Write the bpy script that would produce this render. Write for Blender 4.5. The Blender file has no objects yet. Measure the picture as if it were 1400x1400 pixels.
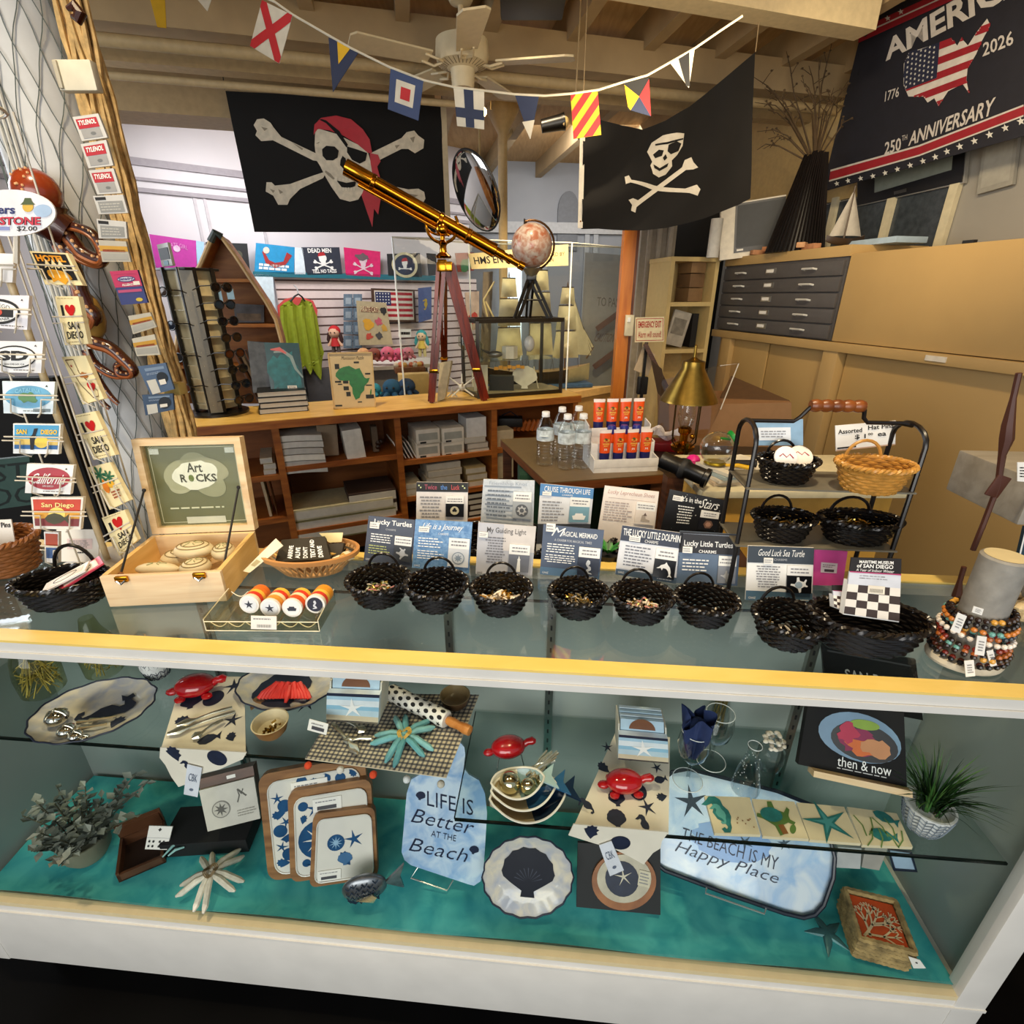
import bpy,bmesh,math,random
from mathutils import Vector,Matrix,geometry
from math import radians,sin,cos,pi,sqrt,atan2
V=Vector
scene=bpy.context.scene
COL=scene.collection
rnd=random.Random(11)

# ---------------------------------------------------------------- camera, world, lights, exposure
CAM_H,PITCH,F=1.6,radians(23),700.0
cam=bpy.data.objects.new('camera',bpy.data.cameras.new('camera'))
COL.objects.link(cam)
cam.location=(0,0,CAM_H)
cam.rotation_euler=(radians(90)-PITCH,0,0)
cam.data.sensor_width=36
cam.data.lens=18
cam.data.clip_start=0.02
scene.camera=cam
scene.view_settings.view_transform='Standard'
scene.view_settings.look='None'
scene.view_settings.gamma=1
scene.view_settings.exposure=0.0

world=bpy.data.worlds.new('daylight');scene.world=world
world.use_nodes=True
_bg=world.node_tree.nodes['Background']
_bg.inputs[0].default_value=(0.80,0.90,1.0,1)
_bg.inputs[1].default_value=0.5

def area(name,loc,target,size,power,color,sizey=None,spread=pi):
    l=bpy.data.lights.new(name,'AREA');o=bpy.data.objects.new(name,l);COL.objects.link(o)
    o.location=loc
    o.rotation_euler=(V(target)-V(loc)).to_track_quat('-Z','Y').to_euler()
    l.size=size;l.energy=power;l.color=color;l.spread=spread
    if sizey:l.shape='RECTANGLE';l.size_y=sizey
    return o
def spot(name,loc,target,power,color,angle=70,blend=.6,radius=.05):
    l=bpy.data.lights.new(name,'SPOT');o=bpy.data.objects.new(name,l);COL.objects.link(o)
    o.location=loc
    o.rotation_euler=(V(target)-V(loc)).to_track_quat('-Z','Y').to_euler()
    l.energy=power;l.color=color;l.spot_size=radians(angle);l.spot_blend=blend;l.shadow_soft_size=radius
    return o
WARM=(1.0,0.80,0.52);COOL=(0.86,0.93,1.0)
# shop front windows behind the photographer
area('shop_window_light',(-0.6,-2.6,1.7),(0,1.2,0.7),3.4,105,(1.0,.97,.92),1.8)
# ceiling track lamps over the counter
spot('track_lamp',(-0.85,0.55,2.9),(-0.55,1.0,1.0),85,WARM,80,.7,.06)
spot('track_lamp',(0.35,0.60,2.9),(0.3,1.0,1.0),95,WARM,80,.7,.06)
spot('track_lamp',(1.0,1.0,2.9),(1.6,2.8,1.1),75,WARM,85,.7,.06)
# lamps over the back counter and daylight in the far room
spot('back_lamp',(-0.95,2.45,2.85),(-0.95,2.85,1.0),150,WARM,78,.7,.08)
spot('back_lamp',(0.05,2.75,2.85),(0.1,3.25,1.0),150,WARM,78,.7,.08)
spot('side_fill',(0.85,1.9,2.75),(2.3,3.2,2.1),70,WARM,80,.8,.08)  # unseen spot added to brighten the upper right wall
spot('ship_fill',(0.45,3.45,2.6),(0.15,4.4,1.35),150,WARM,75,.8,.08)  # unseen spot added to lift the dark ship model
area('far_room_light',(-1.7,4.28,2.6),(-1.9,5.6,1.0),1.4,26,(1,.97,.97),.3)
area('far_room_light',(0.8,5.4,2.75),(0.8,6.8,1.0),1.6,40,(1,.97,.95),1.0)
area('left_window_light',(-3.6,2.6,2.2),(-0.5,2.6,1.4),1.6,45,COOL,1.4)
area('ceiling_wash',(0.7,1.7,2.1),(0.8,2.7,3.1),1.0,13,WARM,0.6)

# ---------------------------------------------------------------- pixel -> place on a real plane
CP,SP=cos(PITCH),sin(PITCH)
O=V((0,0,CAM_H))
def ray(u,v):
    x=(u -700)/F;y=(700-v)/F
    return V((x,CP+y*SP,-SP+y*CP))
def at(u,v,Y):
    d=ray(u,v);return O+d*(Y/d.y)
def atz(u,v,z):
    d=ray(u,v);return O+d*((z -CAM_H)/d.z)
def pxm(p):                                   # metres per photo pixel at a point
    q=V(p)-O
    return (q.y*CP -q.z*SP)/F
def rotz(a):return Matrix.Rotation(a,4,'Z')

class PL:
    """a plane: ax to the right, ay up, n towards the viewer"""
    def __init__(s,p0,yaw=0,tilt=0,warp=None):
        s.p0=V(p0);R=rotz(yaw)
        s.n=R @ V((0,-cos(tilt),sin(tilt)));s.ax=R @ V((1,0,0));s.ay=s.n.cross(s.ax)
        s.warp=warp
    def xy(s,u,v):
        d=ray(u,v);t=(s.p0 -O).dot(s.n)/d.dot(s.n)
        q=O+d*t -s.p0
        return (q.dot(s.ax),q.dot(s.ay))
    def pxs(s,pts):return [s.xy(*p) for p in pts]
    def W(s,x,y,h=0):
        if s.warp:h=h+s.warp(x,y)
        return s.p0+s.ax*x+s.ay*y+s.n*h
class Quad:
    """four corners TL TR BR BL on a plane; (s,t) run right and down"""
    def __init__(s,pl,corners,px=True):
        s.pl=pl;s.c=[V(c) for c in (pl.pxs(corners) if px else corners)]
        c=s.c
        s.w=((c[1]-c[0]).length+(c[2]-c[3]).length)/2
        s.h=((c[3]-c[0]).length+(c[2]-c[1]).length)/2
    def st(s,a,b):
        c=s.c
        p=(c[0]*(1-a)+c[1]*a)*(1-b)+(c[3]*(1-a)+c[2]*a)*b
        return (p.x,p.y)
def cr(x0,y0,k):
    return lambda pts:[(x0+p[0]/k,y0+p[1]/k) for p in pts]

# ---------------------------------------------------------------- materials
_mats={}
def lin(h):
    h=h.lstrip('#');out=[]
    for i in (0,2,4):
        c=int(h[i:i+2],16)/255
        out.append(c/12.92 if c <= .04045 else ((c+.055)/1.055)**2.4)
    return (*out,1)
def C(hexc,rough=.55,metal=0,var=.10,scale=30,bump=0,emit=0,coat=0,sheen=0):
    key=('C',hexc,rough,metal,var,scale,bump,emit,coat)
    if key in _mats:return _mats[key]
    m=bpy.data.materials.new('surface_'+hexc.strip('#'));m.use_nodes=True
    nt=m.node_tree;N=nt.nodes;L=nt.links;b=N['Principled BSDF']
    b.inputs['Roughness'].default_value=rough;b.inputs['Metallic'].default_value=metal
    if coat:b.inputs['Coat Weight'].default_value=coat;b.inputs['Coat Roughness'].default_value=.08
    base=lin(hexc)
    tc=N.new('ShaderNodeTexCoord');nz=N.new('ShaderNodeTexNoise');nz.inputs['Scale'].default_value=scale
    nz.inputs['Detail'].default_value=4
    L.new(tc.outputs['Object'],nz.inputs['Vector'])
    rp=N.new('ShaderNodeValToRGB')
    rp.color_ramp.elements[0].position=.3;rp.color_ramp.elements[1].position=.7
    rp.color_ramp.elements[0].color=tuple(c*(1-var) for c in base[:3])+(1,)
    rp.color_ramp.elements[1].color=tuple(min(1,c*(1+var*.6)) for c in base[:3])+(1,)
    L.new(nz.outputs['Fac'],rp.inputs['Fac']);L.new(rp.outputs['Color'],b.inputs['Base Color'])
    if bump:
        bp=N.new('ShaderNodeBump');bp.inputs['Strength'].default_value=bump;bp.inputs['Distance'].default_value=.004
        L.new(nz.outputs['Fac'],bp.inputs['Height']);L.new(bp.outputs['Normal'],b.inputs['Normal'])
    if emit:
        b.inputs['Emission Color'].default_value=base;b.inputs['Emission Strength'].default_value=emit
    _mats[key]=m;return m
def WOOD(h1,h2,rough=.4,scale=(3,3,40),coat=0):
    key=('W',h1,h2,rough,scale)
    if key in _mats:return _mats[key]
    m=bpy.data.materials.new('wood_'+h1.strip('#'));m.use_nodes=True
    nt=m.node_tree;N=nt.nodes;L=nt.links;b=N['Principled BSDF']
    b.inputs['Roughness'].default_value=rough
    if coat:b.inputs['Coat Weight'].default_value=coat
    tc=N.new('ShaderNodeTexCoord');mp=N.new('ShaderNodeMapping');mp.inputs['Scale'].default_value=scale
    nz=N.new('ShaderNodeTexNoise');nz.inputs['Scale'].default_value=2.2;nz.inputs['Detail'].default_value=6
    nz.inputs['Distortion'].default_value=.6
    rp=N.new('ShaderNodeValToRGB');rp.color_ramp.elements[0].color=lin(h1);rp.color_ramp.elements[1].color=lin(h2)
    rp.color_ramp.elements[0].position=.35;rp.color_ramp.elements[1].position=.65
    L.new(tc.outputs['Object'],mp.inputs['Vector']);L.new(mp.outputs['Vector'],nz.inputs['Vector'])
    L.new(nz.outputs['Fac'],rp.inputs['Fac']);L.new(rp.outputs['Color'],b.inputs['Base Color'])
    _mats[key]=m;return m
def BLOTCH(h1,h2,scale=6,rough=.5,coat=0,lo=.4,hi=.6):
    key=('B',h1,h2,scale,rough,lo)
    if key in _mats:return _mats[key]
    m=WOOD(h1,h2,rough,(scale,scale,scale+.001),coat);_mats[key]=m
    return m
def GLASS(hexc='#ffffff',refl=1.0,tint=.0):
    """thin clear sheet: see-through with Fresnel reflection"""
    key=('G',hexc,refl)
    if key in _mats:return _mats[key]
    m=bpy.data.materials.new('clear_glass');m.use_nodes=True
    nt=m.node_tree;N=nt.nodes;L=nt.links;N.remove(N['Principled BSDF'])
    out=N['Material Output']
    tr=N.new('ShaderNodeBsdfTransparent');tr.inputs[0].default_value=lin(hexc)
    gl=N.new('ShaderNodeBsdfGlossy');gl.inputs['Roughness'].default_value=.03
    lw=N.new('ShaderNodeLayerWeight');lw.inputs[0].default_value=.5
    pw=N.new('ShaderNodeMath');pw.operation='POWER';pw.inputs[1].default_value=4.0
    mu=N.new('ShaderNodeMath');mu.operation='MULTIPLY_ADD';mu.inputs[1].default_value=.55*refl;mu.inputs[2].default_value=.025*refl
    mu.use_clamp=True
    mx=N.new('ShaderNodeMixShader')
    L.new(lw.outputs['Facing'],pw.inputs[0]);L.new(pw.outputs[0],mu.inputs[0]);L.new(mu.outputs[0],mx.inputs[0])
    L.new(tr.outputs[0],mx.inputs[1]);L.new(gl.outputs[0],mx.inputs[2]);L.new(mx.outputs[0],out.inputs[0])
    _mats[key]=m;return m

# ---------------------------------------------------------------- text outlines
_txt={}
def glyphs(s,bold=0):
    key=(s,bold)
    if key in _txt:return _txt[key]
    cu=bpy.data.curves.new('t','FONT');cu.body=s;cu.resolution_u=2;cu.offset=bold
    o=bpy.data.objects.new('t',cu);COL.objects.link(o)
    dg=bpy.context.evaluated_depsgraph_get();dg.update()
    me=o.evaluated_get(dg).to_mesh()
    vs=[(v.co.x,v.co.y) for v in me.vertices];fs=[tuple(p.vertices) for p in me.polygons]
    o.evaluated_get(dg).to_mesh_clear()
    bpy.data.objects.remove(o);bpy.data.curves.remove(cu)
    if not vs:vs=[(0,0),(1,0),(1,1)];fs=[]
    x0=min(v[0] for v in vs);x1=max(v[0] for v in vs);y0=min(v[1] for v in vs);y1=max(v[1] for v in vs)
    _txt[key]=(vs,fs,(x0,y0,x1,y1));return _txt[key]

def subdiv2d(pts,maxe):
    """triangulate an outline and split its triangles until edges are short"""
    tess=geometry.tessellate_polygon([[V((p[0],p[1],0)) for p in pts]])
    vs=[tuple(p[:2]) for p in pts];tris=[tuple(t) for t in tess]
    if not maxe:return vs,tris
    for _ in range(6):
        out=[];mid={};ch=False
        def m(a,b):
            k=(min(a,b),max(a,b))
            if k not in mid:
                vs.append(((vs[a][0]+vs[b][0])/2,(vs[a][1]+vs[b][1])/2));mid[k]=len(vs)-1
            return mid[k]
        def ln(a,b):return math.hypot(vs[a][0]-vs[b][0],vs[a][1]-vs[b][1])
        for (a,b,c) in tris:
            s=[ln(a,b) >maxe,ln(b,c) >maxe,ln(c,a) >maxe]
            if not any(s):out.append((a,b,c));continue
            ch=True;n=sum(s)
            if n==3:
                x,y,z=m(a,b),m(b,c),m(c,a);out += [(a,x,z),(x,b,y),(z,y,c),(x,y,z)]
            else:
                while not s[0]:a,b,c=b,c,a;s=s[1:]+s[:1]
                if n==1:x=m(a,b);out += [(a,x,c),(x,b,c)]
                elif s[1]:x,y=m(a,b),m(b,c);out += [(x,b,y),(a,x,y),(a,y,c)]
                else:x,z=m(a,b),m(c,a);out += [(a,x,z),(x,b,c),(x,c,z)]
        tris=out
        if not ch:break
    return vs,tris

# ---------------------------------------------------------------- mesh builder
def wm(o):
    m=Matrix.Translation(o.location) @ o.rotation_euler.to_matrix().to_4x4() @ Matrix.Diagonal((*o.scale,1))
    return wm(o.parent) @ m if o.parent else m
class MB:
    def __init__(s,T=None):
        s.v=[];s.f=[];s.m=[];s.sm=[];s.mats=[];s.T=T or Matrix.Identity(4)
    def mi(s,mat):
        if mat not in s.mats:s.mats.append(mat)
        return s.mats.index(mat)
    def add(s,vs,fs,mat,smooth=False):
        k=len(s.v);i=s.mi(mat)
        s.v += [s.T @ V(v) for v in vs]
        for f in fs:s.f.append(tuple(a+k for a in f));s.m.append(i);s.sm.append(smooth)
        return s
    def box(s,c,d,mat,bev=0,R=None):
        c=V(c);hx,hy,hz=d[0]/2,d[1]/2,d[2]/2
        if bev:
            bm=bmesh.new();bmesh.ops.create_cube(bm,size=1)
            for v in bm.verts:v.co=V((v.co.x*d[0],v.co.y*d[1],v.co.z*d[2]))
            bmesh.ops.bevel(bm,geom=bm.edges[:],offset=min(bev,min(d)*.45),segments=2,affect='EDGES',profile=.6)
            bm.verts.index_update()
            vs=[v.co.copy() for v in bm.verts];fs=[tuple(v.index for v in f.verts) for f in bm.faces];bm.free()
        else:
            vs=[V((x,y,z)) for x in (-hx,hx) for y in (-hy,hy) for z in (-hz,hz)]
            fs=[(0,1,3,2),(4,6,7,5),(0,4,5,1),(2,3,7,6),(0,2,6,4),(1,5,7,3)]
        if R:vs=[R @ v for v in vs]
        return s.add([v+c for v in vs],fs,mat,bool(bev))
    def bar(s,a,b,w,h,mat,up=(0,0,1)):
        """rectangular bar from a to b"""
        a=V(a);b=V(b);d=(b -a);L=d.length;d.normalize();up=V(up)
        if abs(d.dot(up)) >.98:up=V((0,1,0))
        x=d.cross(up).normalized();y=x.cross(d)
        vs=[]
        for p in (a,b):
            for i,j in ((-1,-1),(1,-1),(1,1),(-1,1)):vs.append(p+x*(i*w/2)+y*(j*h/2))
        return s.add(vs,[(3,2,1,0),(4,5,6,7),(0,1,5,4),(1,2,6,5),(2,3,7,6),(3,0,4,7)],mat)
    def tube(s,pts,r,mat,n=8,closed=False,flat=None):
        pts=[V(p) for p in pts];k=len(pts)
        rs=r if isinstance(r,(list,tuple)) else [r]*k
        vs=[];prev=None
        for i,p in enumerate(pts):
            a=pts[(i -1) % k] if (closed or i) else p;b=pts[(i+1) % k] if (closed or i <k -1) else p
            d=(b -a)
            if d.length <1e-9:d=V((0,0,1))
            d.normalize()
            if prev is None:
                up=V((0,0,1)) if abs(d.z) <.9 else V((1,0,0));x=d.cross(up).normalized()
            else:
                x=prev -d*prev.dot(d)
                x=x.normalized() if x.length >1e-6 else d.orthogonal().normalized()
            prev=x;y=d.cross(x)
            for j in range(n):
                t=2*pi*j/n;f2=flat if flat else 1
                vs.append(p+x*(cos(t)*rs[i])+y*(sin(t)*rs[i]*f2))
        fs=[]
        for i in range(k if closed else k -1):
            for j in range(n):
                a=i*n+j;b=i*n+(j+1) % n;c=((i+1) % k)*n+(j+1) % n;d=((i+1) % k)*n+j
                fs.append((a,b,c,d))
        if not closed:fs += [tuple(range(n))[::-1],tuple((k -1)*n+j for j in range(n))]
        return s.add(vs,fs,mat,True)
    def lathe(s,prof,mat,n=24,c=(0,0,0),M=None,sx=1,sy=1,cap=True):
        vs=[];c=V(c)
        for r,z in prof:
            for j in range(n):
                t=2*pi*j/n;v=V((cos(t)*r*sx,sin(t)*r*sy,z))
                vs.append((M @ v if M else v)+c)
        fs=[]
        for i in range(len(prof)-1):
            for j in range(n):
                fs.append((i*n+j,i*n+(j+1) % n,(i+1)*n+(j+1) % n,(i+1)*n+j))
        if cap:
            if prof[0][0] >1e-5:fs.append(tuple(range(n))[::-1])
            if prof[-1][0] >1e-5:fs.append(tuple((len(prof)-1)*n+j for j in range(n)))
        return s.add(vs,fs,mat,True)
    def ball(s,c,r,mat,n=14,M=None):
        if not isinstance(r,(list,tuple)):r=(r,r,r)
        pr=[(sin(pi*i/(n // 2)),-cos(pi*i/(n // 2))) for i in range(n // 2+1)]
        vs=[];c=V(c)
        for a,z in pr:
            for j in range(n):
                t=2*pi*j/n;v=V((cos(t)*a*r[0],sin(t)*a*r[1],z*r[2]))
                vs.append((M @ v if M else v)+c)
        fs=[]
        for i in range(len(pr)-1):
            for j in range(n):fs.append((i*n+j,i*n+(j+1) % n,(i+1)*n+(j+1) % n,(i+1)*n+j))
        return s.add(vs,fs,mat,True)
    def prism(s,pts,z0,z1,mat,M=None):
        """2-D outline in x,y extruded z0..z1"""
        n=len(pts);vs=[V((p[0],p[1],z0)) for p in pts]+[V((p[0],p[1],z1)) for p in pts]
        if M:vs=[M @ v for v in vs]
        _,tr=subdiv2d(pts,0)
        fs=[tuple(t) for t in tr]+[tuple(a+n for a in t) for t in tr]
        fs += [(i,(i+1) % n,(i+1) % n+n,i+n) for i in range(n)]
        return s.add(vs,fs,mat)
    def grid(s,fn,nu,nv,mat,smooth=True,matfn=None,cu=False):
        vs=[fn(i/nu,j/nv) for j in range(nv+1) for i in range(nu+1)]
        if matfn is None:
            return s.add(vs,[(j*(nu+1)+i,j*(nu+1)+i+1,(j+1)*(nu+1)+i+1,(j+1)*(nu+1)+i)
                              for j in range(nv) for i in range(nu)],mat,smooth)
        k=len(s.v);s.v += [s.T @ V(v) for v in vs]
        for j in range(nv):
            for i in range(nu):
                s.f.append(tuple(k+a for a in (j*(nu+1)+i,j*(nu+1)+i+1,(j+1)*(nu+1)+i+1,(j+1)*(nu+1)+i)))
                s.m.append(s.mi(matfn((i+.5)/nu,(j+.5)/nv)));s.sm.append(smooth)
        return s
    # ---- on a plane
    def face(s,pl,xys,h,mat,maxe=0):
        vs,tr=subdiv2d(xys,maxe if pl.warp or maxe else 0)
        return s.add([pl.W(p[0],p[1],h) for p in vs],tr,mat,bool(pl.warp))
    def slab(s,pl,xys,th,mat,maxe=0,h=0):
        vs,tr=subdiv2d(xys,maxe);n=len(vs);m=len(xys)
        P=[pl.W(p[0],p[1],h) for p in vs]+[pl.W(p[0],p[1],h -th) for p in vs]
        fs=list(tr)+[tuple(a+n for a in t)[::-1] for t in tr]
        if not maxe:fs += [(i,(i+1) % m,(i+1) % m+n,i+n) for i in range(m)]
        return s.add(P,fs,mat,bool(pl.warp))
    def qslab(s,q,th,mat,h=0,a=0,b=0,c=1,d=1,maxe=0):
        return s.slab(q.pl,[q.st(a,b),q.st(c,b),q.st(c,d),q.st(a,d)],th,mat,maxe,h)
    def qrect(s,q,a,b,c,d,mat,h=.0006):
        return s.face(q.pl,[q.st(a,b),q.st(c,b),q.st(c,d),q.st(a,d)],h,mat,.06 if q.pl.warp else 0)
    def qshape(s,q,pts,cx,cy,size,mat,h=.0009,rot=0,sx=1,sy=1):
        """unit outline placed at (cx,cy); size in widths of the quad"""
        k=q.w/q.h;out=[];ca,sa=cos(rot),sin(rot)
        for x,y in pts:
            x *= sx;y *= sy
            X=x*ca -y*sa;Y=x*sa+y*ca
            out.append(q.st(cx+X*size,cy -Y*size*k))
        return s.face(q.pl,out,h,mat,.05 if q.pl.warp else 0)
    def qtext(s,q,txt,a,b,c,d,mat,h=.0009,bold=0,shear=0,curve=0,fit=True):
        """text filling the box a,b (top left) .. c,d (bottom right)"""
        vs,fs,(x0,y0,x1,y1)=glyphs(txt,bold)
        W=max(x1 -x0,1e-4);Hh=max(y1 -y0,1e-4);P=[]
        for x,y in vs:
            S=(x -x0)/W;Tt=(y -y0)/Hh
            bb=a+(c -a)*S+shear*(Tt -.5)*(d -b)*q.h/q.w
            tt=d+(b -d)*Tt+curve*(4*(S -.5)**2)
            X,Y=q.st(bb,tt);P.append(q.pl.W(X,Y,h))
        return s.add(P,fs,mat)
    def qpara(s,q,a,b,c,d,n,mat,h=.0009,fill=.38,ragged=.25,center=False):
        """lines of print too small to read"""
        for i in range(n):
            y=b+(d -b)*(i+.5)/n;hh=(d -b)/n*fill/2
            w=(c -a)*(1-rnd.random()*ragged);x=a+((c -a -w)/2 if center else 0);e=x+w
            while x <e:
                ww=min((c -a)*rnd.uniform(.06,.2),e -x)
                s.qrect(q,x,y -hh,x+ww,y+hh,mat,h);x += ww+(c -a)*.03
        return s
    # ---- finishing
    def mesh(s,name,inv=None,ang=38):
        me=bpy.data.meshes.new(name)
        me.from_pydata([inv @ v for v in s.v] if inv else s.v,[],s.f)
        for m in s.mats:me.materials.append(m)
        me.polygons.foreach_set('material_index',s.m)
        me.polygons.foreach_set('use_smooth',[bool(x) for x in s.sm])
        me.update()
        if any(s.sm):me.set_sharp_from_angle(angle=radians(ang))
        return me
    def part(s,name,parent,world=False,label=None):
        inv=wm(parent).inverted() if world else None
        o=bpy.data.objects.new(name,s.mesh(name,inv));COL.objects.link(o);o.parent=parent
        if label:o['label']=label
        return o
    def wpart(s,name,parent,label=None):return s.part(name,parent,True,label)
    def top(s,name,label,cat,group=None,kind=None,origin=None):
        if origin is None:
            xs=[v.x for v in s.v];ys=[v.y for v in s.v];zs=[v.z for v in s.v]
            origin=V(((min(xs)+max(xs))/2,(min(ys)+max(ys))/2,min(zs)))
        o=bpy.data.objects.new(name,s.mesh(name,Matrix.Translation(-V(origin))));COL.objects.link(o)
        o.location=origin
        return tag(o,label,cat,group,kind)
def tag(o,label,cat,group=None,kind=None):
    if label:o['label']=label
    if cat:o['category']=cat
    if group:o['group']=group
    if kind:o['kind']=kind
    return o
def struct(mb,name,label=None):
    return mb.top(name,label or name.replace('_',' '),name.split('_')[0],kind='structure')
def thing(name,label,cat,loc=(0,0,0),rz=0,group=None):
    o=bpy.data.objects.new(name,None);COL.objects.link(o);o.empty_display_size=.02
    o.location=loc;o.rotation_euler=(0,0,rz)
    return tag(o,label,cat,group)
def dup(root,loc,rz=0,label=None,group=None,scale=None):
    r=root.copy();COL.objects.link(r);r.location=loc;r.rotation_euler=(0,0,rz)
    if scale:r.scale=scale if isinstance(scale,(tuple,list)) else (scale,)*3
    if label:r['label']=label
    if group:r['group']=group
    for ch in list(root.children):
        c=ch.copy();COL.objects.link(c);c.parent=r
        for g in list(ch.children):
            d=g.copy();COL.objects.link(d);d.parent=c
    return r

# ---------------------------------------------------------------- outlines (unit size, y up)
def ngon(n,r=.5,a0=0,sx=1,sy=1):return [(r*sx*cos(a0+2*pi*i/n),r*sy*sin(a0+2*pi*i/n)) for i in range(n)]
CIRC=ngon(22)
SQ=[(-.5,-.5),(.5,-.5),(.5,.5),(-.5,.5)]
def star(n=5,r=.5,k=.4,a0=pi/2):return [((r if i % 2==0 else r*k)*cos(a0+pi*i/n),(r if i % 2==0 else r*k)*sin(a0+pi*i/n)) for i in range(2*n)]
SEASTAR=star(5,.5,.26)
HEART=[(0,-.5),(.2,-.28),(.42,-.02),(.5,.2),(.45,.4),(.28,.48),(.1,.42),(0,.25),(-.1,.42),(-.28,.48),(-.45,.4),(-.5,.2),(-.42,-.02),(-.2,-.28)]
SCALLOP=[(-.14,-.46),(.14,-.46),(.12,-.34),(.34,-.2)]+[((.5+.025*(i % 2))*cos(radians(-15+i*13)),(.47+.03*(i % 2))*sin(radians(-15+i*13))+.02) for i in range(17)]+[(-.34,-.2),(-.12,-.34)]
TURTLE=[(-.5,.1),(-.44,.2),(-.33,.16),(-.24,.12),(-.1,.24),(.0,.5),(.12,.48),(.1,.24),(.3,.12),(.46,.26),(.5,.18),(.38,.02),(.36,-.1),(.46,-.2),(.38,-.26),(.26,-.18),(.05,-.24),(-.02,-.48),(-.14,-.5),(-.14,-.22),(-.26,-.08),(-.36,.02)]
DOLPHIN=[(-.5,-.02),(-.36,.08),(-.26,.22),(-.05,.34),(.02,.48),(.12,.34),(.3,.18),(.4,-.06),(.42,-.26),(.52,-.42),(.38,-.38),(.26,-.46),(.32,-.28),(.24,-.08),(.08,.06),(-.1,.06),(-.14,-.1),(-.24,.04),(-.38,-.02)]
SEAHORSE=[(-.3,.34),(-.12,.42),(.0,.5),(.14,.46),(.22,.34),(.2,.18),(.26,.02),(.24,-.14),(.14,-.28),(.1,-.4),(.0,-.5),(-.14,-.46),(-.16,-.36),(-.06,-.34),(-.04,-.4),(.02,-.36),(.0,-.24),(-.12,-.1),(-.14,.08),(-.02,.22),(-.04,.3),(-.2,.28)]
CONCH=[(-.1,-.5),(.1,-.3),(.3,-.22),(.26,-.05),(.42,.08),(.3,.18),(.36,.34),(.2,.36),(.14,.5),(.02,.4),(-.1,.44),(-.16,.3),(-.3,.28),(-.28,.05),(-.22,-.2)]
FISH=[(-.5,0),(-.36,.18),(-.1,.28),(.15,.2),(.32,.06),(.5,.24),(.46,0),(.5,-.24),(.32,-.06),(.15,-.2),(-.1,-.28),(-.36,-.18)]
AFRICA=[(-.3,.46),(-.1,.5),(.0,.44),(.1,.38),(.24,.42),(.3,.28),(.38,.1),(.44,.06),(.56,.08),(.5,-.06),(.36,-.2),(.34,-.34),(.22,-.46),(.16,-.6),(.02,-.66),(-.06,-.44),(-.06,-.24),(-.14,-.12),(-.14,.0),(-.3,.0),(-.46,.02),(-.58,.16),(-.56,.26),(-.44,.4)]
USA=[(-.5,.22),(-.44,.32),(-.1,.3),(.08,.3),(.16,.2),(.2,.26),(.28,.16),(.36,.26),(.46,.36),(.5,.28),(.42,.14),(.38,.04),(.3,-.08),(.3,-.2),(.34,-.34),(.26,-.22),(.1,-.24),(.0,-.36),(-.06,-.26),(-.14,-.28),(-.2,-.2),(-.4,-.14),(-.48,.0)]
def bone(L=1.0,w=.1):
    return [(-L/2+.02,w*1.5),(-L/2-.05,w),(-L/2-.02,.02),(-L/2-.06,-.04),(-L/2-.03,-w*1.4),(-L/2+.06,-w*1.2),(-L/2+.12,-w*.5),
            (L/2-.12,-w*.5),(L/2-.06,-w*1.3),(L/2+.03,-w*1.4),(L/2+.06,-.03),(L/2+.02,.02),(L/2+.05,w),(L/2-.02,w*1.5),(L/2-.12,w*.5),(-L/2+.12,w*.5)]
SKULL=[(-.34,.1),(-.36,.3),(-.2,.48),(.04,.5),(.26,.42),(.36,.22),(.34,.02),(.24,-.08),(.22,-.3),(.12,-.46),(-.06,-.5),(-.2,-.42),(-.22,-.18),(-.32,-.06)]
def blob(n,seed,amp=.15,sx=1,sy=1):
    r=random.Random(seed);return [((.5+amp*r.uniform(-1,1))*sx*cos(2*pi*i/n),(.5+amp*r.uniform(-1,1))*sy*sin(2*pi*i/n)) for i in range(n)]
def ribbon2d(pts,w):
    """outline around a poly-line; w may be a list"""
    L,R=[],[];n=len(pts);ws=w if isinstance(w,list) else [w]*n
    for i,p in enumerate(pts):
        a=pts[max(0,i -1)];b=pts[min(n -1,i+1)];dx,dy=b[0]-a[0],b[1]-a[1];l=math.hypot(dx,dy) or 1
        L.append((p[0]-dy/l*ws[i]/2,p[1]+dx/l*ws[i]/2));R.append((p[0]+dy/l*ws[i]/2,p[1]-dx/l*ws[i]/2))
    return L+R[::-1]

# ================================================================ the room
CREAM=C('#e9dcae',.5,var=.04);WHITE=C('#e6e4de',.5,var=.04);BLACK=C('#0b0b0c',.45,var=.2)
DKGREY=C('#3a3a3c',.5);OFFW=C('#d8d0bf',.6);TAN=C('#b89861',.55,var=.05,scale=4);BEIGE=C('#b79a68',.7,var=.08,scale=5)
BEAMC=C('#a8906a',.7,var=.12,scale=6);INK=C('#141416',.6);PAPER=C('#efece4',.6,var=.03);PAPERG=C('#cfccc2',.7,var=.08)
BRASS=C('#c98a24',.16,1,var=.06,scale=8);GOLD=C('#d8b25a',.2,1);STEEL=C('#b9b9b4',.3,1);CHROME=C('#d6d6d2',.12,1)
RED=C('#c01420',.5);NAVY=C('#1b2340',.6);PINK=C('#e0529b',.6)
OAK=WOOD('#8a4a1c','#b06a2c',.45,(2,2,14));OAKTOP=WOOD('#d9aa4c','#eec368',.35,(3,14,3));PINE=WOOD('#d9b98a','#e6cda4',.5,(3,3,30))
DKWOOD=WOOD('#3a2012','#5a3520',.45);MAHOG=WOOD('#571808','#7d2a10',.28,(20,20,2),.15)

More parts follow.
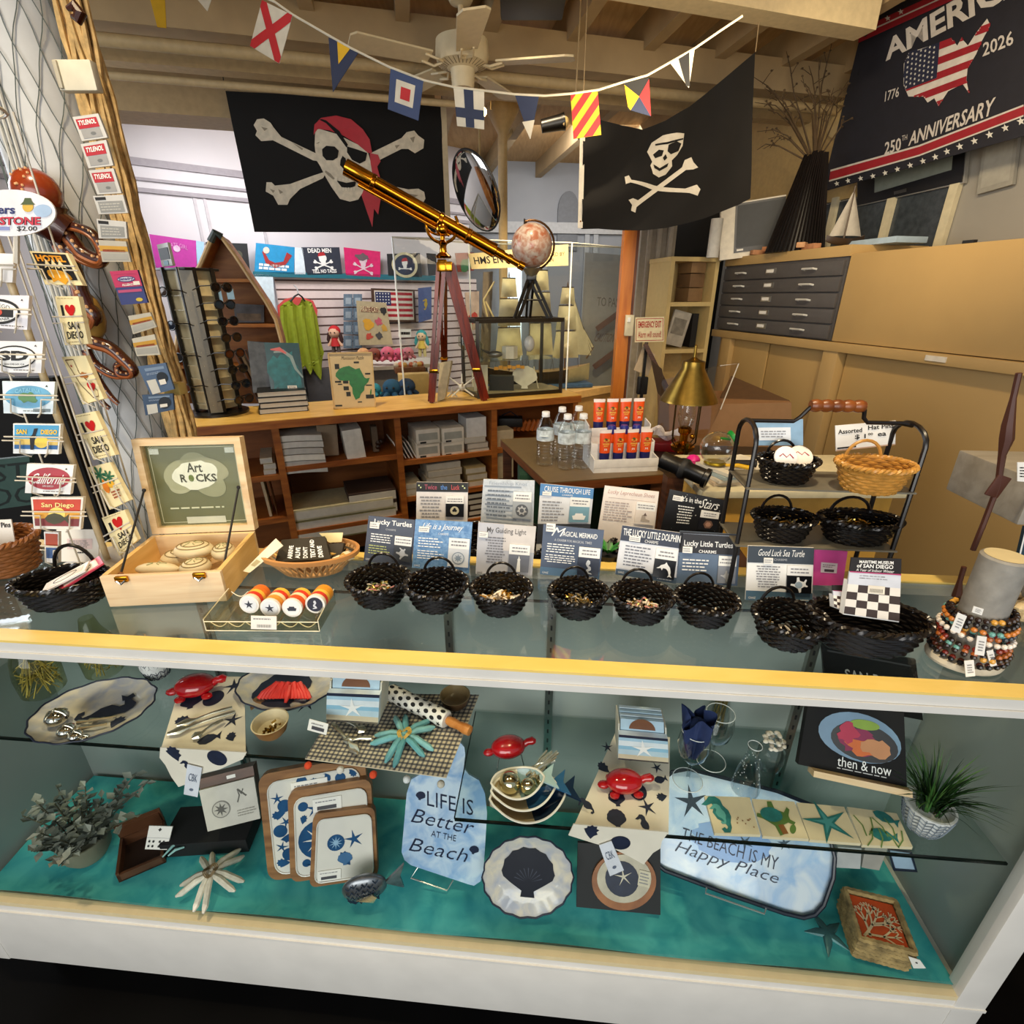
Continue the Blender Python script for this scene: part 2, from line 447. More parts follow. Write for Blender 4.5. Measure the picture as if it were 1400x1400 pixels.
FLOORM=C('#070707',.75,var=.6,scale=3);FLOORM.node_tree.nodes['Principled BSDF'].inputs['Specular IOR Level'].default_value=.08
struct(MB().box((0,4.0,-.02),(12,14,.04),FLOORM),'floor','dark worn shop floor')
struct(MB().box((0,3.6,3.08),(11,9.5,.06),WOOD('#bd9560','#cfa972',.7,(14,1.5,2))),'ceiling','tan boarded ceiling')
B2=V((cos(radians(15)),sin(radians(15)),0));B1=V((-sin(radians(11)),cos(radians(11)),0))
# joists
for k in range(-7,8):
    c=V((0.10,2.4,0))+B2*(k*.46)
    m=MB();a=c -B1*.5;b=c+B1*1.5
    m.bar((a.x,a.y,2.965),(b.x,b.y,2.965),.07,.17,BEAMC)
    struct(m,'trim_%d' % (20+k),'painted ceiling joist')
for k in range(-2,9):
    c=V((0.25,4.3,0))+B2*(k*.62)
    m=MB();a=c -B1*.3;b=c+B1*3.5
    m.bar((a.x,a.y,2.97),(b.x,b.y,2.97),.07,.16,BEAMC)
    struct(m,'trim_%d' % (50+k),'painted joist of the rear ceiling')
def beam(p,q,w,h,name,mat,label):
    struct(MB().bar(p,q,w,h,mat),name,label)
beam((-2.2,2.0,2.9),(1.70,3.17,2.9),.12,.30,'trim_1',C('#cdbb93',.6),'pale cross beam at the front')
beam((-5.0,2.35,2.84),(3.4,4.45,2.84),.16,.16,'trim_2',BEAMC,'painted cross beam behind the fan')
beam((-5.0,2.65,2.84),(3.4,4.75,2.84),.10,.26,'trim_3',C('#b59c72',.7),'deep painted cross beam')
beam((-5.0,3.20,2.74),(-.55,4.35,2.74),.30,.26,'trim_4',C('#a58d66',.7),'boxed beam above the rear wall')
# rear wall of the white room, running away to the right
PW=PL((-2.9,4.7,0),radians(39))
def wallbox(pl,x0,x1,z0,z1,th,mat,name,label):
    m=MB();m.slab(pl,[(x0,z0),(x1,z0),(x1,z1),(x0,z1)],th,mat);return struct(m,name,label)
wallbox(PW,-3.2,3.1,0,3.05,.06,C('#d3cfd2',.6,var=.04,scale=3),'wall_back','white rear wall')
# mouldings and board joints of the white wall
mm=MB()
for z,t in ((2.52,.05),(2.42,.02),(2.34,.03)):
    mm.slab(PW,[(-3.2,z),(3.1,z),(3.1,z+t),(-3.2,z+t)],.03,C('#9a949a',.6),h=.03)
struct(mm,'trim_60','grey mouldings on the white rear wall')
mm=MB()
for u in (263,277,352):
    x,_=PW.xy(u,270)
    mm.slab(PW,[(x,2.0),(x+.022,2.0),(x+.022,2.34),(x,2.34)],.012,C('#bdb8bc',.6),h=.012)
struct(mm,'trim_61','upright battens on the white rear wall')
# far wall behind the ship
PF=PL((0.2,7.2,0),radians(8))
wallbox(PF,-1.6,5.5,0,3.05,.06,C('#8f9296',.6,var=.06,scale=3),'wall_far','grey panelled far wall')
mm=MB()
for u in (725,742,800,812):
    x,_=PF.xy(u,300);mm.slab(PF,[(x,.5),(x+.06,.5),(x+.06,2.3),(x,2.3)],.04,C('#a6a9ab',.6),h=.04)
mm.slab(PF,[(-1.4,2.3),(5,2.3),(5,2.42),(-1.4,2.42)],.06,C('#b4b5b4',.6),h=.06)
struct(mm,'trim_62','pale pilasters and rail on the far wall')
x,z=PF.xy(776,300)
arch=[(x -.13,z -.35),(x+.13,z -.35)]+[(x+.13*cos(t*pi/10),z+.1+.2*sin(t*pi/10)) for t in range(11)]
mm=MB();mm.slab(PF,arch,.03,C('#6d7074',.6),h=.03);struct(mm,'trim_63','arched niche on the far wall')
x0,z1=PF.xy(684,366);x1,z0=PF.xy(712,470)
mm=MB();mm.slab(PF,[(x0,z0),(x1,z0),(x1,z1),(x0,z1)],.02,C('#dfeaf2',.3,emit=1.6),h=.05);struct(mm,'window_3','bright far window')
# right wall above the cabinets
YAWC=radians(-77.9);PC=PL((2.05,2.19,0),YAWC);TC=Matrix.Translation((2.05,2.19,0)) @ rotz(YAWC)
PR=PL(TC @ V((0,.52,0)),YAWC)
def pr(u,v):return PR.xy(u,v)
wallbox(PR,-5.5,3.2,0,3.05,.08,C('#8f8b82',.6,var=.06,scale=4),'wall_right','grey side wall')
m=MB();m.slab(PR,[(-5.4,2.18),(-.95,2.18),(-.95,3.0),(-5.4,3.0)],.02,C('#bd9f66',.6),h=.02);struct(m,'trim_64','tan upper wall')
m=MB()
for k in range(1):
    x=-1.75
    m.lathe([(.0,-.01),(.12,0),(.15,.03),(.1,.05),(.02,.06)],C('#c9ad74',.5),16,TC @ V((x,.49,2.62)),TC.to_3x3().to_4x4() @ Matrix.Rotation(pi/2,4,'X'),1,.55)
struct(m,'trim_65','tan plaster rosettes on the side wall')
m=MB();m.slab(PR,[(-2.6,1.72),(-.9,1.72),(-.9,2.17),(-2.6,2.17)],.02,C('#3c4247',.25,var=.3),h=.012)
for x in (-2.62,-2.2,-1.75,-1.3,-.92):m.slab(PR,[(x,1.7),(x+.05,1.7),(x+.05,2.2),(x,2.2)],.03,C('#c9bfa0',.5),h=.035)
struct(m,'window_1','row of small panes in the side wall')
# pale door casing and dark doorway beside the shelves
m=MB();p=at(897,420,4.6);
m.box((p.x -.02,p.y+.1,1.25),(.30,.05,2.5),C('#a59c8c',.6),R=rotz(radians(10)))
for k in (-.1,-.02,.07):m.box((p.x+k,p.y+.06,1.25),(.03,.05,2.5),C('#b9b0a0',.6),R=rotz(radians(10)))
struct(m,'trim_66','grey fluted door casing')
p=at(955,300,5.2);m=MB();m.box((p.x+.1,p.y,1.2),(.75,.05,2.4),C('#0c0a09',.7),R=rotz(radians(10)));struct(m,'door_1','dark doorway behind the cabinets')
# side wall far left and black partition
m=MB();m.box((-5.0,3.0,1.5),(.06,9,3.0),C('#cfcccf',.6));struct(m,'wall_left','white left wall')
p=at(50,195,3.6);m=MB();m.box((p.x,p.y,1.5),(.09,.09,3),C('#2a1410',.5));struct(m,'trim_67','dark post by the left wall')
p=at(20,640,2.0)
m=MB();m.box((p.x -.42,p.y,.65),(1.3,.06,1.3),C('#0b0a0a',.7),R=rotz(radians(8)));struct(m,'wall_partition','low black partition behind the postcard rack')

# ================================================================ glass display case (front)
CA=atan2(-.0838,.9965);TCASE=Matrix.Translation((0,.6206,0)) @ rotz(CA)
def CF(a,b,z):return TCASE @ V((a,b,z))
AL,AR,BD=-1.25,.90,.345
CASEW=C('#d6d4cd',.45,var=.05,scale=12);EDGE=WOOD('#e2c368','#eccf78',.4,(3,12,12));INNER=C('#929c97',.4,var=.06,scale=4)  # edge strip: yellow of the warm lamps put into the cream wood colour
case=thing('display_case','long glass display counter with white base and cream top edge tinted by lamplight','display case',CF(-.17,.17,0),CA)
def cp(name,fn,label=None):
    m=MB(TCASE);fn(m);return m.wpart(name,case,label)
def bx(m,a0,a1,b0,b1,z0,z1,mat,bev=0):return m.box(((a0+a1)/2,(b0+b1)/2,(z0+z1)/2),(a1 -a0,b1 -b0,z1 -z0),mat,bev)
cp('base_panel',lambda m:(bx(m,AL,AR+.03,0,BD,.11,.33,CASEW,.004),bx(m,AL,AR+.03,-.004,.0,.305,.312,CASEW)),'white base panel')
cp('kick_board',lambda m:bx(m,AL+.04,AR,.05,BD,0,.11,BLACK),'black recessed kick board')
cp('bottom_rail',lambda m:bx(m,AL+.03,AR -.02,0,.02,.33,.343,C('#d6c69c',.5,var=.06)),'yellowish bottom rail')
cp('back_panel',lambda m:(bx(m,AL,AR,BD -.012,BD,.33,1.06,INNER),bx(m,AL,AR,BD -.016,BD -.012,.985,.99,DKGREY),bx(m,AL,AR,BD -.016,BD -.012,.80,.803,DKGREY)),'grey back panel')
cp('end_panel',lambda m:(bx(m,AR -.004,AR+.02,.02,BD,.33,1.06,INNER),))
cp('end_panel',lambda m:(bx(m,AL,AL+.02,.02,BD,.33,1.06,INNER),))
cp('corner_post',lambda m:bx(m,AR -.03,AR+.03,-.002,.03,.11,1.045,CASEW,.004))
cp('corner_post',lambda m:bx(m,AL -.005,AL+.025,-.002,.03,.11,1.045,CASEW,.004))
cp('top_frame',lambda m:(bx(m,AL,AR+.03,0,.03,1.041,1.0755,CASEW),bx(m,AL,AR+.03,-.003,0,1.052,1.056,CASEW),bx(m,AL,AR+.03,BD -.025,BD+.005,1.05,1.0755,CASEW),
   bx(m,AR -.01,AR+.03,.03,BD,1.05,1.0755,CASEW),bx(m,AL,AL+.04,.03,BD,1.05,1.0755,CASEW)),'white frame round the top')
cp('edge_strip',lambda m:(bx(m,AL,AR+.03,-.002,.028,1.0755,1.080,EDGE),bx(m,AL,AR+.03,BD -.025,BD+.005,1.0755,1.080,EDGE),bx(m,AR -.01,AR+.03,.028,BD -.025,1.0755,1.080,EDGE)),'cream wooden edge strip with warm lamplight in its colour')
cp('top_glass',lambda m:bx(m,AL+.03,AR -.01,.028,BD -.025,1.072,1.0772,GLASS('#f4f8f6',2.2)),'clear glass top')
cp('front_glass',lambda m:m.add([V((AL+.02,.012,.343)),V((AR -.03,.012,.343)),V((AR -.03,.012,1.041)),V((AL+.02,.012,1.041))],[(0,1,2,3)],GLASS('#f4f7f6',.6)),'clear glass front')
SG=GLASS('#f1f6f4',1.2)
SZL,SZR=.80,.67
cp('glass_shelf',lambda m:(bx(m,AL+.03,-.125,.05,BD -.02,SZL -.006,SZL,SG),bx(m,AL+.03,-.125,.046,.05,SZL -.005,SZL,C('#0e1714',.2))),'glass shelf of the left half')
cp('glass_shelf',lambda m:(bx(m,-.115,AR -.02,.05,BD -.02,SZR -.006,SZR,SG),bx(m,-.115,AR -.02,.046,.05,SZR -.005,SZR,C('#0e1714',.2)),bx(m,-.117,-.115,.05,BD -.02,SZR -.005,SZR,C('#0e1714',.2))),'glass shelf of the right half')
for a in (-.75,-.17,.06,.62):
    cp('shelf_standard',lambda m:(bx(m,a -.009,a+.009,BD -.024,BD -.012,.36,1.05,STEEL),[bx(m,a -.002,a+.002,BD -.025,BD -.024,.38+.03*k,.392+.03*k,INK) for k in range(22)]),'slotted metal standard')
TEAL=BLOTCH('#2f9ea4','#54bdb9',8,.7)
def tealfn(s,t):
    a=AL+.035+s*(AR -AL -.06);b=.016+t*(BD -.04)
    z=.347+.010*max(0,sin(9*s*pi+3*t)*sin(pi*t))+(.012*(1-t/.12) if t <.12 else 0)*(.6+.4*sin(23*s))
    return V((a,b,z))
m=MB(TCASE);m.grid(tealfn,120,16,TEAL)
m.top('cloth','teal cloth lining the floor of the display case','cloth')

# ================================================================ low bookcase counter behind
PB=PL((-1.317,2.607,0),radians(23.3));TB=Matrix.Translation((-1.317,2.607,0)) @ rotz(radians(23.3))
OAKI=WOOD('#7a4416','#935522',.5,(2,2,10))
bc=thing('bookcase','long low oak bookcase with a yellow counter top','bookcase',TB @ V((.65,.2,0)),radians(23.3))
def bp(name,boxes,label=None):
    m=MB(TB)
    for a0,a1,b0,b1,z0,z1,mat in boxes:bx(m,a0,a1,b0,b1,z0,z1,mat)
    return m.wpart(name,bc,label)
DIV=[PB.xy(u,600)[0] for u in (378,545)]+[PB.xy(676,590)[0]]
bp('counter_top',[(-.60,1.92,-.01,.44,.996,1.0,OAKTOP)],'yellow counter top')
bp('top_edge',[(-.60,1.92,-.012,.44,.955,.996,OAK)])
bp('end_panel',[(-.60,-.56,0,.43,0,.955,OAK)]);bp('end_panel',[(1.87,1.905,0,.43,0,.955,OAK)])
for d in DIV:bp('divider',[(d -.018,d+.018,0,.42,0,.955,OAK)])
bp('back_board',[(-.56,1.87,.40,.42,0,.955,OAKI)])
ZM=PB.xy(490,628)[1];ZR1=PB.xy(610,624)[1];ZMB=PB.xy(440,722)[1];ZR2=PB.xy(645,668)[1];ZL1=PB.xy(360,652)[1]
for a0,a1,z in ((DIV[0],DIV[1],ZM),(DIV[0],DIV[1],ZMB),(DIV[1],DIV[2],ZR1),(DIV[1],DIV[2],ZR2),(-.56,DIV[0],ZL1),(-.56,DIV[0],ZL1 -.25),(DIV[2],1.87,.70),(DIV[1],DIV[2],ZR2 -.22)):
    bp('shelf',[(a0+.018,a1 -.018,.01,.40,z -.03,z,OAK)])

# ================================================================ cream cabinets on the right
def cabx(u,v):return PC.xy(u,v)
zt=cabx(1160,347)[1];zd0=cabx(1060,458)[1];xd0,xd1=cabx(988,400)[0],cabx(1150,400)[0];zled=cabx(1200,488)[1]
ZCAB=zt+.045
cabU=thing('cabinet','long tan upper cabinet right of the drawer unit','cabinet',TC @ V((1,.2,0)),YAWC)
m=MB(TC);bx(m,xd1+.01,2.6,.0,.50,zd0,zt,TAN,.004);m.wpart('body',cabU)
for x in (-.35,.1,.5,1.0):
    m=MB(TC);bx(m,x,x+.05,.0,.02,zt,zt+.012,INK);m.wpart('hinge',cabU,'small dark lid hinge')
dr=thing('drawer_cabinet','dark grey flat file of five wide drawers','drawer cabinet',TC @ V(((xd0+xd1)/2,.2,zd0)),YAWC)
m=MB(TC);bx(m,xd0,xd1,.0,.48,zd0,zt -.01,C('#4a4746',.5),.003);m.wpart('body',dr)
m=MB(TC);bx(m,xd0 -.01,xd1+.01,-.01,.50,zt -.012,zt+.045,TAN,.003);m.wpart('top_board',dr,'tan top board')
DG=C('#4f4c4b',.45,var=.08);hh=(zt -.02-zd0 -.01)/5;wd=xd1 -xd0
for k in range(5):
    z0=zd0+.008+k*hh
    m=MB(TC);bx(m,xd0+.012,xd1 -.012,-.018,.0,z0,z0+hh -.008,DG,.003);d=m.wpart('drawer',dr)
    for f in (.2,.78):
        m=MB(TC);x=xd0+wd*f;zc=z0+hh*.45
        m.tube([(x -.05,-.018,zc),(x -.045,-.04,zc+.004),(x+.045,-.04,zc+.004),(x+.05,-.018,zc)],.006,C('#dcdcd6',.3,.25),6);m.wpart('handle',d)
    m=MB(TC);x=xd0+wd*.47;bx(m,x -.05,x+.05,-.021,-.018,z0+hh*.3,z0+hh*.7,STEEL);bx(m,x -.04,x+.03,-.022,-.021,z0+hh*.4,z0+hh*.62,PAPER);m.wpart('label_holder',d)
cabL=thing('base_cabinet','tan base cabinet with sliding panels under the drawer unit','cabinet',TC @ V((.5,.2,0)),YAWC)
m=MB(TC);bx(m,xd0 -.04,2.6,-.02,.50,zled,zd0 -.004,TAN,.004);m.wpart('ledge',cabL)
m=MB(TC);bx(m,xd0 -.02,2.6,.06,.5,.0,zled,C('#b4945a',.55));m.wpart('body',cabL)
for u0,v in ((985,520),(1118,560)):
    x=cabx(u0,v)[0];m=MB(TC);bx(m,x -.05,x+.06,-.01,.06,0,zled,TAN,.004);m.wpart('stile',cabL)
x=cabx(1118,560)[0]
for a0,a1,b0 in ((xd0+.02,(xd0+x)/2,.03),((xd0+x)/2,x -.05,.045),(x+.07,.42,.045),(.40,1.3,.025),(1.28,2.4,.045)):
    m=MB(TC);bx(m,a0,a1,b0,b0+.014,.15,zled,C('#b5945b',.55,var=.05,scale=3),.003);m.wpart('sliding_panel',cabL)
m=MB(TC);xx=cabx(1286,486)[0];bx(m,xx -.05,xx+.05,-.026,-.02,(zled+zd0)/2-.012,(zled+zd0)/2+.012,OFFW);m.wpart('label_holder',cabL)
# open shelf unit at the end of the run
sx0,_=cabx(912,420);
p0=at(908,450,4.15);p1=at(978,450,4.15)
su=thing('shelf_unit','narrow cream open shelf unit beside the drawer unit','shelf unit',(p0.x,p0.y,0),radians(12))
TS=wm(su);W=(p1 -p0).length;SC=C('#dcc182',.5,var=.04);SCI=C('#cdb074',.55)
zt2=at(940,357,4.15).z
def sp(name,a0,a1,b0,b1,z0,z1,mat):m=MB();bx(m,a0,a1,b0,b1,z0,z1,mat);m.part(name,su)
sp('side_panel',0,.03,0,.35,0,zt2,SC);sp('side_panel',W -.03,W,0,.35,0,zt2,SC);sp('back_board',.03,W -.03,.33,.35,0,zt2,SCI);sp('top',-.005,W+.005,-.005,.35,zt2,zt2+.03,SC)
for v in (413,478,555):z=at(940,v,4.15).z;sp('shelf',.03,W -.03,0,.33,z -.03,z,SC)

m=MB();z=at(940,413,4.15).z
for k in range(3):m=MB(TS);m.box((W*.68,.17,z+.05+.1*k),(.12,.2,.095),C(['#8a6a44','#7a5c3c','#96744c'][k],.7),.004);m.top('paper_bundle',('lowest','middle','topmost')[k]+' of three brown bundles in the top bay of the cream shelf unit','bundle')
m=MB(TS);z=at(940,478,4.15).z;R=Matrix.Rotation(.22,4,'Y');m.box((W*.46,.12,z+.145),(.15,.02,.26),C('#b9b2a4',.5,var=.25,scale=14),0,R);m.box((W*.46,.108,z+.16),(.11,.004,.12),C('#8a8478',.5,var=.4,scale=20),0,R);m.top('magazine','grey covered magazine leaning in the middle bay of the cream shelf unit','magazine')
m=MB(TS);m.box((W*.80,.2,z+.13),(.05,.2,.25),INK);m.top('binder','black binder beside the magazine in the cream shelf unit','binder')

# ================================================================ wicker baskets
def wicker_bowl(m,R,r,h,mat,rows=9,seg=56,sy=1.0,spokes=14,th=.0032):
    for i in range(rows):
        f=i/(rows -1);z=.003+f*(h -.003);rad=r+(R -r)*(f**.7)
        pts=[]
        for j in range(seg):
            t=2*pi*j/seg;w=th*.55*sin(t*spokes+pi*(i % 2))
            pts.append((cos(t)*(rad+w),sin(t)*(rad+w)*sy,z))
        m.tube(pts,th*(1 if rows >6 else 1.3),mat,5,True)
    for k in range(spokes*2):
        t=2*pi*k/(spokes*2)
        m.tube([(cos(t)*(r+(R -r)*(f**.7)),sin(t)*(r+(R -r)*(f**.7))*sy,f*h) for f in (0,.3,.7,1)],th*.6,mat,4)
    m.lathe([(0,.001),(r*.98,.001),(r*.98,.004),(0,.004)],mat,24,sy=sy)
def wicker_rim(m,R,h,mat,sy=1.0,th=.0034,turns=22):
    for ph in (0,pi):
        pts=[]
        for j in range(132):
            t=2*pi*j/132;a=t*turns+ph
            rr=R+.003+cos(a)*th*.75
            pts.append((cos(t)*rr,sin(t)*rr*sy,h+sin(a)*th*.75))
        m.tube(pts,th,mat,5,True)
def arc_handle(m,R,h,mat,hh=.034,w=.030,y=.9,sy=1.0,th=.0028):
    pts=[(w*cos(pi*k/12),R*y*sy,h -.004+hh*sin(pi*k/12)) for k in range(13)]
    m.tube(pts,th,mat,7)
WBLK=C('#100c0a',.26,var=.4,scale=60);WTAN=C('#c08a3c',.4,var=.25,scale=60);WBRN=C('#8a5426',.5,var=.3,scale=50)
BR,Br,BH=.056,.040,.046
def make_basket(name,label,mat,loc,rz=0,group=None,sy=.92,handle=True,R=BR,r=Br,h=BH,rows=9,th=.0032):
    t=thing(name,label,'basket',loc,rz,group)
    m=MB();wicker_bowl(m,R,r,h,mat,rows,56,sy,th=th);m.part('woven_bowl',t)
    m=MB();wicker_rim(m,R,h,mat,sy,th=th*1.05);m.part('braided_rim',t)
    if handle:
        m=MB();arc_handle(m,R,h,mat,sy=sy);m.part('handle',t)
    return t
G_B='small black wicker baskets on the glass counter'
def bpos(u,v,h=BH,z=1.08):
    return atz(u,v,z+h)-V((0,0,h))
BROW=[(517,791,87,'black wicker basket of tiny charms in front of the Lucky Turtles card'),
        (596,797,88,'empty looking black wicker basket in front of the Life is a Journey card'),
        (685,803,85,'black wicker basket of brass charms in front of the My Guiding Light card'),
        (791,808,83,'black wicker basket in front of the Magical Mermaid card'),
        (878,813,87,'black wicker basket of pale charms in front of the Lucky Little Dolphin card'),
        (966,818,86,'nearly empty black wicker basket in front of the Lucky Little Turtles card'),
        (1081,843,98,'black wicker basket in front of the Good Luck Sea Turtle card')]
proto=None
bks=[]
for u,v,w,lab in BROW:
    p=bpos(u,v);s=w*pxm(p)/(2*(BR+.006))
    p=bpos(u,v,BH*s)
    if proto is None:
        proto=make_basket('wicker_basket',lab,WBLK,p,0,G_B);proto.scale=(s,s,s);o=proto
    else:o=dup(proto,p,rnd.uniform(-.1,.1),lab,G_B,s)
    bks.append((o,p,s))
def charms(p,s,n,cols,label,big=1.0,spread=.033,z=.012):
    m=MB()
    for k in range(n):
        a=rnd.uniform(0,2*pi);rr=spread*s*sqrt(rnd.random())
        q=V(p)+V((cos(a)*rr,sin(a)*rr*.85 ,z*s+rnd.uniform(0,.012)*s))
        d=V((rnd.uniform(-1,1),rnd.uniform(-1,1),rnd.uniform(-.3,.6))).normalized()*rnd.uniform(.003,.007)*big
        m.tube([q -d,q,q+d],[.0012*big,.0018*big,.0008*big],rnd.choice(cols),5)
    return m.top('charm_heap',label,'charms',kind='stuff')
CG=C('#d9b35a',.25,1);CS=C('#cfcac0',.3,.9);CPK=C('#d89a98',.4);CW=C('#efe7d8',.4)
for (o,p,s),(n,cols,big,lab) in zip(bks,[(150,[CG,CS,CPK,CW,C('#8a9a5a',.4)],.9,'heap of tiny pink and gold turtle charms in the leftmost black basket'),
      (0,[],1,''),(95,[CG,CW,CS,CG],1.9,'heap of brass lighthouse charms filling the black basket'),
      (110,[CG,CS,C('#8a7a4a',.4,.6)],.9,'low layer of dull gold mermaid charms in the black basket'),(120,[CS,CW,CPK,CG],1.1,'heap of silvery dolphin charms in the black basket'),
      (16,[CS,CW],1.1,'a few silver turtle charms left in the black basket'),(18,[CS,CW,CG],1.2,'a few silver charms at one side of the nearest small black basket')]):
    if n:charms(p,s,n,cols,lab,big)
# baskets of the rear row (behind the front cards), they hold the rear cards
RB=[(-.115,'black wicker basket holding the Twice the Luck card'),(.005,'black wicker basket holding the grey patterned card'),
      (.115,'black wicker basket holding the Cruise Through Life card'),(.235,'black wicker basket holding the Lucky Leprechaun Shoes card'),(.35,'black wicker basket holding the card It is in the Stars')]
for a,lab in RB:dup(proto,CF(a,.408,1.046),0,lab,G_B,.94)
m=MB(TCASE);bx(m,-.3,.50,BD+.006,.55,1.028,1.045,DKWOOD);bx(m,-.3,-.28,BD+.02,.53,0,1.028,DKWOOD);bx(m,.48,.50,BD+.02,.53,0,1.028,DKWOOD)
m.top('back_ledge','dark wooden ledge behind the display case carrying the rear cards','ledge')
# large oval baskets
p=bpos(1188,842,.05);pbig=p;big=make_basket('wicker_basket','large oval black wicker basket holding checkered soap bags at the right end',WBLK,p,radians(-8),None,.62,False,.084,.066,.05,10,.0036)
p=bpos(81,789,.05);b9=make_basket('wicker_basket','oval black wicker basket of stickers below the postcard rack',WBLK,p,radians(8),None,.66,False,.073,.056,.046,10,.0034)
m=MB();arc_handle(m,.073,.046,WBLK,.05,.035,.95,.66,.0034);m.part('handle',b9)
m=MB();
p9=p+V((0,0,.046))
for dx,dy,rz,ca in ((.012,.0,.5,'#efe9e2'),(.03,.012,.8,'#c9455a')):
    mm=MB(Matrix.Translation(p9+V((dx,dy,.002+dx*.1))) @ rotz(rz) @ Matrix.Rotation(radians(-22),4,'Y'))
    mm.box((0,0,0),(.075,.04,.003),C(ca,.4));
    mm.box((0,0,.0018),(.06,.03,.0008),C('#e7dccf',.4));mm.prism(ribbon2d([(.02*cos(k/2),.011*sin(k/2)) for k in range(13)],.0015),.0022,.0026,INK)
    mm.top('sticker_packet','white sticker packet lying in the oval black basket' if dx <.02 else 'red edged sticker packet sticking out of the oval black basket','sticker')
PLw=PL(CF(-.72,.25,1.08),CA,radians(14))
def px_card(name,label,cat,pl,corners,mat,th=.002,deco=None,group=None):
    q=Quad(pl,corners);m=MB();m.qslab(q,th,mat)
    if deco:deco(m,q)
    return m.top(name,label,cat,group),q
def deco9(m,q):
    m.qrect(q,.25,.28,.85,.6,C('#e9d3d0',.6));m.qpara(q,.3,.32,.8,.56,4,C('#8a8a8a'),.0012);m.qpara(q,.5,.66,.8,.76,1,INK,.001)
px_card('price_card','blank white price card standing behind the oval black basket','card',PL(CF(-.74,.225,1.08),CA,radians(12)),[(77,724),(136,724),(134,768),(79,768)],PAPER,.002,deco9)

# ================================================================ charm cards
PT={}
def tiny(m,q,a,b,c,d,n,mat,center=False,fill=.4,h=.001):m.qpara(q,a,b,c,d,n,mat,h,fill,.3,center)
WH=C('#f2f2ee',.5,var=.02);LGREY=C('#b9bcc0',.5);SLATE=C('#434b5b',.45,var=.05);STEELB=C('#5f86ac',.45,var=.08);SILV=C('#d8d9d9',.35,.5)
DARKC=C('#17181c',.4);GREYT=C('#8d8d90',.6)
def sign(label,pl,corners,base,deco,sample=None,tag_at=None,group=None):
    q=Quad(pl,corners);t=thing('charm_card',label,'sign card',pl.W(*q.st(.5,1)),0)
    m=MB();m.qslab(q,.003,base,0,0,0,1,1.3 if pl is PRR else 1);deco(m,q);m.wpart('printed_card',t)
    if sample:
        a,b,c,d,lower,shape,smat=sample
        m=MB();m.qslab(q,.0015,WH,.0035,a,b,c,b+(d -b)*.36);tiny(m,q,a+.02,b+.03,c -.02,b+(d -b)*.3,2,GREYT,True,.4,.0038)
        m.qslab(q,.0022,lower,.0036,a,b+(d -b)*.36,c,d)
        for k in range(len(shape)):pts,dx,dy,sz,rot,mm=shape[k];m.qshape(q,pts,(a+c)/2+dx,b+(d -b)*.69+dy,sz,mm or smat,.0042+.0002*k,rot)
        m.wpart('charm_packet',t,'small charm packet on the card')
    if tag_at:
        a,b,c,d=tag_at;m=MB();m.qslab(q,.001,PAPER,.003,a,b,c,d);tiny(m,q,a+.01,b+.02,c -.01,d -.02,2,GREYT,False,.4,.0033);m.wpart('price_sticker',t,'white price sticker')
    return t
PF1=PL(CF(-.02,.285,1.08),CA,radians(10));PF2=PL(CF(.33,.262,1.08),CA,radians(10));PF3=PL(CF(.46,.222,1.08),CA,radians(8))
PRR=PL(CF(.1,.445,1.115),CA,radians(6))
def d1(m,q):
    m.qtext(q,'Lucky Turtles',.14,.05,.95,.19,WH,bold=.02);m.qtext(q,'CHARMS',.4,.23,.62,.27,LGREY)
    tiny(m,q,.1,.35,.58,.56,4,WH);tiny(m,q,.08,.60,.56,.82,4,C('#b9c07a'));m.qtext(q,'GANZ',.04,.92,.14,.96,WH)
sign('dark slate card titled Lucky Turtles with a silver turtle packet',PF1,[(504,705),(567,711),(562,776),(497,767)],SLATE,d1,
     (.62,.36,.98,.88,C('#3c4148',.4),[(TURTLE,0,0,.26,pi/2,None),(CIRC,0,0,.12,0,LGREY)],SILV),(.06,.12,.26,.25))
def d2(m,q):
    m.qtext(q,'Life is a Journey',.14,.06,.84,.21,WH,shear=.35,bold=.005);m.qtext(q,'CHARMS',.42,.24,.6,.28,WH)
    tiny(m,q,.08,.34,.52,.56,4,WH);tiny(m,q,.08,.60,.54,.80,4,WH);m.qtext(q,'GANZ',.04,.92,.14,.96,WH)
sign('blue card titled Life is a Journey with a compass packet',PF1,[(568,710),(646,714),(641,784),(563,776)],BLOTCH('#4f7eb0','#7ba3cc',60,.5),d2,
     (.62,.32,.98,.88,C('#d9dde2',.5),[(CIRC,0,0,.22,0,C('#8797a8')),(CIRC,0,0,.19,0,C('#cfd6de')),(star(8,.5,.5),0,0,.15,0,C('#8797a8'))],SILV),(.08,.13,.26,.24))
def d3(m,q):
    m.qrect(q,.45,0,1,.5,C('#cfc9c4',.5));m.qtext(q,'My Guiding Light',.16,.07,.84,.2,C('#4a4644'),bold=.005)
    tiny(m,q,.14,.24,.5,.76,10,C('#6a6a70'),True);m.qtext(q,'GANZ',.02,.94,.12,.975,INK)
LH=[(-.12,-.5),(.12,-.5),(.07,.2),(.1,.25),(.05,.3),(0,.5),(-.05,.3),(-.1,.25),(-.07,.2)]
sign('light grey card titled My Guiding Light with a lighthouse packet',PF1,[(654,714),(733,720),(727,791),(650,785)],C('#b8b9bf',.5),d3,
     (.57,.36,.93,.88,C('#6f7480',.4),[(LH,0,0,.3,0,None)],WH),(.03,.17,.18,.27))
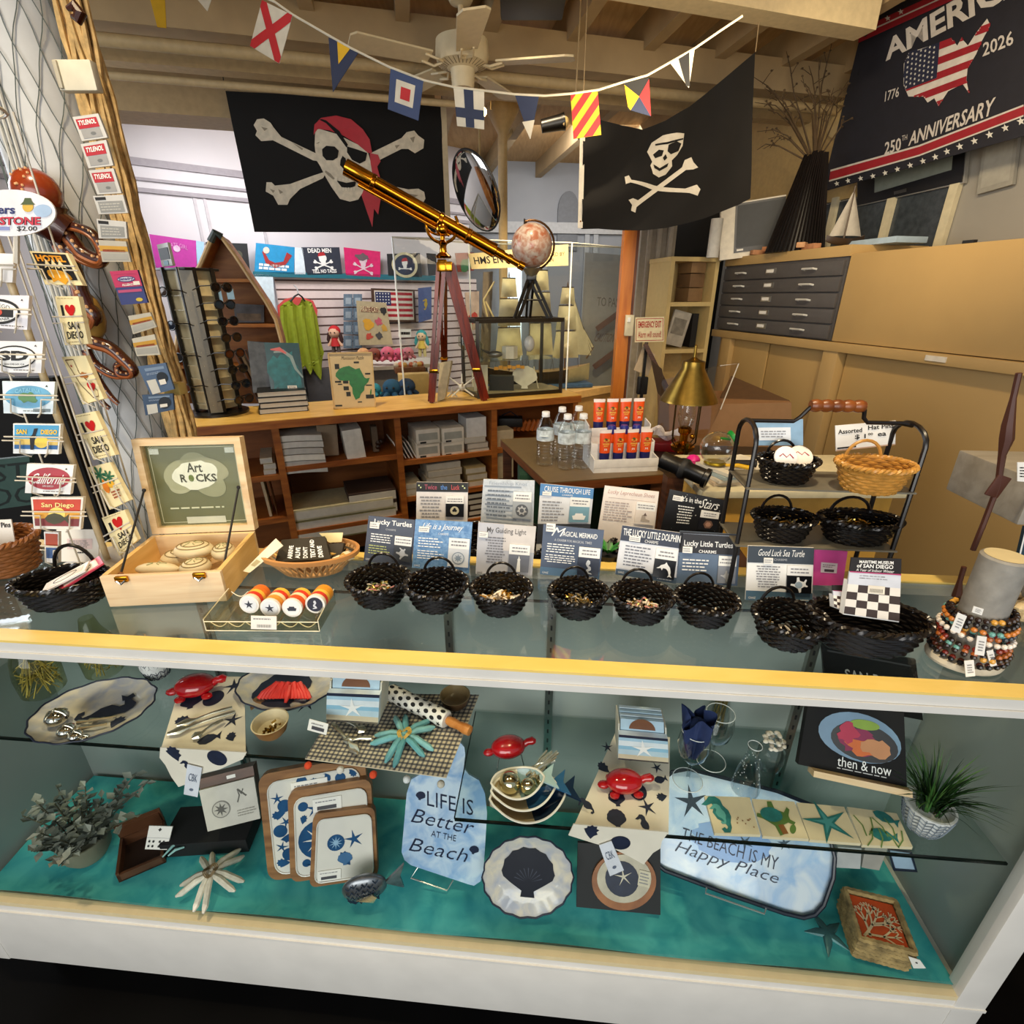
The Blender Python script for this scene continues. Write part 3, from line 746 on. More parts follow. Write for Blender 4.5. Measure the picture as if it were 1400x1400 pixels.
def d4(m,q):
    m.qtext(q,'M',.18,.03,.34,.2,WH,shear=.5);m.qtext(q,'AGICAL MERMAID',.33,.09,.9,.19,WH,bold=.01);m.qtext(q,'A CHARM FOR MAGICAL TIMES',.2,.25,.82,.3,LGREY,bold=.01)
    tiny(m,q,.06,.34,.57,.54,4,WH,True);tiny(m,q,.06,.56,.57,.74,4,WH,True);m.qrect(q,0,.84,1,1,C('#50718f'));m.qtext(q,'GANZ',.04,.93,.14,.97,WH,.0012);tiny(m,q,.65,.93,.95,.97,1,WH)
MERM=[(-.05,.5),(.1,.42),(.12,.25),(.02,.1),(.18,.0),(.2,-.2),(.05,-.3),(.0,-.36),(.2,-.4),(.3,-.5),(.0,-.48),(-.2,-.42),(-.12,-.2),(.02,-.1),(-.1,.05),(-.18,.2),(-.12,.4)]
sign('slate blue card titled Magical Mermaid with a silver mermaid packet',PF2,[(743,717),(826,725),(819,793),(738,785)],C('#46546c',.45,var=.06),d4,
     (.62,.36,.97,.92,C('#2c3447',.4),[(MERM,0,0,.25,0,None)],SILV),(.05,-.04,.2,.12))
def d5(m,q):
    m.qrect(q,0,0,1,.3,C('#343c4e'));m.qtext(q,'THE LUCKY LITTLE DOLPHIN',.03,.05,.97,.19,WH,.001,bold=.015);m.qtext(q,'CHARMS',.4,.22,.62,.28,WH)
    m.qrect(q,.03,.33,.97,.86,C('#e4e6ea'));tiny(m,q,.1,.36,.55,.8,7,C('#777b85'));m.qrect(q,0,.88,1,1,C('#4c6278'));m.qtext(q,'GANZ',.04,.92,.14,.96,WH,.0012);tiny(m,q,.68,.93,.96,.97,1,WH)
sign('white card with dark top titled The Lucky Little Dolphin',PF2,[(851,718),(934,729),(924,798),(841,785)],C('#dfe2e8',.5),d5,
     (.60,.34,.95,.92,C('#15171d',.3),[(DOLPHIN,0,0,.27,-.1,None)],WH),(.14,.18,.32,.28))
def d6(m,q):
    m.qrect(q,0,0,1,.4,C('#26262b'));m.qtext(q,'Lucky Little Turtles',.08,.16,.88,.3,WH,.001,bold=.012);m.qtext(q,'CHARMS',.33,.33,.62,.39,WH,bold=.015);m.qrect(q,.05,.03,.98,.045,C('#9aa4b4'))
    tiny(m,q,.08,.5,.58,.76,4,WH)
sign('blue grey card titled Lucky Little Turtles with a grey turtle packet',PF2,[(930,726),(1013,731),(1008,801),(924,797)],C('#5f738c',.45,var=.05),d6,
     (.66,.42,.95,.95,C('#8a909b',.4),[(TURTLE,0,.02,.2,.2,None)],SILV),(.06,.28,.22,.4))
def d7(m,q):
    m.qrect(q,0,0,1,.3,C('#39434e'));m.qtext(q,'Good Luck Sea Turtle',.16,.05,.86,.17,WH,.001,shear=.2);m.qtext(q,'CHARMS',.4,.21,.6,.25,LGREY)
    tiny(m,q,.12,.34,.52,.76,9,C('#85858a'),True);m.qrect(q,0,.82,1,1,C('#4f7088'));m.qtext(q,'GANZ',.04,.93,.15,.97,WH,.0012);tiny(m,q,.72,.94,.95,.97,1,WH)
sign('white card with dark bands titled Good Luck Sea Turtle, rightmost of the cards',PF3,[(1023,746),(1113,749),(1110,824),(1019,820)],WH,d7,
     (.60,.32,.97,.82,C('#101115',.3),[(TURTLE,0,0,.26,.3,None),(CIRC,-.01,0,.11,0,C('#9fb3c0',.4))],WH),(.24,.2,.38,.31))
def ext(c,k=1.42):           # cards of the rear row stand in baskets: continue them below what shows
    (a,b,d,e)=c
    return [a,b,(b[0]+(d[0]-b[0])*k,b[1]+(d[1]-b[1])*k),(a[0]+(e[0]-a[0])*k,a[1]+(e[1]-a[1])*k)]
def d8(m,q):
    m.qrect(q,0,0,1,.17,C('#161616'));
    for k,(wd,x0,x1) in enumerate((('Twice',.16,.4),('the',.47,.6),('Luck',.68,.84))):
        m.qtext(q,wd,x0,.04,x1,.13,C(('#a4475a','#4f7fc0','#c04a4a')[k]),.001,bold=.01)
    for x in (.05,.9):
        for dx in (0,.035):m.qshape(q,CIRC,x+dx,.06+dx,.03,C('#cfd8a0'),.001)
    tiny(m,q,.06,.24,.5,.66,7,GREYT,True)
sign('white card titled Twice the Luck with a shamrock coin packet',PRR,ext([(569.5,659),(640,660),(639,712),(569,711)]),C('#e2dedb',.5),d8,
     (.58,.24,.93,.62,C('#15151a',.3),[(CIRC,0,0,.17,0,C('#c9c3a4',.4)),(CIRC,-.02,.0,.05,0,DARKC),(CIRC,.02,.0,.05,0,DARKC),(CIRC,0,-.03,.05,0,DARKC)],SILV))
def d9b(m,q):
    m.qtext(q,'Friendship Knot',.12,.03,.86,.1,C('#9aa6b2'));
    for k in range(9):m.qrect(q,.02+rnd.random()*.1,.1+k*.075,.5+rnd.random()*.4,.125+k*.075,C(rnd.choice(['#8f9ba8','#aab4be','#7f8a97'])),.0007)
    tiny(m,q,.1,.15,.55,.62,7,C('#6d7782'))
sign('pale grey patterned card with a silver knot packet in the rear row',PRR,ext([(661,655),(731,657),(729,718),(657,711)]),C('#c3cad0',.5,var=.15,scale=120),d9b,
     (.6,.18,.95,.6,C('#a9b0b6',.4),[(CIRC,0,0,.24,0,C('#5a5f66')),(star(7,.5,.6),0,0,.2,0,SILV),(CIRC,0,0,.08,0,C('#5a5f66'))],SILV))
def d10(m,q):
    m.qrect(q,0,0,1,.19,C('#4d84b8'));m.qtext(q,'CRUISE THROUGH LIFE',.08,.03,.94,.12,WH,.001,bold=.005);m.qtext(q,'CHARMS',.42,.14,.62,.17,WH,.001)
    tiny(m,q,.06,.26,.5,.62,7,GREYT);m.qrect(q,0,.66,1,1,C('#3b3f48'))
SHIP=[(-.5,.0),(-.3,.05),(-.26,.2),(.26,.2),(.3,.05),(.5,.0),(.4,-.3),(-.4,-.3)]
sign('white card with a blue top titled Cruise Through Life',PRR,ext([(739,661),(812,668),(807,719),(735,719)]),C('#e3e6ea',.5),d10,
     (.58,.18,.95,.62,C('#7aa6b8',.4),[(SHIP,0,.02,.26,0,None)],WH),(.05,.12,.22,.18))
def d11(m,q):
    m.qtext(q,'Lucky Leprechaun Shoes',.08,.05,.93,.15,C('#b9948a'),shear=.2);m.qrect(q,.1,.2,.95,.206,C('#a08a84'));tiny(m,q,.05,.26,.58,.64,8,C('#b3a39c'))
sign('cream card titled Lucky Leprechaun Shoes',PRR,ext([(827,664),(901,672.5),(895,722),(819,715)]),C('#ece2d8',.5),d11,
     (.62,.22,.97,.64,C('#e6dcd2',.5),[([(-.4,-.3),(.5,-.3),(.5,-.1),(.1,0),(0,.4),(-.3,.4)],0,.02,.18,0,C('#b3a89c')),(ngon(3),0,-.06,.08,pi/2,C('#6a5a52'))],SILV))
def d12(m,q):
    m.qtext(q,"It's in the",.24,.07,.6,.18,WH,bold=.012);m.qtext(q,'Stars',.6,.05,.92,.26,WH,shear=.4)
    tiny(m,q,.2,.26,.5,.66,7,WH,True)
    for k in range(26):m.qshape(q,star(4,.5,.3),rnd.random(),rnd.random()*.9,rnd.uniform(.008,.03),WH,.001)
sign('black starry card titled It is in the Stars, rightmost of the rear row',PRR,ext([(916,669),(991,684),(983,727),(904,721)],1.3),C('#141519',.4),d12,
     (.62,.3,.94,.74,C('#1a1c24',.3),[(ngon(6),0,0,.17,0,C('#7d5f52')),(ngon(6),0,0,.1,0,C('#b98f7c'))],SILV),(.08,.09,.26,.19))
# pink card + checkered soap bags in the large basket
def dpk(m,q):
    m.qrect(q,.25,.36,.75,.64,C('#e8d9da'));tiny(m,q,.3,.4,.7,.5,2,C('#7a4a5a'));m.qrect(q,.36,.54,.66,.61,C('#4a3a42'),.0009)
px_card('price_card','bright pink card with a white price label behind the checkered bags','card',PL(CF(.5,.238,1.08),CA,radians(8)),[(1112,749),(1159,754),(1152,801),(1110,800)],C('#e0509c',.5),.002,dpk)
def soapbag(label,corners,pl,words=True):
    q=Quad(pl,corners);t=thing('soap_bag',label,'packet',pl.W(*q.st(.5,1)))
    m=MB();m.qslab(q,.012,WH,0,0,.40,1,1)
    n=5
    for i in range(n):
        for j in range(4):
            a,b=i/n,.46+j*.13
            m.qrect(q,a,b,a+1/n,b+.13,C('#3a2c28',.5) if (i+j) % 2 else C('#eae3d8',.5),.001)
    m.wpart('pouch',t,'brown and white checkered pouch')
    m=MB();m.qslab(q,.003,C('#17110f',.4),.001,0,0,1,.24);m.qslab(q,.003,C('#cfd3dc',.5),.001,0,.24,1,.46)
    m.qrect(q,0,.235,1,.255,C('#b03a6a'),.0015)
    if words:
        m.qtext(q,'MARITIME MUSEUM',.16,.04,.84,.09,WH,.0016,bold=.02);m.qtext(q,'of SAN DIEGO',.12,.1,.84,.165,WH,.0016,bold=.02);m.qtext(q,'A Year of Indoor Winter',.12,.18,.86,.225,WH,.0016,shear=.2)
        tiny(m,q,.2,.28,.8,.36,2,GREYT);m.qrect(q,.38,.45,.7,.58,C('#e8dfcc'),.0018);
        for k in range(9):m.qrect(q,.42+k*.028,.5,.43+k*.028,.56,INK,.0022)
    m.wpart('header_card',t,'black printed header card');return t
PSB=PL(pbig+V((0,-.022,.012)),CA,radians(16))
soapbag('checkered soap bag with a black Maritime Museum header in the large basket',[(1164,762),(1232,764),(1229,851),(1153,840)],PSB)
soapbag('second checkered soap bag lying half hidden behind the first',[(1138,800),(1168,800),(1160,838),(1140,830)],PL(pbig+V((-.04,-.004,.02)),CA,radians(26)),False)

# ================================================================ wooden rock box
p0=atz(150,830,1.08);p1=atz(311,822,1.08);yb=atan2(p1.y -p0.y,p1.x -p0.x);Wb=(p1 -p0).length;Db=.172;Hb=.062
rb=thing('wooden_box','open pine display box with hinged lid reading Art Rocks','box',p0,yb)
m=MB()
bx(m,0,Wb,0,.009,0,Hb,WOOD('#dbbb90','#e8cfa6',.5,(3,3,40)),.0015);bx(m,0,Wb,Db -.009,Db,0,Hb,PINE);bx(m,0,.009,.009,Db -.009,0,Hb,WOOD('#e0b368','#edc47c',.5,(20,3,30)));bx(m,Wb -.009,Wb,.009,Db -.009,0,Hb,WOOD('#e0b368','#edc47c',.5,(20,3,30)))
bx(m,.009,Wb -.009,.009,Db -.009,0,.012,PINE);m.part('box_body',rb)
m=MB(Matrix.Translation((0,Db,Hb+.002)) @ Matrix.Rotation(radians(-6),4,'X'));LH_=.196
bx(m,0,Wb,0,.022,0,.013,PINE);bx(m,0,Wb,0,.022,LH_ -.013,LH_,PINE);bx(m,0,.013,0,.022,.013,LH_ -.013,PINE);bx(m,Wb -.013,Wb,0,.022,.013,LH_ -.013,PINE);bx(m,.013,Wb -.013,.016,.022,.013,LH_ -.013,PINE)
lid=m.part('lid',rb)
Tl=wm(rb) @ Matrix.Translation((0,Db,Hb+.002)) @ Matrix.Rotation(radians(-6),4,'X')
pl=PL(Tl @ V((0,.0145,0)),0);pl.ax=(Tl.to_3x3() @ V((1,0,0)));pl.ay=Tl.to_3x3() @ V((0,0,1));pl.n=Tl.to_3x3() @ V((0,-1,0))
q=Quad(pl,[(.014,LH_ -.014),(Wb -.014,LH_ -.014),(Wb -.014,.014),(.014,.014)],False)
m=MB();OL=C('#6c6a4a',.35,var=.06);m.qslab(q,.003,OL)
for a,b,c,d in ((.03,.03,.97,.037),(.03,.963,.97,.97),(.03,.03,.037,.97),(.963,.03,.97,.97)):m.qrect(q,a,b,c,d,C('#cfcbb4'))
for cx,cy,sx,sy,ro,colr in ((.34,.37,.42,.34,.5,'#a8a58a'),(.64,.30,.46,.26,-.3,'#a39f86'),(.62,.48,.40,.30,-.6,'#9c9a80'),(.32,.48,.3,.22,.4,'#b1ad95'),(.5,.22,.3,.24,0,'#98967b')):
    m.qshape(q,ngon(26),cx,cy,1,C(colr,.5),.0008+cx*.0003,ro,sx,sy)
m.qshape(q,blob(22,5,.05,1,1),.49,.37,1,C('#efece4',.5),.0014,.15,.5,.33)
m.qtext(q,'Art',.41,.22,.58,.34,C('#4a473c'),.0018,bold=.02);m.qtext(q,'R',.32,.36,.39,.46,C('#4a473c'),.0018,bold=.03);m.qtext(q,'CKS',.49,.36,.72,.46,C('#4a473c'),.0018,bold=.03);m.qshape(q,CIRC,.44,.41,.075,C('#6c7a3a'),.0018,sx=.8,sy=1.1)
tiny(m,q,.14,.76,.88,.81,1,C('#d8d4bd'));m.qrect(q,.3,.9,.74,.985,C('#cfcbc0'),.0012);tiny(m,q,.34,.92,.7,.965,2,GREYT,True,.3)
m.qrect(q,.04,.045,.14,.11,C('#dfe0dc'),.0012);m.qrect(q,.86,.045,.96,.11,C('#dfe0dc'),.0012)
inv=wm(lid).inverted();o=m.wpart('sign_panel',lid,'olive printed panel reading Art Rocks')
m=MB(Tl);bx(m,.014,Wb -.014,.006,.007,.014,LH_ -.014,GLASS('#f8faf6',.12));m.wpart('glass_pane',lid)
for x in (.028,Wb -.045):
    m=MB();m.box((x+.01,-.003,Hb -.004),(.022,.006,.012),BRASS,.003);m.tube([(x+.003,-.006,Hb -.006),(x+.01,-.008,Hb -.012),(x+.017,-.006,Hb -.006)],.0018,CHROME,6);m.part('latch',rb)
for x in (.012,Wb -.012):
    m=MB();m.tube([(x,.035,Hb -.015),(x,Db -.004,Hb+.10)],.0022,INK,6);m.ball((x,.035,Hb -.015),.005,WBRN,8);m.ball((x,Db -.004,Hb+.10),.004,INK,8);m.part('stay_rod',rb)
def rock(label,x,y,z,r,rot=0,ring=True):
    M=wm(rb) @ Matrix.Translation((x,y,z)) @ rotz(rot)
    m=MB(M);m.ball((0,0,0),r,C('#d9c9a0',.5,var=.08),18)
    if ring:
        for k in (.55,.78):m.tube([(cos(t*pi/12)*r[0]*k,sin(t*pi/12)*r[1]*k,r[2]*sqrt(1-k*k)+.0006) for t in range(24)],.0009,C('#8a7446'),4,True)
    for k in range(5):a=k*1.3;m.tube([(cos(a)*r[0]*.15,sin(a)*r[1]*.15,r[2]*1.0),(cos(a)*r[0]*.45,sin(a+.3)*r[1]*.45,r[2]*.9)],.001,C('#8a8a5a'),4)
    return m.top('carved_rock',label,'rock')
rock('large flat carved rock ring at the back of the pine box',.105,.115,.052,(.038,.026,.016))
rock('smaller carved rock at the right of the pine box',.165,.105,.050,(.022,.026,.016),.3)
rock('round carved rock at the front of the pine box',.135,.052,.046,(.028,.026,.016))
rock('long smooth pale stone lying at the left of the pine box',.065,.055,.044,(.042,.014,.013),-.1,False)
rock('buried carved rock lying low in the middle of the pine box',.08,.13,.030,(.05,.03,.016))

# ================================================================ oval open-weave basket with caps
p=bpos(424,752,.046);LT=C('#c59a66',.5,var=.2,scale=50)
tb=thing('wicker_basket','oval tan open weave basket holding printed koozies','basket',p,radians(4))
m=MB();Rx,ry_=.094,.056
for k in range(34):
    t=2*pi*k/34
    for sgn in (-1,1):
        m.tube([(cos(t+sgn*.17*f)*(.058+.036*f) ,sin(t+sgn*.17*f)*(.034+.022*f),.004+.038*f) for f in (0,.33,.66,1)],.0024,LT,4)
m.lathe([(0,.001),(.06,.001),(.06,.005),(0,.005)],LT,28,sy=.58);m.part('woven_bowl',tb)
m=MB();m.lathe([(Rx -.004,.038),(Rx+.003,.038),(Rx+.004,.047),(Rx -.003,.048),(Rx -.004,.038)],WOOD('#b57c44','#cb9357',.45,(3,3,20)),36,sy=ry_/Rx*1.02,cap=False);m.part('rim_band',tb)
def koozie(label,corners,colr,pl,lines=None,th=.012):
    q=Quad(pl,corners);m=MB();m.qslab(q,th,C(colr,.8,var=.15),0)
    if lines:
        for k,w in enumerate(lines):
            b0=.08+k*.22
            pts=None
            # words run up the side: build a turned quad
            q2=Quad(pl,[q.st(.2+k*.145,.92),q.st(.2+k*.145,.12),q.st(.31+k*.145,.12),q.st(.31+k*.145,.92)],False)
            m.qtext(q2,w,0,.1,min(1,len(w)/8),.95,WH,.001,bold=.03)
    return m.top('koozie',label,'koozie')
PK=PL(p+V((0,-.005,.055)),0,radians(52))
koozie('black koozie reading Arrive Alive in the tan oval basket',[(385,738),(444,733),(452,764),(376,768)],'#332c1e',PK,['ARRIVE','ALIVE',"DON'T",'TEXT AND','DRIVE'])
koozie('second dark koozie showing behind the first in the tan basket',[(440,744),(470,742),(466,760),(446,762)],'#3a3226',PL(p+V((0,.012,.05)),0,radians(40)))
m=MB();
for k in range(9):
    a=rnd.uniform(0,6.3);c=p+V((.05+rnd.uniform(-.025,.028),rnd.uniform(-.02,.02),.03+rnd.uniform(0,.012)))
    m.box(c,(.026,.012,.003),C(rnd.choice(['#d8c9a0','#4a4030','#efe2c0','#c9a050']),.5),R=Matrix.Rotation(a,4,'Z') @ Matrix.Rotation(rnd.uniform(-.6,.6),4,'X'))
m.top('tag_heap','jumble of small tags at the right of the tan basket','tags',kind='stuff')
px_card('folded_tag','pale yellow tag hanging over the left rim of the tan basket','tag',PL(p+V((-.09,-.03,.05)),radians(-15),radians(38)),[(377,736),(387,746),(341,783),(332,781)],C('#ece3c4',.6),.0015,lambda m,q:(m.qrect(q,.2,.62,.8,.8,C('#b9ad84')),))
px_card('folded_tag','pale yellow folded card at the back of the tan basket','tag',PL(p+V((.02,.04,.05)),0,radians(30)),[(436,729),(469,728),(467,741),(450,742)],C('#efe0a8',.6),.0015)

# ================================================================ acrylic tray of candy rolls
pa=atz(282,862,1.08);pb=atz(437,863,1.08);ya=atan2(pb.y -pa.y,pb.x -pa.x);Wt=(pb -pa).length
tr=thing('acrylic_tray','clear acrylic tray with scalloped slots for candy rolls','tray',pa,ya)
m=MB();AC=GLASS('#f3f1e6',2.2);Dt=.085
bx(m,0,Wt,0,Dt,0,.003,AC);bx(m,0,Wt,0,.003,0,.018,AC);bx(m,0,.003,0,Dt,0,.028,AC);bx(m,Wt -.003,Wt,0,Dt,0,.028,AC)
EDGC=C('#e9e2c4',.2)
for z0,y in ((.018,0),(.0,0)):m.tube([(0,y,z0),(Wt,y,z0)],.0009,EDGC,5)
for x in (0,Wt):m.tube([(x,0,0),(x,0,.022),(x,Dt,.03)],.0009,EDGC,5)
m.part('tray',tr)
m=MB()
nr=6;wr=(Wt -.012)/nr
def scal(s,t):
    x=.006+s*(Wt -.012);k=(s*nr) % 1;return V((x,.006+t*(Dt -.01),.004+t*.012+.010*(1-sin(pi*k))))
m.grid(scal,72,4,AC)
m.tube([scal(k/72,0) for k in range(73)],.0009,EDGC,5);m.tube([scal(k/72,1) for k in range(73)],.0009,EDGC,5);m.part('scalloped_insert',tr)
m=MB();q=Quad(PL(pa+V((0,-.003,0)),ya,0),[(343,842),(378,843),(378,861),(343,860)]);m.qslab(q,.001,PAPER);m.qpara(q,.1,.1,.9,.3,1,GREYT)
for k in range(14):m.qrect(q,.25+k*.04,.62,.262+k*.04,.85,INK)
m.wpart('price_label',tr,'white price label')
TW=wm(tr);rolls=[(341,826,'#dfe3e6','#e2752a','candy roll with a dark jester seal, leftmost in the acrylic tray'),(369.5,831,'#dfe3e6','#e0a040','candy roll with a star seal, second from the left in the acrylic tray'),(399.5,831,'#f0eeea','#e05a28','candy roll with a white ship seal, third from the left in the acrylic tray'),(431,826,'#22283c','#e39a2c','candy roll with a dark blue seal, rightmost in the acrylic tray')]
for u,v,face,side,lab in rolls:
    pc=atz(u,v,1.112);ax=V((sin(ya)*-1,cos(ya),-.10)).normalized();r=.0162
    M=Matrix.Translation(pc) @ ax.to_track_quat('Z','Y').to_matrix().to_4x4()
    t=thing('candy_roll',lab,'candy',pc)
    m=MB(M)
    cs=[side,'#f0e2b8','#d8402c','#f2c04a',side]
    for k in range(5):m.lathe([(r,.009*k),(r*1.02,.009*k+.0045),(r,.009*k+.0086)],C(cs[(k+int(u)) % 5],.35),20)
    m.wpart('wrapped_sweets',t)
    m=MB(M);m.lathe([(0,-.001),(r*1.04,-.001),(r*1.04,.004),(0,.004)],C('#ece8e0',.4),22)
    m.lathe([(0,-.0018),(r*.82,-.0018),(r*.82,-.001),(0,-.001)],C(face,.4),22)
    ink=C('#2a3040') if face != '#22283c' else C('#cfd4dc')
    m.prism([(x*.016,y*.016) for x,y in (star(5,.5,.35) if u <380 else (SHIP if u <410 else MERM))],-.0024,-.0018,ink);m.wpart('seal',t,'round printed seal')

# ================================================================ three-tier black wire stand
BI=C('#120d0b',.3,var=.2);F0,F1=.247,.338
def SPt(u,v,b): # pixel -> point on an upright plane at depth b of the counter frame
    pl=PL(CF(0,b,0),CA);x,y=pl.xy(u,v);return pl.W(x,y)
st=thing('tiered_stand','black wire two shelf stand with a turned wooden handle','stand',CF(.58,.29,1.08),CA)
aL,aR=PL(CF(0,F0,0),CA).xy(1012,720)[0],PL(CF(0,F0,0),CA).xy(1240,690)[0]
zs1=SPt(1120,668,F0).z;zs2=SPt(1120,747,F0).z;zt=SPt(1110,588,F0).z+.004
for a in (aL,aR):
    m=MB(TCASE);pts=[(a,F0,1.08),(a,F0,zt -.03)]+[(a,(F0+F1)/2-cos(t*pi/8)*(F1 -F0)/2,zt -.03+.03*sin(t*pi/8)) for t in range(1,8)]+[(a,F1,zt -.03),(a,F1,1.08)]
    m.tube(pts,.0042,BI,8);m.wpart('side_loop',st)
bm_=(F0+F1)/2;h0,h1=PL(CF(0,bm_,0),CA).xy(1108,555)[0],PL(CF(0,bm_,0),CA).xy(1182,555)[0];zh=SPt(1145,555,bm_).z
m=MB(TCASE);m.tube([(aL,bm_,zt),(h0 -.022,bm_,zt),(h0 -.012,bm_,zt+.008),(h0 -.002,bm_,zh -.006),(h0+.004,bm_,zh),(h1 -.004,bm_,zh),(h1+.002,bm_,zh -.006),(h1+.004,bm_,zt+.008),(h1+.012,bm_,zt),(aR -.02,bm_,zt),(aR,bm_,zt -.004)],.0036,BI,8);m.wpart('top_bar',st)
m=MB(TCASE);n=4;L=(h1 -h0);prof=[]
for k in range(41):f=k/40;prof.append((.0088+.0022*abs(sin(f*pi*5)) ,f*L))
m.lathe([(.004,0)]+prof+[(.004,L)],WOOD('#5f2e10','#84481c',.35,(20,20,4)),16,(h0,bm_,zh),Matrix.Rotation(pi/2,4,'Y'));m.wpart('wooden_handle',st,'turned brown wooden handle')
for z in (zs1,zs2):
    m=MB(TCASE);bx(m,aL -.004,aR+.004,F0 -.008,F1+.006,z -.003,z,C('#6f6a5c',.35,var=.15));m.wpart('shelf',st)
    m=MB(TCASE);m.tube([(aL,F0,z -.003),(aL,F1,z -.003)],.003,BI,6);m.tube([(aR,F0,z -.003),(aR,F1,z -.003)],.003,BI,6);m.wpart('cross_bar',st)
def on_shelf(u,v,w,z,label,mat,sy=.8,name='wicker_basket',rows=8,hk=1.0):
    p=atz(u,v,z+.04);s=w*pxm(p)/(2*.062);p=atz(u,v,z+.046*s*hk)-V((0,0,.046*s*hk))
    t=make_basket(name,label,mat,p,CA,None,sy);t.scale=(s,s,s*hk);return t,p,s
t,p,s=on_shelf(1078,628,82,zs1,'black wicker basket of round badges on the upper shelf of the stand',WBLK)
for k,(dx,dy,lab) in enumerate(((-.012,-.01,'white round badge leaning at the front of the upper black basket'),(.02,.0,'cream round badge half hidden in the upper black basket'))):
    m=MB(Matrix.Translation(p+V((dx,dy,.045))) @ Matrix.Rotation(radians(62-20*k),4,'X'));m.lathe([(0,0),(.02,0),(.02,.003),(.016,.004),(0,.0045)],C('#f0e6da' if k else '#f4efe8',.35),20)
    m.prism([(x*.03,y*.018) for x,y in ribbon2d([(-.4,.1),(-.2,.35),(.0,.0),(.2,.3),(.4,-.1)],.08)],.0046,.005,C('#a03a4a'));m.top('round_badge',lab,'badge')
on_shelf(1197,634,98,zs1,'natural tan wicker basket on the upper shelf of the stand',WTAN)
t,p,s=on_shelf(1072,706,84,zs2,'black wicker basket at the left of the lower shelf of the stand',WBLK);charms(p,s,60,[CG,CS,C('#6a5a3a',.3,.8)],'dull brass pins in the left basket of the lower shelf',1.3,z=.024)
t,p,s=on_shelf(1176,709,108,zs2,'wide black wicker basket at the right of the lower shelf of the stand',WBLK,.62,hk=.8);charms(p,s*.9,50,[CG,CS,C('#6a5a3a',.3,.8)],'dull brass pins in the right basket of the lower shelf',1.5,z=.02)
def dhp(m,q):
    m.qtext(q,'Assorted',.04,.16,.44,.34,INK,.001,bold=.02);m.qtext(q,'Hat Pins',.54,.1,.96,.28,INK,.001,bold=.02);m.qtext(q,'$ 1',.32,.42,.5,.62,INK,.001,bold=.02);m.qtext(q,'00',.54,.4,.62,.5,INK,.001,bold=.02);m.qtext(q,'ea',.7,.44,.84,.58,INK,.001,bold=.02);m.qrect(q,.02,.86,.34,.92,DARKC);m.qrect(q,0,.95,1,1,C('#c9a58a'))
px_card('price_sign','white handwritten sign reading Assorted Hat Pins on the stand','sign',PL(CF(.68,F1 -.012,1.2),CA,radians(4)),[(1142,582),(1225,575),(1224,608),(1143,617)],PAPER,.002,dhp)
px_card('price_sign','blue and white printed sign at the left of the stand top','sign',PL(CF(.5,F1 -.012,1.2),CA,radians(4)),[(1028,574),(1098,573),(1098,609),(1032,609)],C('#8fb3cf',.4,var=.2),.002,lambda m,q:(m.qrect(q,.1,.3,.75,.8,C('#e6eaee')),tiny(m,q,.15,.4,.7,.7,3,GREYT)))

# ================================================================ bracelet display
pc=atz(1318,896,1.085);GST=C('#8f8c84',.7,var=.25,scale=40,bump=.3)
bd=thing('bracelet_stand','grey stone post on a round base for bracelets','display stand',pc -V((0,0,.005)))
m=MB();m.lathe([(0,0),(.052,0),(.053,.004),(.05,.010),(0,.010)],C('#c9bfa8',.6,var=.15,scale=60),30,sy=.8);m.part('base',bd)
ptop=at(1360,757,pc.y+.006);hP=ptop.z -1.08
m=MB();r0=.0285;m.lathe([(0,.010),(r0,.010),(r0,hP -.003),(r0 -.003,hP),(0,hP)],GST,28)
m.lathe([(0,hP),(r0 -.004,hP+.0004)],C('#d2c397',.6,var=.1),28);m.part('post',bd)
cols=['#2a1a14','#c87a32','#6aa8a0','#7a2018','#141012','#d8a040','#5a2a1a','#e6ddd0','#4a6a70','#903020','#23303a','#b06028']
names=[('dark brown bead bracelet with one amber bead, topmost on the stone post',0),('black lava bead bracelet under the topmost one',4),('amber and teal bead bracelet in the upper half of the stack',1),('turquoise and honey bead bracelet in the middle of the stack',2),('dark blue bead bracelet in the middle of the stack',10),('white bead bracelet in the middle of the stack',7),('red and tan bead bracelet below the white one',9),('rust and teal bead bracelet in the lower half',11),('white cord bracelet low in the stack',0),('brown wood bead bracelet second from the bottom',6),('black bead bracelet with silver ends at the bottom of the stack',4)]
zb0,zb1=.018,.088
for k,(lab,ci) in enumerate(names):
    z=1.08+zb1 -(zb1 -zb0)*k/(len(names)-1);R=.036+.002*(k % 3)+.0008*k;m=MB();nb=26
    tx,ty=rnd.uniform(-.12,.12),rnd.uniform(-.12,.12);pal=[cols[ci],cols[ci],cols[(ci+3) % 12] if (ci+3) % 12 != 7 else cols[0],cols[ci],cols[(ci+1) % 12] if (ci+1) % 12 != 7 else cols[6]] if ci not in (7,4,0) else [cols[ci]]*4+[cols[(ci+5) % 12] if ci==0 else cols[ci]]
    for j in range(nb):
        a=2*pi*j/nb;m.ball((pc.x+R*cos(a),pc.y+R*sin(a),z+R*(tx*cos(a)+ty*sin(a))),.0043,C(pal[(j // 2) % 5],.3,var=.2),8)
    m.top('bead_bracelet',lab,'bracelet','bracelets on the stone post')
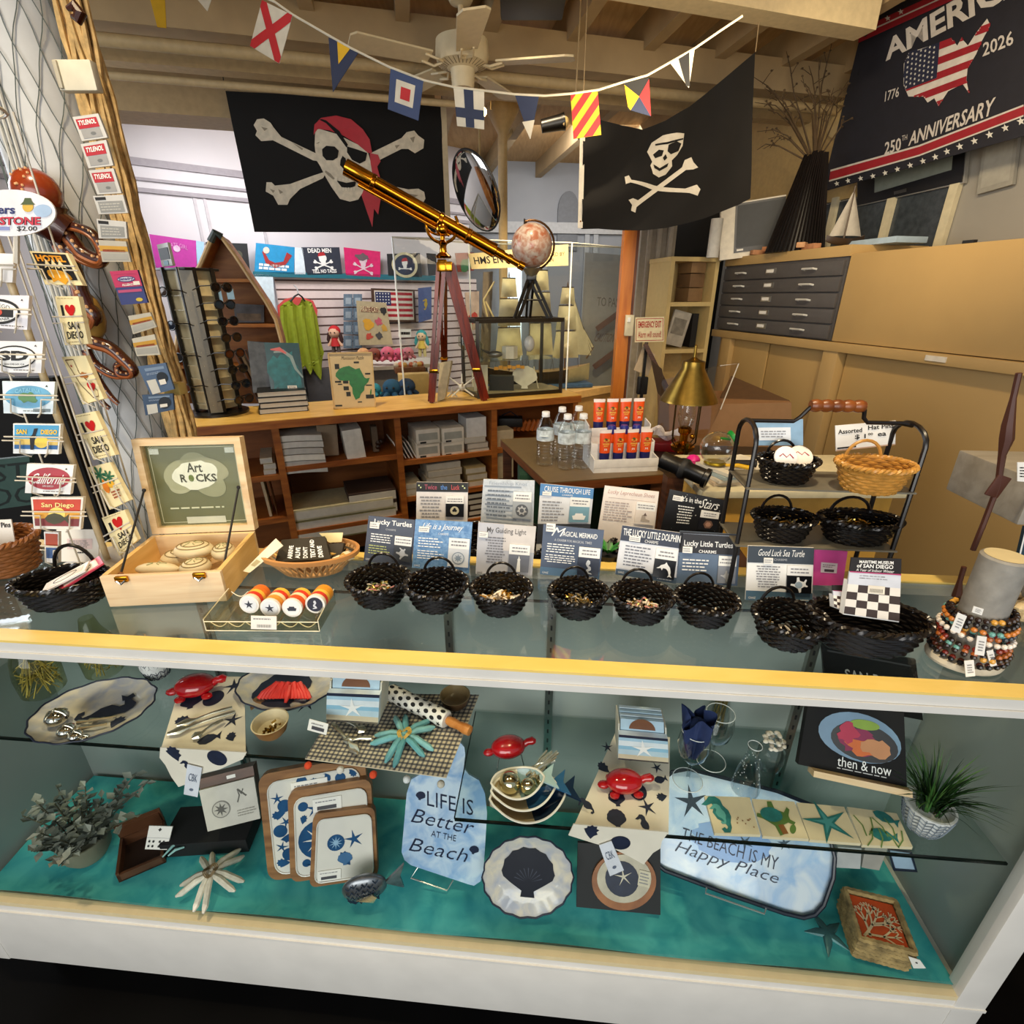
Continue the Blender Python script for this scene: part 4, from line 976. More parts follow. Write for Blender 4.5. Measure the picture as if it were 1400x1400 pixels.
for (u,v,w,h,lab,an) in ((1311,852,13,26,'white price tag hanging at the left of the bracelets',.4),(1341,883,13,26,'white price tag at the lower front of the bracelets',.15),(1326,914,13,22,'white price tag hanging below the bracelets to the base',-.1),(1337,835,14,9,'small white tag near the top of the bracelets',.3),(1356,900,9,22,'white tag hanging at the right of the bracelets',-.25)):
    pl=PL((pc.x,pc.y -.047,1.1),0,.1);ca,sa=cos(an),sin(an)
    cs=[(u+(x*w/2)*ca -(y*h/2)*sa,v+(x*w/2)*sa+(y*h/2)*ca) for x,y in ((-1,-1),(1,-1),(1,1),(-1,1))]
    px_card('price_tag',lab,'tag',pl,cs,PAPER,.0008,lambda m,q:tiny(m,q,.2,.2,.8,.8,4,GREYT))

# ================================================================ wire rack of stickers and postcards (left)
WIRE=C('#cfc8b8',.35,var=.1)
Yr=.86;pb_=at(96,710,Yr);rk=thing('postcard_rack','white wire spinner rack of stickers at the left end of the counter','rack',(pb_.x -.02,Yr,1.08))
TR_=wm(rk);rx=pb_.x
m=MB()
for dx,dy in ((-.04,.05),(.04,.06),(.06,.11),(-.03,.13)):m.tube([(dx,dy,0.01),(dx,dy,.78)],.0016,WIRE,6)
for z in (.01,.78):m.tube([(.06*cos(t*pi/8),.07+.07*sin(t*pi/8),z) for t in range(16)],.0025,WIRE,6,True)
m.tube([(0,.07,-.0),(0,.07,.78)],.006,C('#c8b48c',.4),10);m.part('frame',rk)
m=MB();m.lathe([(0,-.0),(.09,0),(.09,.012),(.02,.02),(0,.02)],WIRE,24,(0,.07,0));m.part('base',rk)
def wire_pocket(pl,q):
    m=MB()
    def P(a,b,h=.006):x,y=q.st(a,b);return pl.W(x,y,h)
    m.tube([P(-.14,.42),P(1.12,.42)],.0014,WIRE,5);m.tube([P(-.18,.55),P(.2,.55),P(.2,.95),P(.35,1.12,-.006)],.0014,WIRE,5);m.tube([P(1.15,.55),P(.8,.55),P(.8,.95),P(.65,1.12,-.006)],.0014,WIRE,5)
    m.wpart('wire_pocket',rk)
def stk(label,corners,pl,base,deco,name='sticker_packet',cat='sticker',th=.008,pocket=True):
    q=Quad(pl,corners);m=MB();m.qslab(q,th,C(base,.35,var=.03));deco(m,q);o=m.top(name,label,cat)
    if pocket:wire_pocket(pl,q)
PA=PL((rx,Yr,1.2),radians(10),radians(6))
oval=ngon(30)
def tri(m,q,colr='#202020'):m.qshape(q,ngon(3),.85,.14,.06,C(colr),rot=pi/2);m.qpara(q,.4,.88,.95,.95,1,C('#555555'))
def s0(m,q):m.qshape(q,ngon(8,.5,pi/8),.2,.5,.9,INK,sy=.8,sx=.9);m.qshape(q,ngon(8,.5,pi/8),.2,.5,.8,C('#d9d6da'),.0012,sy=.8,sx=.9);m.qshape(q,blob(12,4),.2,.5,.4,C('#6a6870'),.0016)
stk('white sticker with a dark octagon emblem, top of the left column',[(-40,345),(19,347),(17,386),(-40,386)],PA,'#ece9e6',s0)
def s1(m,q):
    m.qshape(q,oval,.3,.5,1.05,INK,sy=.62);m.qshape(q,oval,.3,.5,.95,WH,.0012,sy=.54);m.qrect(q,-.05,.42,.68,.66,INK,.0014);m.qshape(q,CIRC,.2,.52,.28,C('#e0a63a'),.0018,sy=.7);m.qshape(q,CIRC,.12,.52,.16,C('#b03a20'),.002);m.qshape(q,CIRC,.36,.52,.16,C('#c8442c'),.002);m.qtext(q,'SAN DIEGO',-.05,.26,.6,.38,INK,.0016,curve=.06);m.qtext(q,'CALIFORNIA',.0,.7,.6,.78,INK,.0016,curve=-.05);tri(m,q)
stk('white sticker with a black oval and orange center on the rack',[(-24,403),(40,404),(37,451),(-22,447)],PA,'#e4e2e8',s1)
def s2(m,q):
    m.qshape(q,oval,.42,.5,.92,INK,sy=.6);m.qshape(q,oval,.42,.5,.87,WH,.0012,sy=.55);m.qtext(q,'SD',.1,.3,.72,.62,INK,.0016,bold=.05);m.qtext(q,'SAN DIEGO, CA',.2,.7,.64,.77,INK,.0016);tri(m,q)
stk('white sticker with large black letters SD in an oval',[(-8,466),(59,467),(56,510),(-6,509)],PA,'#e6e5e6',s2)
def s3(m,q):
    m.qshape(q,oval,.5,.48,.92,C('#5ea6cc',.4,var=.3),sy=.56);m.qshape(q,blob(16,3,.2),.5,.5,.36,C('#5a8a5a'),.0014,sy=.7);m.qtext(q,'CATALINA',.25,.2,.75,.32,C('#8ed0e8'),.0016,curve=.05);m.qrect(q,.6,.84,.95,.94,C('#7a8a90'));tri(m,q)
stk('sticker with a blue oval and a green island',[(3,521),(75,522),(72,566),(5,565)],PA,'#dcebf2',s3)
def s4(m,q):
    m.qrect(q,.03,.04,.97,.5,C('#4aa0d0'));m.qrect(q,.03,.5,.97,.7,C('#e0c268'));m.qrect(q,.03,.7,.97,.84,C('#2c6aa8'));m.qshape(q,CIRC,.62,.6,.3,C('#f0d050'),.0012);m.qshape(q,[(-.06,-.5),(.06,-.5),(.1,.1),(.2,.5),(.06,.48),(0,.2),(-.1,.1)],.42,.5,.55,INK,.0016);m.qtext(q,'SAN',.08,.18,.3,.34,C('#f0c030'),.0018,bold=.04);m.qtext(q,'DIEGO',.6,.18,.95,.34,C('#f0c030'),.0018,bold=.04)
stk('San Diego sticker with a paddle boarder against a yellow sun',[(18,579),(83,580),(80,621),(18,620)],PA,'#eef0ee',s4)
def s5(m,q):
    m.qshape(q,oval,.5,.48,.92,C('#a81e30',.35),sy=.64);m.qtext(q,'California',.14,.3,.88,.66,WH,.0016,shear=.3,bold=.012);m.qtext(q,'SAN DIEGO',.38,.7,.62,.76,WH,.0016);tri(m,q)
stk('white sticker with a red oval and the word California',[(37,634),(101,636),(96,676),(34,674)],PA,'#efeeea',s5)
def s6(m,q):
    m.qrect(q,.04,.06,.96,.45,C('#c8442c'));m.qrect(q,.04,.45,.96,.66,C('#d9a03a'));m.qrect(q,.04,.66,.96,.9,C('#8a3a3a'));m.qshape(q,CIRC,.5,.52,.34,C('#f0d870'),.0012);m.qshape(q,FISH,.5,.66,.5,C('#4a4a30'),.0014);m.qtext(q,'San Diego',.2,.16,.84,.34,C('#f0e090'),.0016,bold=.02)
stk('San Diego sticker with a red and yellow sunset, lowest but one of the left column',[(42,680),(114,680),(110,724),(46,723)],PA,'#e9e4d8',s6)
stk('sticker with orange and blue picture half hidden at the foot of the rack',[(60,727),(80,728),(80,770),(62,769)],PL((rx,Yr+.01,1.2),radians(10),radians(6)),'#e6e2dc',lambda m,q:(m.qrect(q,.1,.05,.95,.45,C('#b04a30')),m.qrect(q,.1,.5,.95,.85,C('#3a5a8a'))))
# second face of the rack: narrow cards turned to the right
CARD='#eedfae'
PBc=PL((rx+.055,Yr+.05,1.2),radians(-12),radians(6))
def c0(m,q):
    m.qrect(q,.06,.05,.94,.85,INK);m.qshape(q,blob(14,8,.2),.5,.72,.8,C('#e8a020'),.0012,sy=.35);m.qtext(q,'HOTEL',.12,.1,.88,.3,C('#e89a20'),.0014,bold=.05)
    for x in (.35,.52,.7):m.qshape(q,[(-.05,-.5),(.05,-.5),(.03,.1),(.3,.0),(.1,.3),(0,.5),(-.1,.3),(-.3,.0),(-.03,.1)],x,.5,.4,C('#eedfae'),.0016)
stk('black and yellow postcard with palm silhouettes, top of the right column',[(40,343),(92,346),(113,390),(62,389)],PBc,CARD,c0)
def heart(m,q):
    m.qtext(q,'I',.17,.18,.27,.42,INK,bold=.03);m.qshape(q,HEART,.56,.3,.42,C('#c01818',.35),.0012);m.qtext(q,'SAN',.32,.52,.78,.68,INK,bold=.02);m.qtext(q,'DIEGO',.2,.72,.88,.88,INK,bold=.02);m.qpara(q,.1,.03,.9,.06,1,C('#8a7a4a'));m.qpara(q,.2,.93,.9,.96,1,C('#6a5a3a'))
stk('cream I love San Diego card, uppermost heart card of the rack',[(75,405),(107,405),(121,470),(89,472)],PBc,CARD,heart)
def calif(m,q):
    out=[(.12,.07),(.45,.07),(.45,.35),(.9,.8),(.84,.92),(.6,.92),(.3,.6),(.2,.3)]
    w=ribbon2d([(x -.5,.5-y) for x,y in out]+[(-.38,.43)],.022);m.qshape(q,w,.5,.5,1.0,C('#5a3a20'),sx=1,sy=q.h/q.w);m.qshape(q,blob(10,3,.15),.62,.42,.34,C('#b06a28'),.0012,sy=.6);m.qshape(q,HEART,.72,.7,.34,C('#c01818'),.0014,-.2);m.qshape(q,star(5),.26,.2,.12,C('#a03020'),.0012)
stk('cream card with a state outline, bear and red heart',[(84,488),(117,486),(142,545),(113,553)],PBc,CARD,calif)
stk('cream I love San Diego card in the middle of the right column',[(100,568),(130,562),(158,622),(128,629)],PBc,CARD,heart)
def palms(m,q):
    for x,s_ in ((.34,.5),(.68,.42)):
        for a in range(7):m.qshape(q,[(0,-.06),(.5,-.14),(.62,-.05),(.5,.04),(0,.06)],x,.22+.1*(x >.5),s_,C('#2a6a4a'),.0014,a*.9)
    m.qshape(q,FISH,.35,.5,.5,C('#e08020'),.0012,pi/2);m.qshape(q,CIRC,.6,.48,.3,C('#e8b030'),.0011);m.qpara(q,.45,.64,.85,.84,3,C('#a04a30'),.0012,.6)
stk('cream card with green palms and orange flowers on the rack',[(120,639),(150,632),(177,684),(150,697)],PBc,CARD,palms)
stk('cream I love San Diego card at the foot of the right column',[(139,708),(170,697),(188,738),(163,760)],PBc,CARD,heart)
# topper sign
PTp=PL((rx -.02,Yr+.02,1.6),radians(6),0)
cx_,cy_=PTp.xy(18,291);rx_=abs(PTp.xy(75,291)[0]-PTp.xy(-50,291)[0])/2
q=Quad(PTp,[(-50,259),(76,259),(76,323),(-50,323)])
m=MB();el=[q.st(.5+.5*cos(t*pi/20),.5+.5*sin(t*pi/20)) for t in range(40)][::-1];m.slab(PTp,el,.003,C('#e9e9ee',.4))
m.qshape(q,ngon(24),.86,.45,.2,C('#a9c3e0'),.0006,sy=.7);m.qtext(q,'kers',.30,.33,.56,.52,C('#1a2a6a'),bold=.03);m.qtext(q,'TOMBSTONE',.0,.58,.84,.76,C('#2a1014'),.0009,bold=.06);m.qtext(q,'TOMBSTONE',.0,.58,.84,.76,C('#d0324a'),.0014,bold=.02)
m.qrect(q,.2,.79,.5,.87,C('#8a94c8'));m.qtext(q,'$2.00',.58,.78,.8,.9,INK,bold=.01);m.qshape(q,CIRC,.7,.36,.12,C('#d8b040'));m.qshape(q,[(-.5,-.1),(.5,-.1),(.3,.1),(.2,.35),(-.2,.35),(-.3,.1)],.7,.29,.16,C('#4a5a30'),.0012)
m.tube([PTp.W(*q.st(.55,.97),-.004),PTp.W(*q.st(.55,1.6),-.004)],.004,WIRE,6)
m.wpart('topper_sign',rk,'oval white topper sign with a price of two dollars')
# brown wicker basket + card at the far left
p=atz(-8,748,1.08+.05);p.z=1.08
make_basket('wicker_basket','brown wicker basket cut off by the left edge of the photo',WBRN,p,0,None,.8,False,.075,.062,.07,11,.004)
px_card('price_card','white handwritten card reading Pins in the brown basket','card',PL(p+V((0,.02,.06)),0,radians(12)),[(-25,712),(15,710),(21,745),(-20,748)],PAPER,.002,lambda m,q:m.qtext(q,'Pins',.64,.1,.96,.3,INK,bold=.02))
# dark green sign far left
p=at(10,660,1.45)
px_card('shop_sign','dark green sign with large black letters behind the rack','sign',PL(p,radians(5)),[(-120,640),(40,624),(44,690),(-120,712)],C('#2f4a45',.6),.02,lambda m,q:(m.qtext(q,'LOST',.3,.1,.98,.45,C('#101c1a'),.001),m.qtext(q,'DOC',.45,.58,1.02,.94,C('#101c1a'),.001),m.qrect(q,0,.1,1,.13,C('#20332f'))))

# ================================================================ hanging two-tier grey shelf at the right edge
GRW=WOOD('#8a8478','#9c968a',.6,(3,20,20));STRAP=C('#4a2416',.5)
hs=thing('hanging_shelf','grey wooden hanging shelf with brown straps at the right edge','shelf',SPt(1400,880,.22))
pu=SPt(1362,660,.24);au=(TCASE.inverted() @ pu)
m=MB(TCASE);bx(m,au.x -.006,au.x+.20,.17,.33,pu.z -.045,pu.z+.03,GRW,.003);m.wpart('upper_tray',hs)
pd=SPt(1368,850,.24);ad=(TCASE.inverted() @ pd)
m=MB(TCASE);bx(m,ad.x+.012,ad.x+.20,.17,.33,1.082,1.135,GRW,.003);m.wpart('lower_tray',hs)
def strap(pts,b,name):
    m=MB();P3=[SPt(u,v,b) for u,v in pts]
    m.tube(P3,[.004,.004,.008,.009,.005,.004,.004,.004][:len(P3)],STRAP,7);m.wpart(name,hs)
strap([(1393,510),(1385,545),(1378,582),(1376,600),(1370,622),(1364,665),(1345,715),(1330,752)],.165,'strap');strap([(1318,775),(1312,795),(1308,815)],.20,'strap')
m=MB();c=SPt(1364,665,.163);m.box(c,(.022,.004,.034),STRAP,.002,R=Matrix.Rotation(.3,4,'Y'));m.wpart('leather_patch',hs)
m=MB(TCASE)
for k in range(6):bx(m,au.x+.03+k*.012,au.x+.13+k*.012,.18+k*.02,.19+k*.02,pu.z+.031,pu.z+.07,GLASS('#e9e4da',2.5))
m.top('clear_packet','clear plastic packets standing on the upper grey shelf','packet',kind='stuff')
px_card('price_label','white label with small print leaning on the upper grey shelf','label',PL(SPt(1396,640,.168),CA),[(1391,632),(1420,632),(1420,660),(1391,658)],PAPER,.001,lambda m,q:tiny(m,q,.1,.2,.9,.8,4,INK))
px_card('booklet','dark blue booklet standing on the lower grey shelf','booklet',PL(SPt(1396,750,.24),CA,.1),[(1402,720),(1440,722),(1430,772),(1389,775)],C('#27404c',.4),.006,lambda m,q:(m.qrect(q,0,0,.06,1,PAPER),m.qrect(q,.06,.1,1,.3,C('#a03040')),m.qtext(q,'TIDE',.12,.5,.7,.7,WH)))
m=MB();c=SPt(1388,832,.2);
for k in range(26):m.ball(c+V((rnd.uniform(-.02,.05),rnd.uniform(-.015,.03),rnd.uniform(-.012,.016))),rnd.uniform(.006,.012),C('#d2b98a',.8,var=.3,scale=90,bump=.5),8)
m.top('coral_lump','tan lump of coral on the lower grey shelf','coral')

# ================================================================ inside the display case
def HZ(z):return PL((0,.8,z),0,pi/2)
def CB(b,z=.36,tilt=0,dyaw=0):return PL(CF(0,b,z),CA+dyaw,tilt)
NV=C('#20283f',.5,var=.25,scale=60);CLOTHW=C('#e8e0cf',.8,var=.05);SILVER=C('#e4dcc4',.18,.9,var=.15);RGL=C('#b00d16',.08,var=.15,coat=.8)
# --- straw-filled glass bottles
def straw_bottle(u,v,r,h,label):
    p=atz(u,v,SZL);p=p+V((0,r,0));t=thing('glass_bottle',label,'bottle',p)
    m=MB();m.lathe([(r*.7,0),(r*.95,.01),(r,h*.35),(r*.85,h*.6),(r*.5,h*.8),(r*.35,h)],GLASS('#e6e6cc',1.6),20,cap=False);m.part('glass_body',t)
    m=MB()
    for k in range(46):
        a=rnd.uniform(0,6.28);b=rnd.uniform(0,6.28);rr=r*.8
        m.tube([(rr*cos(a),rr*sin(a),rnd.uniform(.01,h*.5)),(rr*.3*cos(b),rr*.3*sin(b),rnd.uniform(.01,h*.6)),(rr*cos(b),rr*sin(b),rnd.uniform(.01,h*.5))],.0011,C(rnd.choice(['#b9a860','#d0c078','#8f8448']),.7),4)
    o=m.part('straw_filling',t);o['kind']='stuff'
straw_bottle(40,965,.042,.16,'straw filled glass bottle at the far left of the glass shelf');straw_bottle(128,936,.040,.15,'second straw filled glass bottle behind the seahorse plate')
# --- plates
def plate(label,pl,pts,base,rimmat,deco=None,th=.008,name='plate'):
    t=thing(name,label,'plate',pl.W(*pl.xy(sum(p[0] for p in pts)/len(pts),sum(p[1] for p in pts)/len(pts))))
    xy=pl.pxs(pts);cx=sum(p[0] for p in xy)/len(xy);cy=sum(p[1] for p in xy)/len(xy);m=MB()
    def ring(k,h):return [pl.W(cx+(x -cx)*k,cy+(y -cy)*k,h) for x,y in xy]
    n=len(xy);R=[ring(1,.012),ring(.93,.008),ring(.74,.002),ring(.70,.0)];vs=sum(R,[]);fs=[]
    for i in range(3):
        for j in range(n):fs.append((i*n+j,i*n+(j+1) % n,(i+1)*n+(j+1) % n,(i+1)*n+j))
    fs.append(tuple(3*n+j for j in range(n)));m.add(vs,fs,base,True)
    m.add(ring(1,.010)+ring(.6,-.006),[(j,(j+1) % n,n+(j+1) % n,n+j) for j in range(n)]+[tuple(n+j for j in range(n))],base,True)
    if deco:deco(m,pl,cx,cy,xy)
    m.wpart('dish',t)
    m=MB();m.tube(ring(1.0,.0125),.0018,rimmat,6,True);m.wpart('rim',t);return t
def ell_px(cx,cy,rx,ry,rot,n=48,sc=0,k=10):
    out=[]
    for i in range(n):
        t=-2*pi*i/n;f=1+sc*cos(k*t);x,y=rx*f*cos(t),ry*f*sin(t)
        out.append((cx+x*cos(rot)-y*sin(rot),cy+x*sin(rot)+y*cos(rot)))
    return out
def pdecal(m,pl,pts,u,v,wpx,mat,h=.004,rot=0,hk=1.0):
    """outline printed at pixel u,v on the plane, wpx pixels wide"""
    x,y=pl.xy(u,v);x2,y2=pl.xy(u+wpx,v);s=math.hypot(x2 -x,y2 -y);ca,sa=cos(rot),sin(rot)
    m.face(pl,[(x+(a*ca -b*sa)*s,y+(a*sa+b*ca)*s*hk) for a,b in pts],h,mat)
PLATEC=BLOTCH('#b9bcc6','#e6dcc6',14,.2,.5)
H=HZ(SZL+.007)
def dsea(m,pl,cx,cy,xy):
    pdecal(m,pl,[(x,y) for x,y in SEAHORSE],145,973,70,NV,.0025,-1.1);pdecal(m,pl,CONCH,160,990,26,NV,.0025,.5);pdecal(m,pl,[(0,0),(.5,.2),(.3,.5),(.1,.3),(-.2,.5)],168,960,28,NV,.0026,.3)
plate('oval scalloped plate with a dark seahorse lying on the upper left shelf',H,ell_px(127,978,93,36,radians(-19),60,.02,14),PLATEC,NV,dsea)
BALLM=C('#cfcabc',.08,1,var=.05)
for u,v,r,lab in ((79,984,14,'largest silver shell ornament on the seahorse plate'),(91,1000,11,'silver ball ornament beside the largest one on the seahorse plate'),(103,1006,9,'small silver ball ornament at the rim of the seahorse plate'),(115,1007,6,'smallest silver ball ornament on the seahorse plate')):
    p=atz(u,v,SZL+.02);rr=r*pxm(p);p.z=SZL+.010+rr*.8;m=MB();m.ball(p,(rr,rr,rr*.8),BALLM,16)
    for k in range(6):a=k*pi/3;m.tube([p+V((rr*cos(a)*sin(b),rr*sin(a)*sin(b),rr*.82*cos(b))) for b in (.1,.5,.9,1.3)],rr*.06,BALLM,5)
    m.top('silver_ornament',lab,'ornament')
for (x,y) in ((.035,.015),(.055,.02),(.05,.0)):
    p=atz(112,990,SZL+.016)+V((x,y,0));m=MB();m.tube([p,p+V((-.02,-.01,.004)),p+V((-.045,-.012,.001))],[.003,.002,.005],SILVER,7);m.top('silver_spoon','small silver spoon lying across the seahorse plate','spoon','small spoons on the seahorse plate')
# --- white pot
p=atz(206,934,SZL)+V((0,.028,0));t=thing('planter','white pot with navy herringbone lines at the back of the left shelf','pot',p)
def herring(m,r0,r1,h,mat,n=22,rows=5):
    for k in range(n):
        a=2*pi*k/n
        for j in range(rows):
            f0,f1=(j+.15)/rows,(j+.75)/rows;s=.11 if k % 2 else -.11
            pts=[]
            for f,da in ((f0,-s),(f1,s)):
                r=r0+(r1 -r0)*(f**.6)+.0004;pts.append((cos(a+da)*r,sin(a+da)*r,f*h))
            m.tube(pts,.0009,mat,4)
        r=lambda f:r0+(r1 -r0)*(f**.6)+.0004
        m.tube([(cos(a+pi/n)*r(f),sin(a+pi/n)*r(f),f*h) for f in (.03,.3,.6,.97)],.0006,mat,4)
m=MB();m.lathe([(.022,0),(.03,.03),(.033,.07),(.030,.07),(.02,.006),(0,.006)],C('#e8e8e6',.4),26);herring(m,.022,.033,.07,NV);m.part('pot',t)
# --- red glass turtles
def turtle(label,u,v,wpx,z,yaw,legs=0):
    p=atz(u,v,z+.012);s=wpx*pxm(p)/1.0;t=thing('turtle_figurine',label,'figurine',V((p.x,p.y,z)),yaw)
    m=MB();m.ball((0,0,.20*s+legs),(.36*s,.26*s,.20*s),RGL,20);m.ball((-.40*s,0,.12*s+legs),(.12*s,.09*s,.07*s),RGL,12);m.part('body',t)
    m=MB();m.tube([(.30*s,0,.18*s+legs),(.40*s,0,.26*s+legs),(.50*s,0,.27*s+legs),(.56*s,0,.25*s+legs)],[.07*s,.07*s,.085*s,.05*s],RGL,12);m.part('head',t)
    for x,y in ((.24,.2),(.24,-.2),(-.22,.2),(-.22,-.2)):
        m=MB()
        if legs:m.tube([(x*s,y*s*.8,.1*s+legs),(x*1.2*s,y*1.0*s,legs*.4),(x*1.1*s,y*1.1*s,0.001)],.0012,STEEL,6)
        else:m.ball((x*s,y*s,.07*s),(.1*s,.08*s,.06*s),RGL,10)
        m.part('leg',t)
# --- tea towels: flat on the shelf, then hanging down over its front edge
def towel(label,zs,flat,drop,decos,tagq=None):
    H=HZ(zs+.003);t=thing('tea_towel',label,'towel',H.W(*H.xy(*flat[0])))
    m=MB();m.slab(H,H.pxs(flat),.002,CLOTHW);D=CB(.034,zs);m.slab(D,D.pxs(drop),.002,CLOTHW)
    for shp,u,v,w,rot,up in decos:pdecal(m,D if up else H,shp,u,v,w*(1 if up else .85),NV,.0008,rot,1.0 if up else 1.15)
    m.wpart('cloth',t)
    if tagq:
        q=Quad(PL(CF(0,.030,zs),CA),tagq);m=MB();m.qslab(q,.001,C('#e3e6ee',.5));m.qtext(q,'CBK',.2,.25,.8,.5,C('#6a7488'));m.qshape(q,ngon(6),.5,.78,.3,C('#6a7488'));m.wpart('care_card',t,'pale card printed CBK')
    return t
towel('white tea towel with navy shells hanging over the left shelf',SZL,[(250,925),(334,925),(336,1032),(220,1024)],
      [(219,1022),(337,1029),(332,1038),(318,1044),(300,1052),(268,1060),(258,1071),(244,1076),(234,1062),(226,1046),(218,1036)],
      [(CONCH,238,1030,26,.4,1),(SEAHORSE,256,1048,22,.3,1),(CIRC,297,1036,26,0,1),(SCALLOP,262,960,30,.4,0),(CIRC,292,955,30,0,0),(SEASTAR,318,985,30,.2,0),(FISH,286,1010,34,.4,0),(CONCH,316,1008,20,1,0),(SEASTAR,320,938,34,.5,0),(CONCH,250,985,24,2,0)],
      [(256,1045),(276,1050),(270,1090),(251,1086)])
turtle('glossy red turtle figurine at the back of the left towel',268,942,72,SZL+.005,radians(12))
def spoon(label,a,b,group=None,z=.004,zs=SZL):
    pa_,pb_=atz(*a,zs+.012),atz(*b,zs+.012);d=(pb_ -pa_);L=d.length;d.normalize();m=MB()
    m.tube([pa_+d*(L*k/6)+V((0,0,[.002,.003,.004,.003,.001,0,.001][k])) for k in range(7)],[.0034,.0046,.0034,.0028,.0032,.0105,.004],SILVER,8,flat=.6)
    return m.top('silver_spoon',label,'spoon',group)
spoon('long ornate silver spoon on the left towel, nearest its back',(318,968),(242,992));spoon('ornate silver spoon on the left towel with its bowl at the left end',(322,974),(229,1004));spoon('short silver spoon on the left towel near the front',(305,985),(262,1010))
# --- shell plate with coral
H=HZ(SZL+.007)
def dsh(m,pl,cx,cy,xy):pdecal(m,pl,SCALLOP,385,948,74,NV,.0025,.5,1.2);pdecal(m,pl,SEASTAR,420,962,30,NV,.0026,.2,1.3);pdecal(m,pl,CONCH,350,962,28,C('#8a6a4a'),.0026,.2)
plate('scalloped cream plate with dark shells behind the wooden bowl',H,ell_px(390,944,66,33,radians(-6),54,.02,12),PLATEC,NV,dsh)
p=atz(395,938,SZL+.03);t=thing('coral_napkin','bright red coral shaped napkin bunch on the shell plate','napkin',V((p.x,p.y,SZL+.012)))
m=MB();REDC=C('#d8382e',.5,var=.2)
for k in range(16):a=k*.4;x=(k -8)*.0042;m.tube([(x*.5,.012,.012),(x,0,.018+.004*(k % 3)),(x*1.5,-.014,.012),(x*1.7,-.022,.004)],.005,REDC,6)
m.part('folded_cloth',t);m=MB();m.tube([(.004,-.004,.022),(.006,-.024,.014),(.004,-.034,.004)],[.006,.006,.003],REDC,8);m.part('trailing_end',t)
# --- wooden bowl
def bowl(label,u,v,r,h,zs,out,inn,fill=None):
    p=atz(u,v,zs+h);p.z=zs;t=thing('bowl',label,'bowl',p)
    m=MB();m.lathe([(.0,0),(r*.5,.0),(r*.8,h*.35),(r,h)],out,30,cap=False);m.lathe([(r,h),(r*.93,h),(r*.75,h*.42),(r*.4,.006),(0,.005)],inn,30,cap=False);m.part('bowl_body',t)
    return p
pb_=bowl('wooden bowl with a cream inside at the front of the left shelf',369,986,.0345,.034,SZL,WOOD('#8a5a2a','#a8743a',.4,(4,4,20)),C('#e2d3ae',.25))
m=MB()
for k in range(22):a=rnd.uniform(0,6.28);r=rnd.uniform(0,.018);c=pb_+V((r*cos(a),r*sin(a)-.004,.013+rnd.uniform(0,.006)));m.tube([c,c+V((rnd.uniform(-.008,.008),rnd.uniform(-.008,.008),.003))],.0022,C('#7a5a20',.25,1),5)
m.top('trinket_heap','brass trinkets lying in the wooden bowl','trinkets',kind='stuff')
bowl('dark brown bowl behind the rolling pin',622,950,.032,.03,SZL,WOOD('#4a3420','#5f452c',.4,(4,4,20)),C('#7a6848',.3))
# --- coaster boxes
def coaster_box(label,corners,b,zs):
    pl=CB(b,zs);q=Quad(pl,corners);t=thing('coaster_box',label,'coaster set',pl.W(*q.st(.5,1)))
    m=MB();m.qslab(q,.012,C('#d8e2e8',.5));m.qrect(q,0,.0,1,.1,NV);
    for a,c,k in ((.1,.22,'#a8cbe0'),(.22,.42,'#dfe9ee'),(.42,.56,'#8fbfd8'),(.56,.76,'#b9d3de'),(.76,1,'#cfc2a4')):m.qrect(q,0,a,1,c,C(k,.5))
    m.qrect(q,0,.94,1,1,NV);m.qshape(q,SEASTAR,.5,.48,.5,WH,.0016,.1);
    for a,c in ((0,.03),(.97,1.0)):m.qslab(q,.05,C('#d9d4c4',.5),-.012,a,-.25,c,1)
    m.wpart('holder',t,'striped holder with a white starfish')
    for k in range(4):
        m=MB();m.qslab(q,.006,C('#b5cfe0' if k % 2==0 else '#c9d8e0',.4),-.014-k*.009,.05,-.42-k*.02,.95,.95)
        if k==0:m.qshape(q,[(.5*cos(a*pi/12),.5*sin(a*pi/12)) for a in range(13)],.5,-.06,.55,C('#7a5038',.5),-.0135)
        m.wpart('coaster',t)
coaster_box('blue striped coaster box with a white starfish on the left shelf',[(447,947),(519,950),(517,990),(446,985)],.11,SZL)
px_card('price_tag','white price tag standing left of the gingham mat','tag',CB(.06,SZL,.2),[(423,983),(449,990),(446,1005),(420,998)],PAPER,.001,lambda m,q:(tiny(m,q,.15,.15,.85,.4,1,GREYT),m.qrect(q,.2,.5,.85,.8,C('#44444a'))))
# --- gingham mat with pompoms
H=HZ(SZL+.003);q=Quad(H,[(470,948),(655,950),(610,1063),(417,1037)]);t=thing('place_mat','grey gingham mat with pompom trim hanging over the left shelf','place mat',H.W(*q.st(.5,.5)))
m=MB();m.qslab(q,.002,C('#d9cdb2',.8));n1,n2=30,20
for k in range(n1):m.qrect(q,k/n1,0,(k+.42)/n1,1,C('#7d7a78',.8),.0005)
for k in range(n2):m.qrect(q,0,k/n2,1,(k+.42)/n2,C('#6f6d6c',.8),.0007)
for i in range(n1):
    for j in range(n2):m.qrect(q,i/n1,j/n2,(i+.42)/n1,(j+.42)/n2,C('#464448',.8),.0009)
m.wpart('woven_cloth',t)
for k,colr in enumerate(('#e8502a','#e6e0d4','#e8502a','#dfe3e2','#c9c4b4')):
    m=MB();P3=H.W(*q.st(.03+k*.235,1.02));m.ball(P3+V((0,-.004,-.008)),.0072,C(colr,.9,bump=.5,scale=200),10);m.wpart('pompom',t)
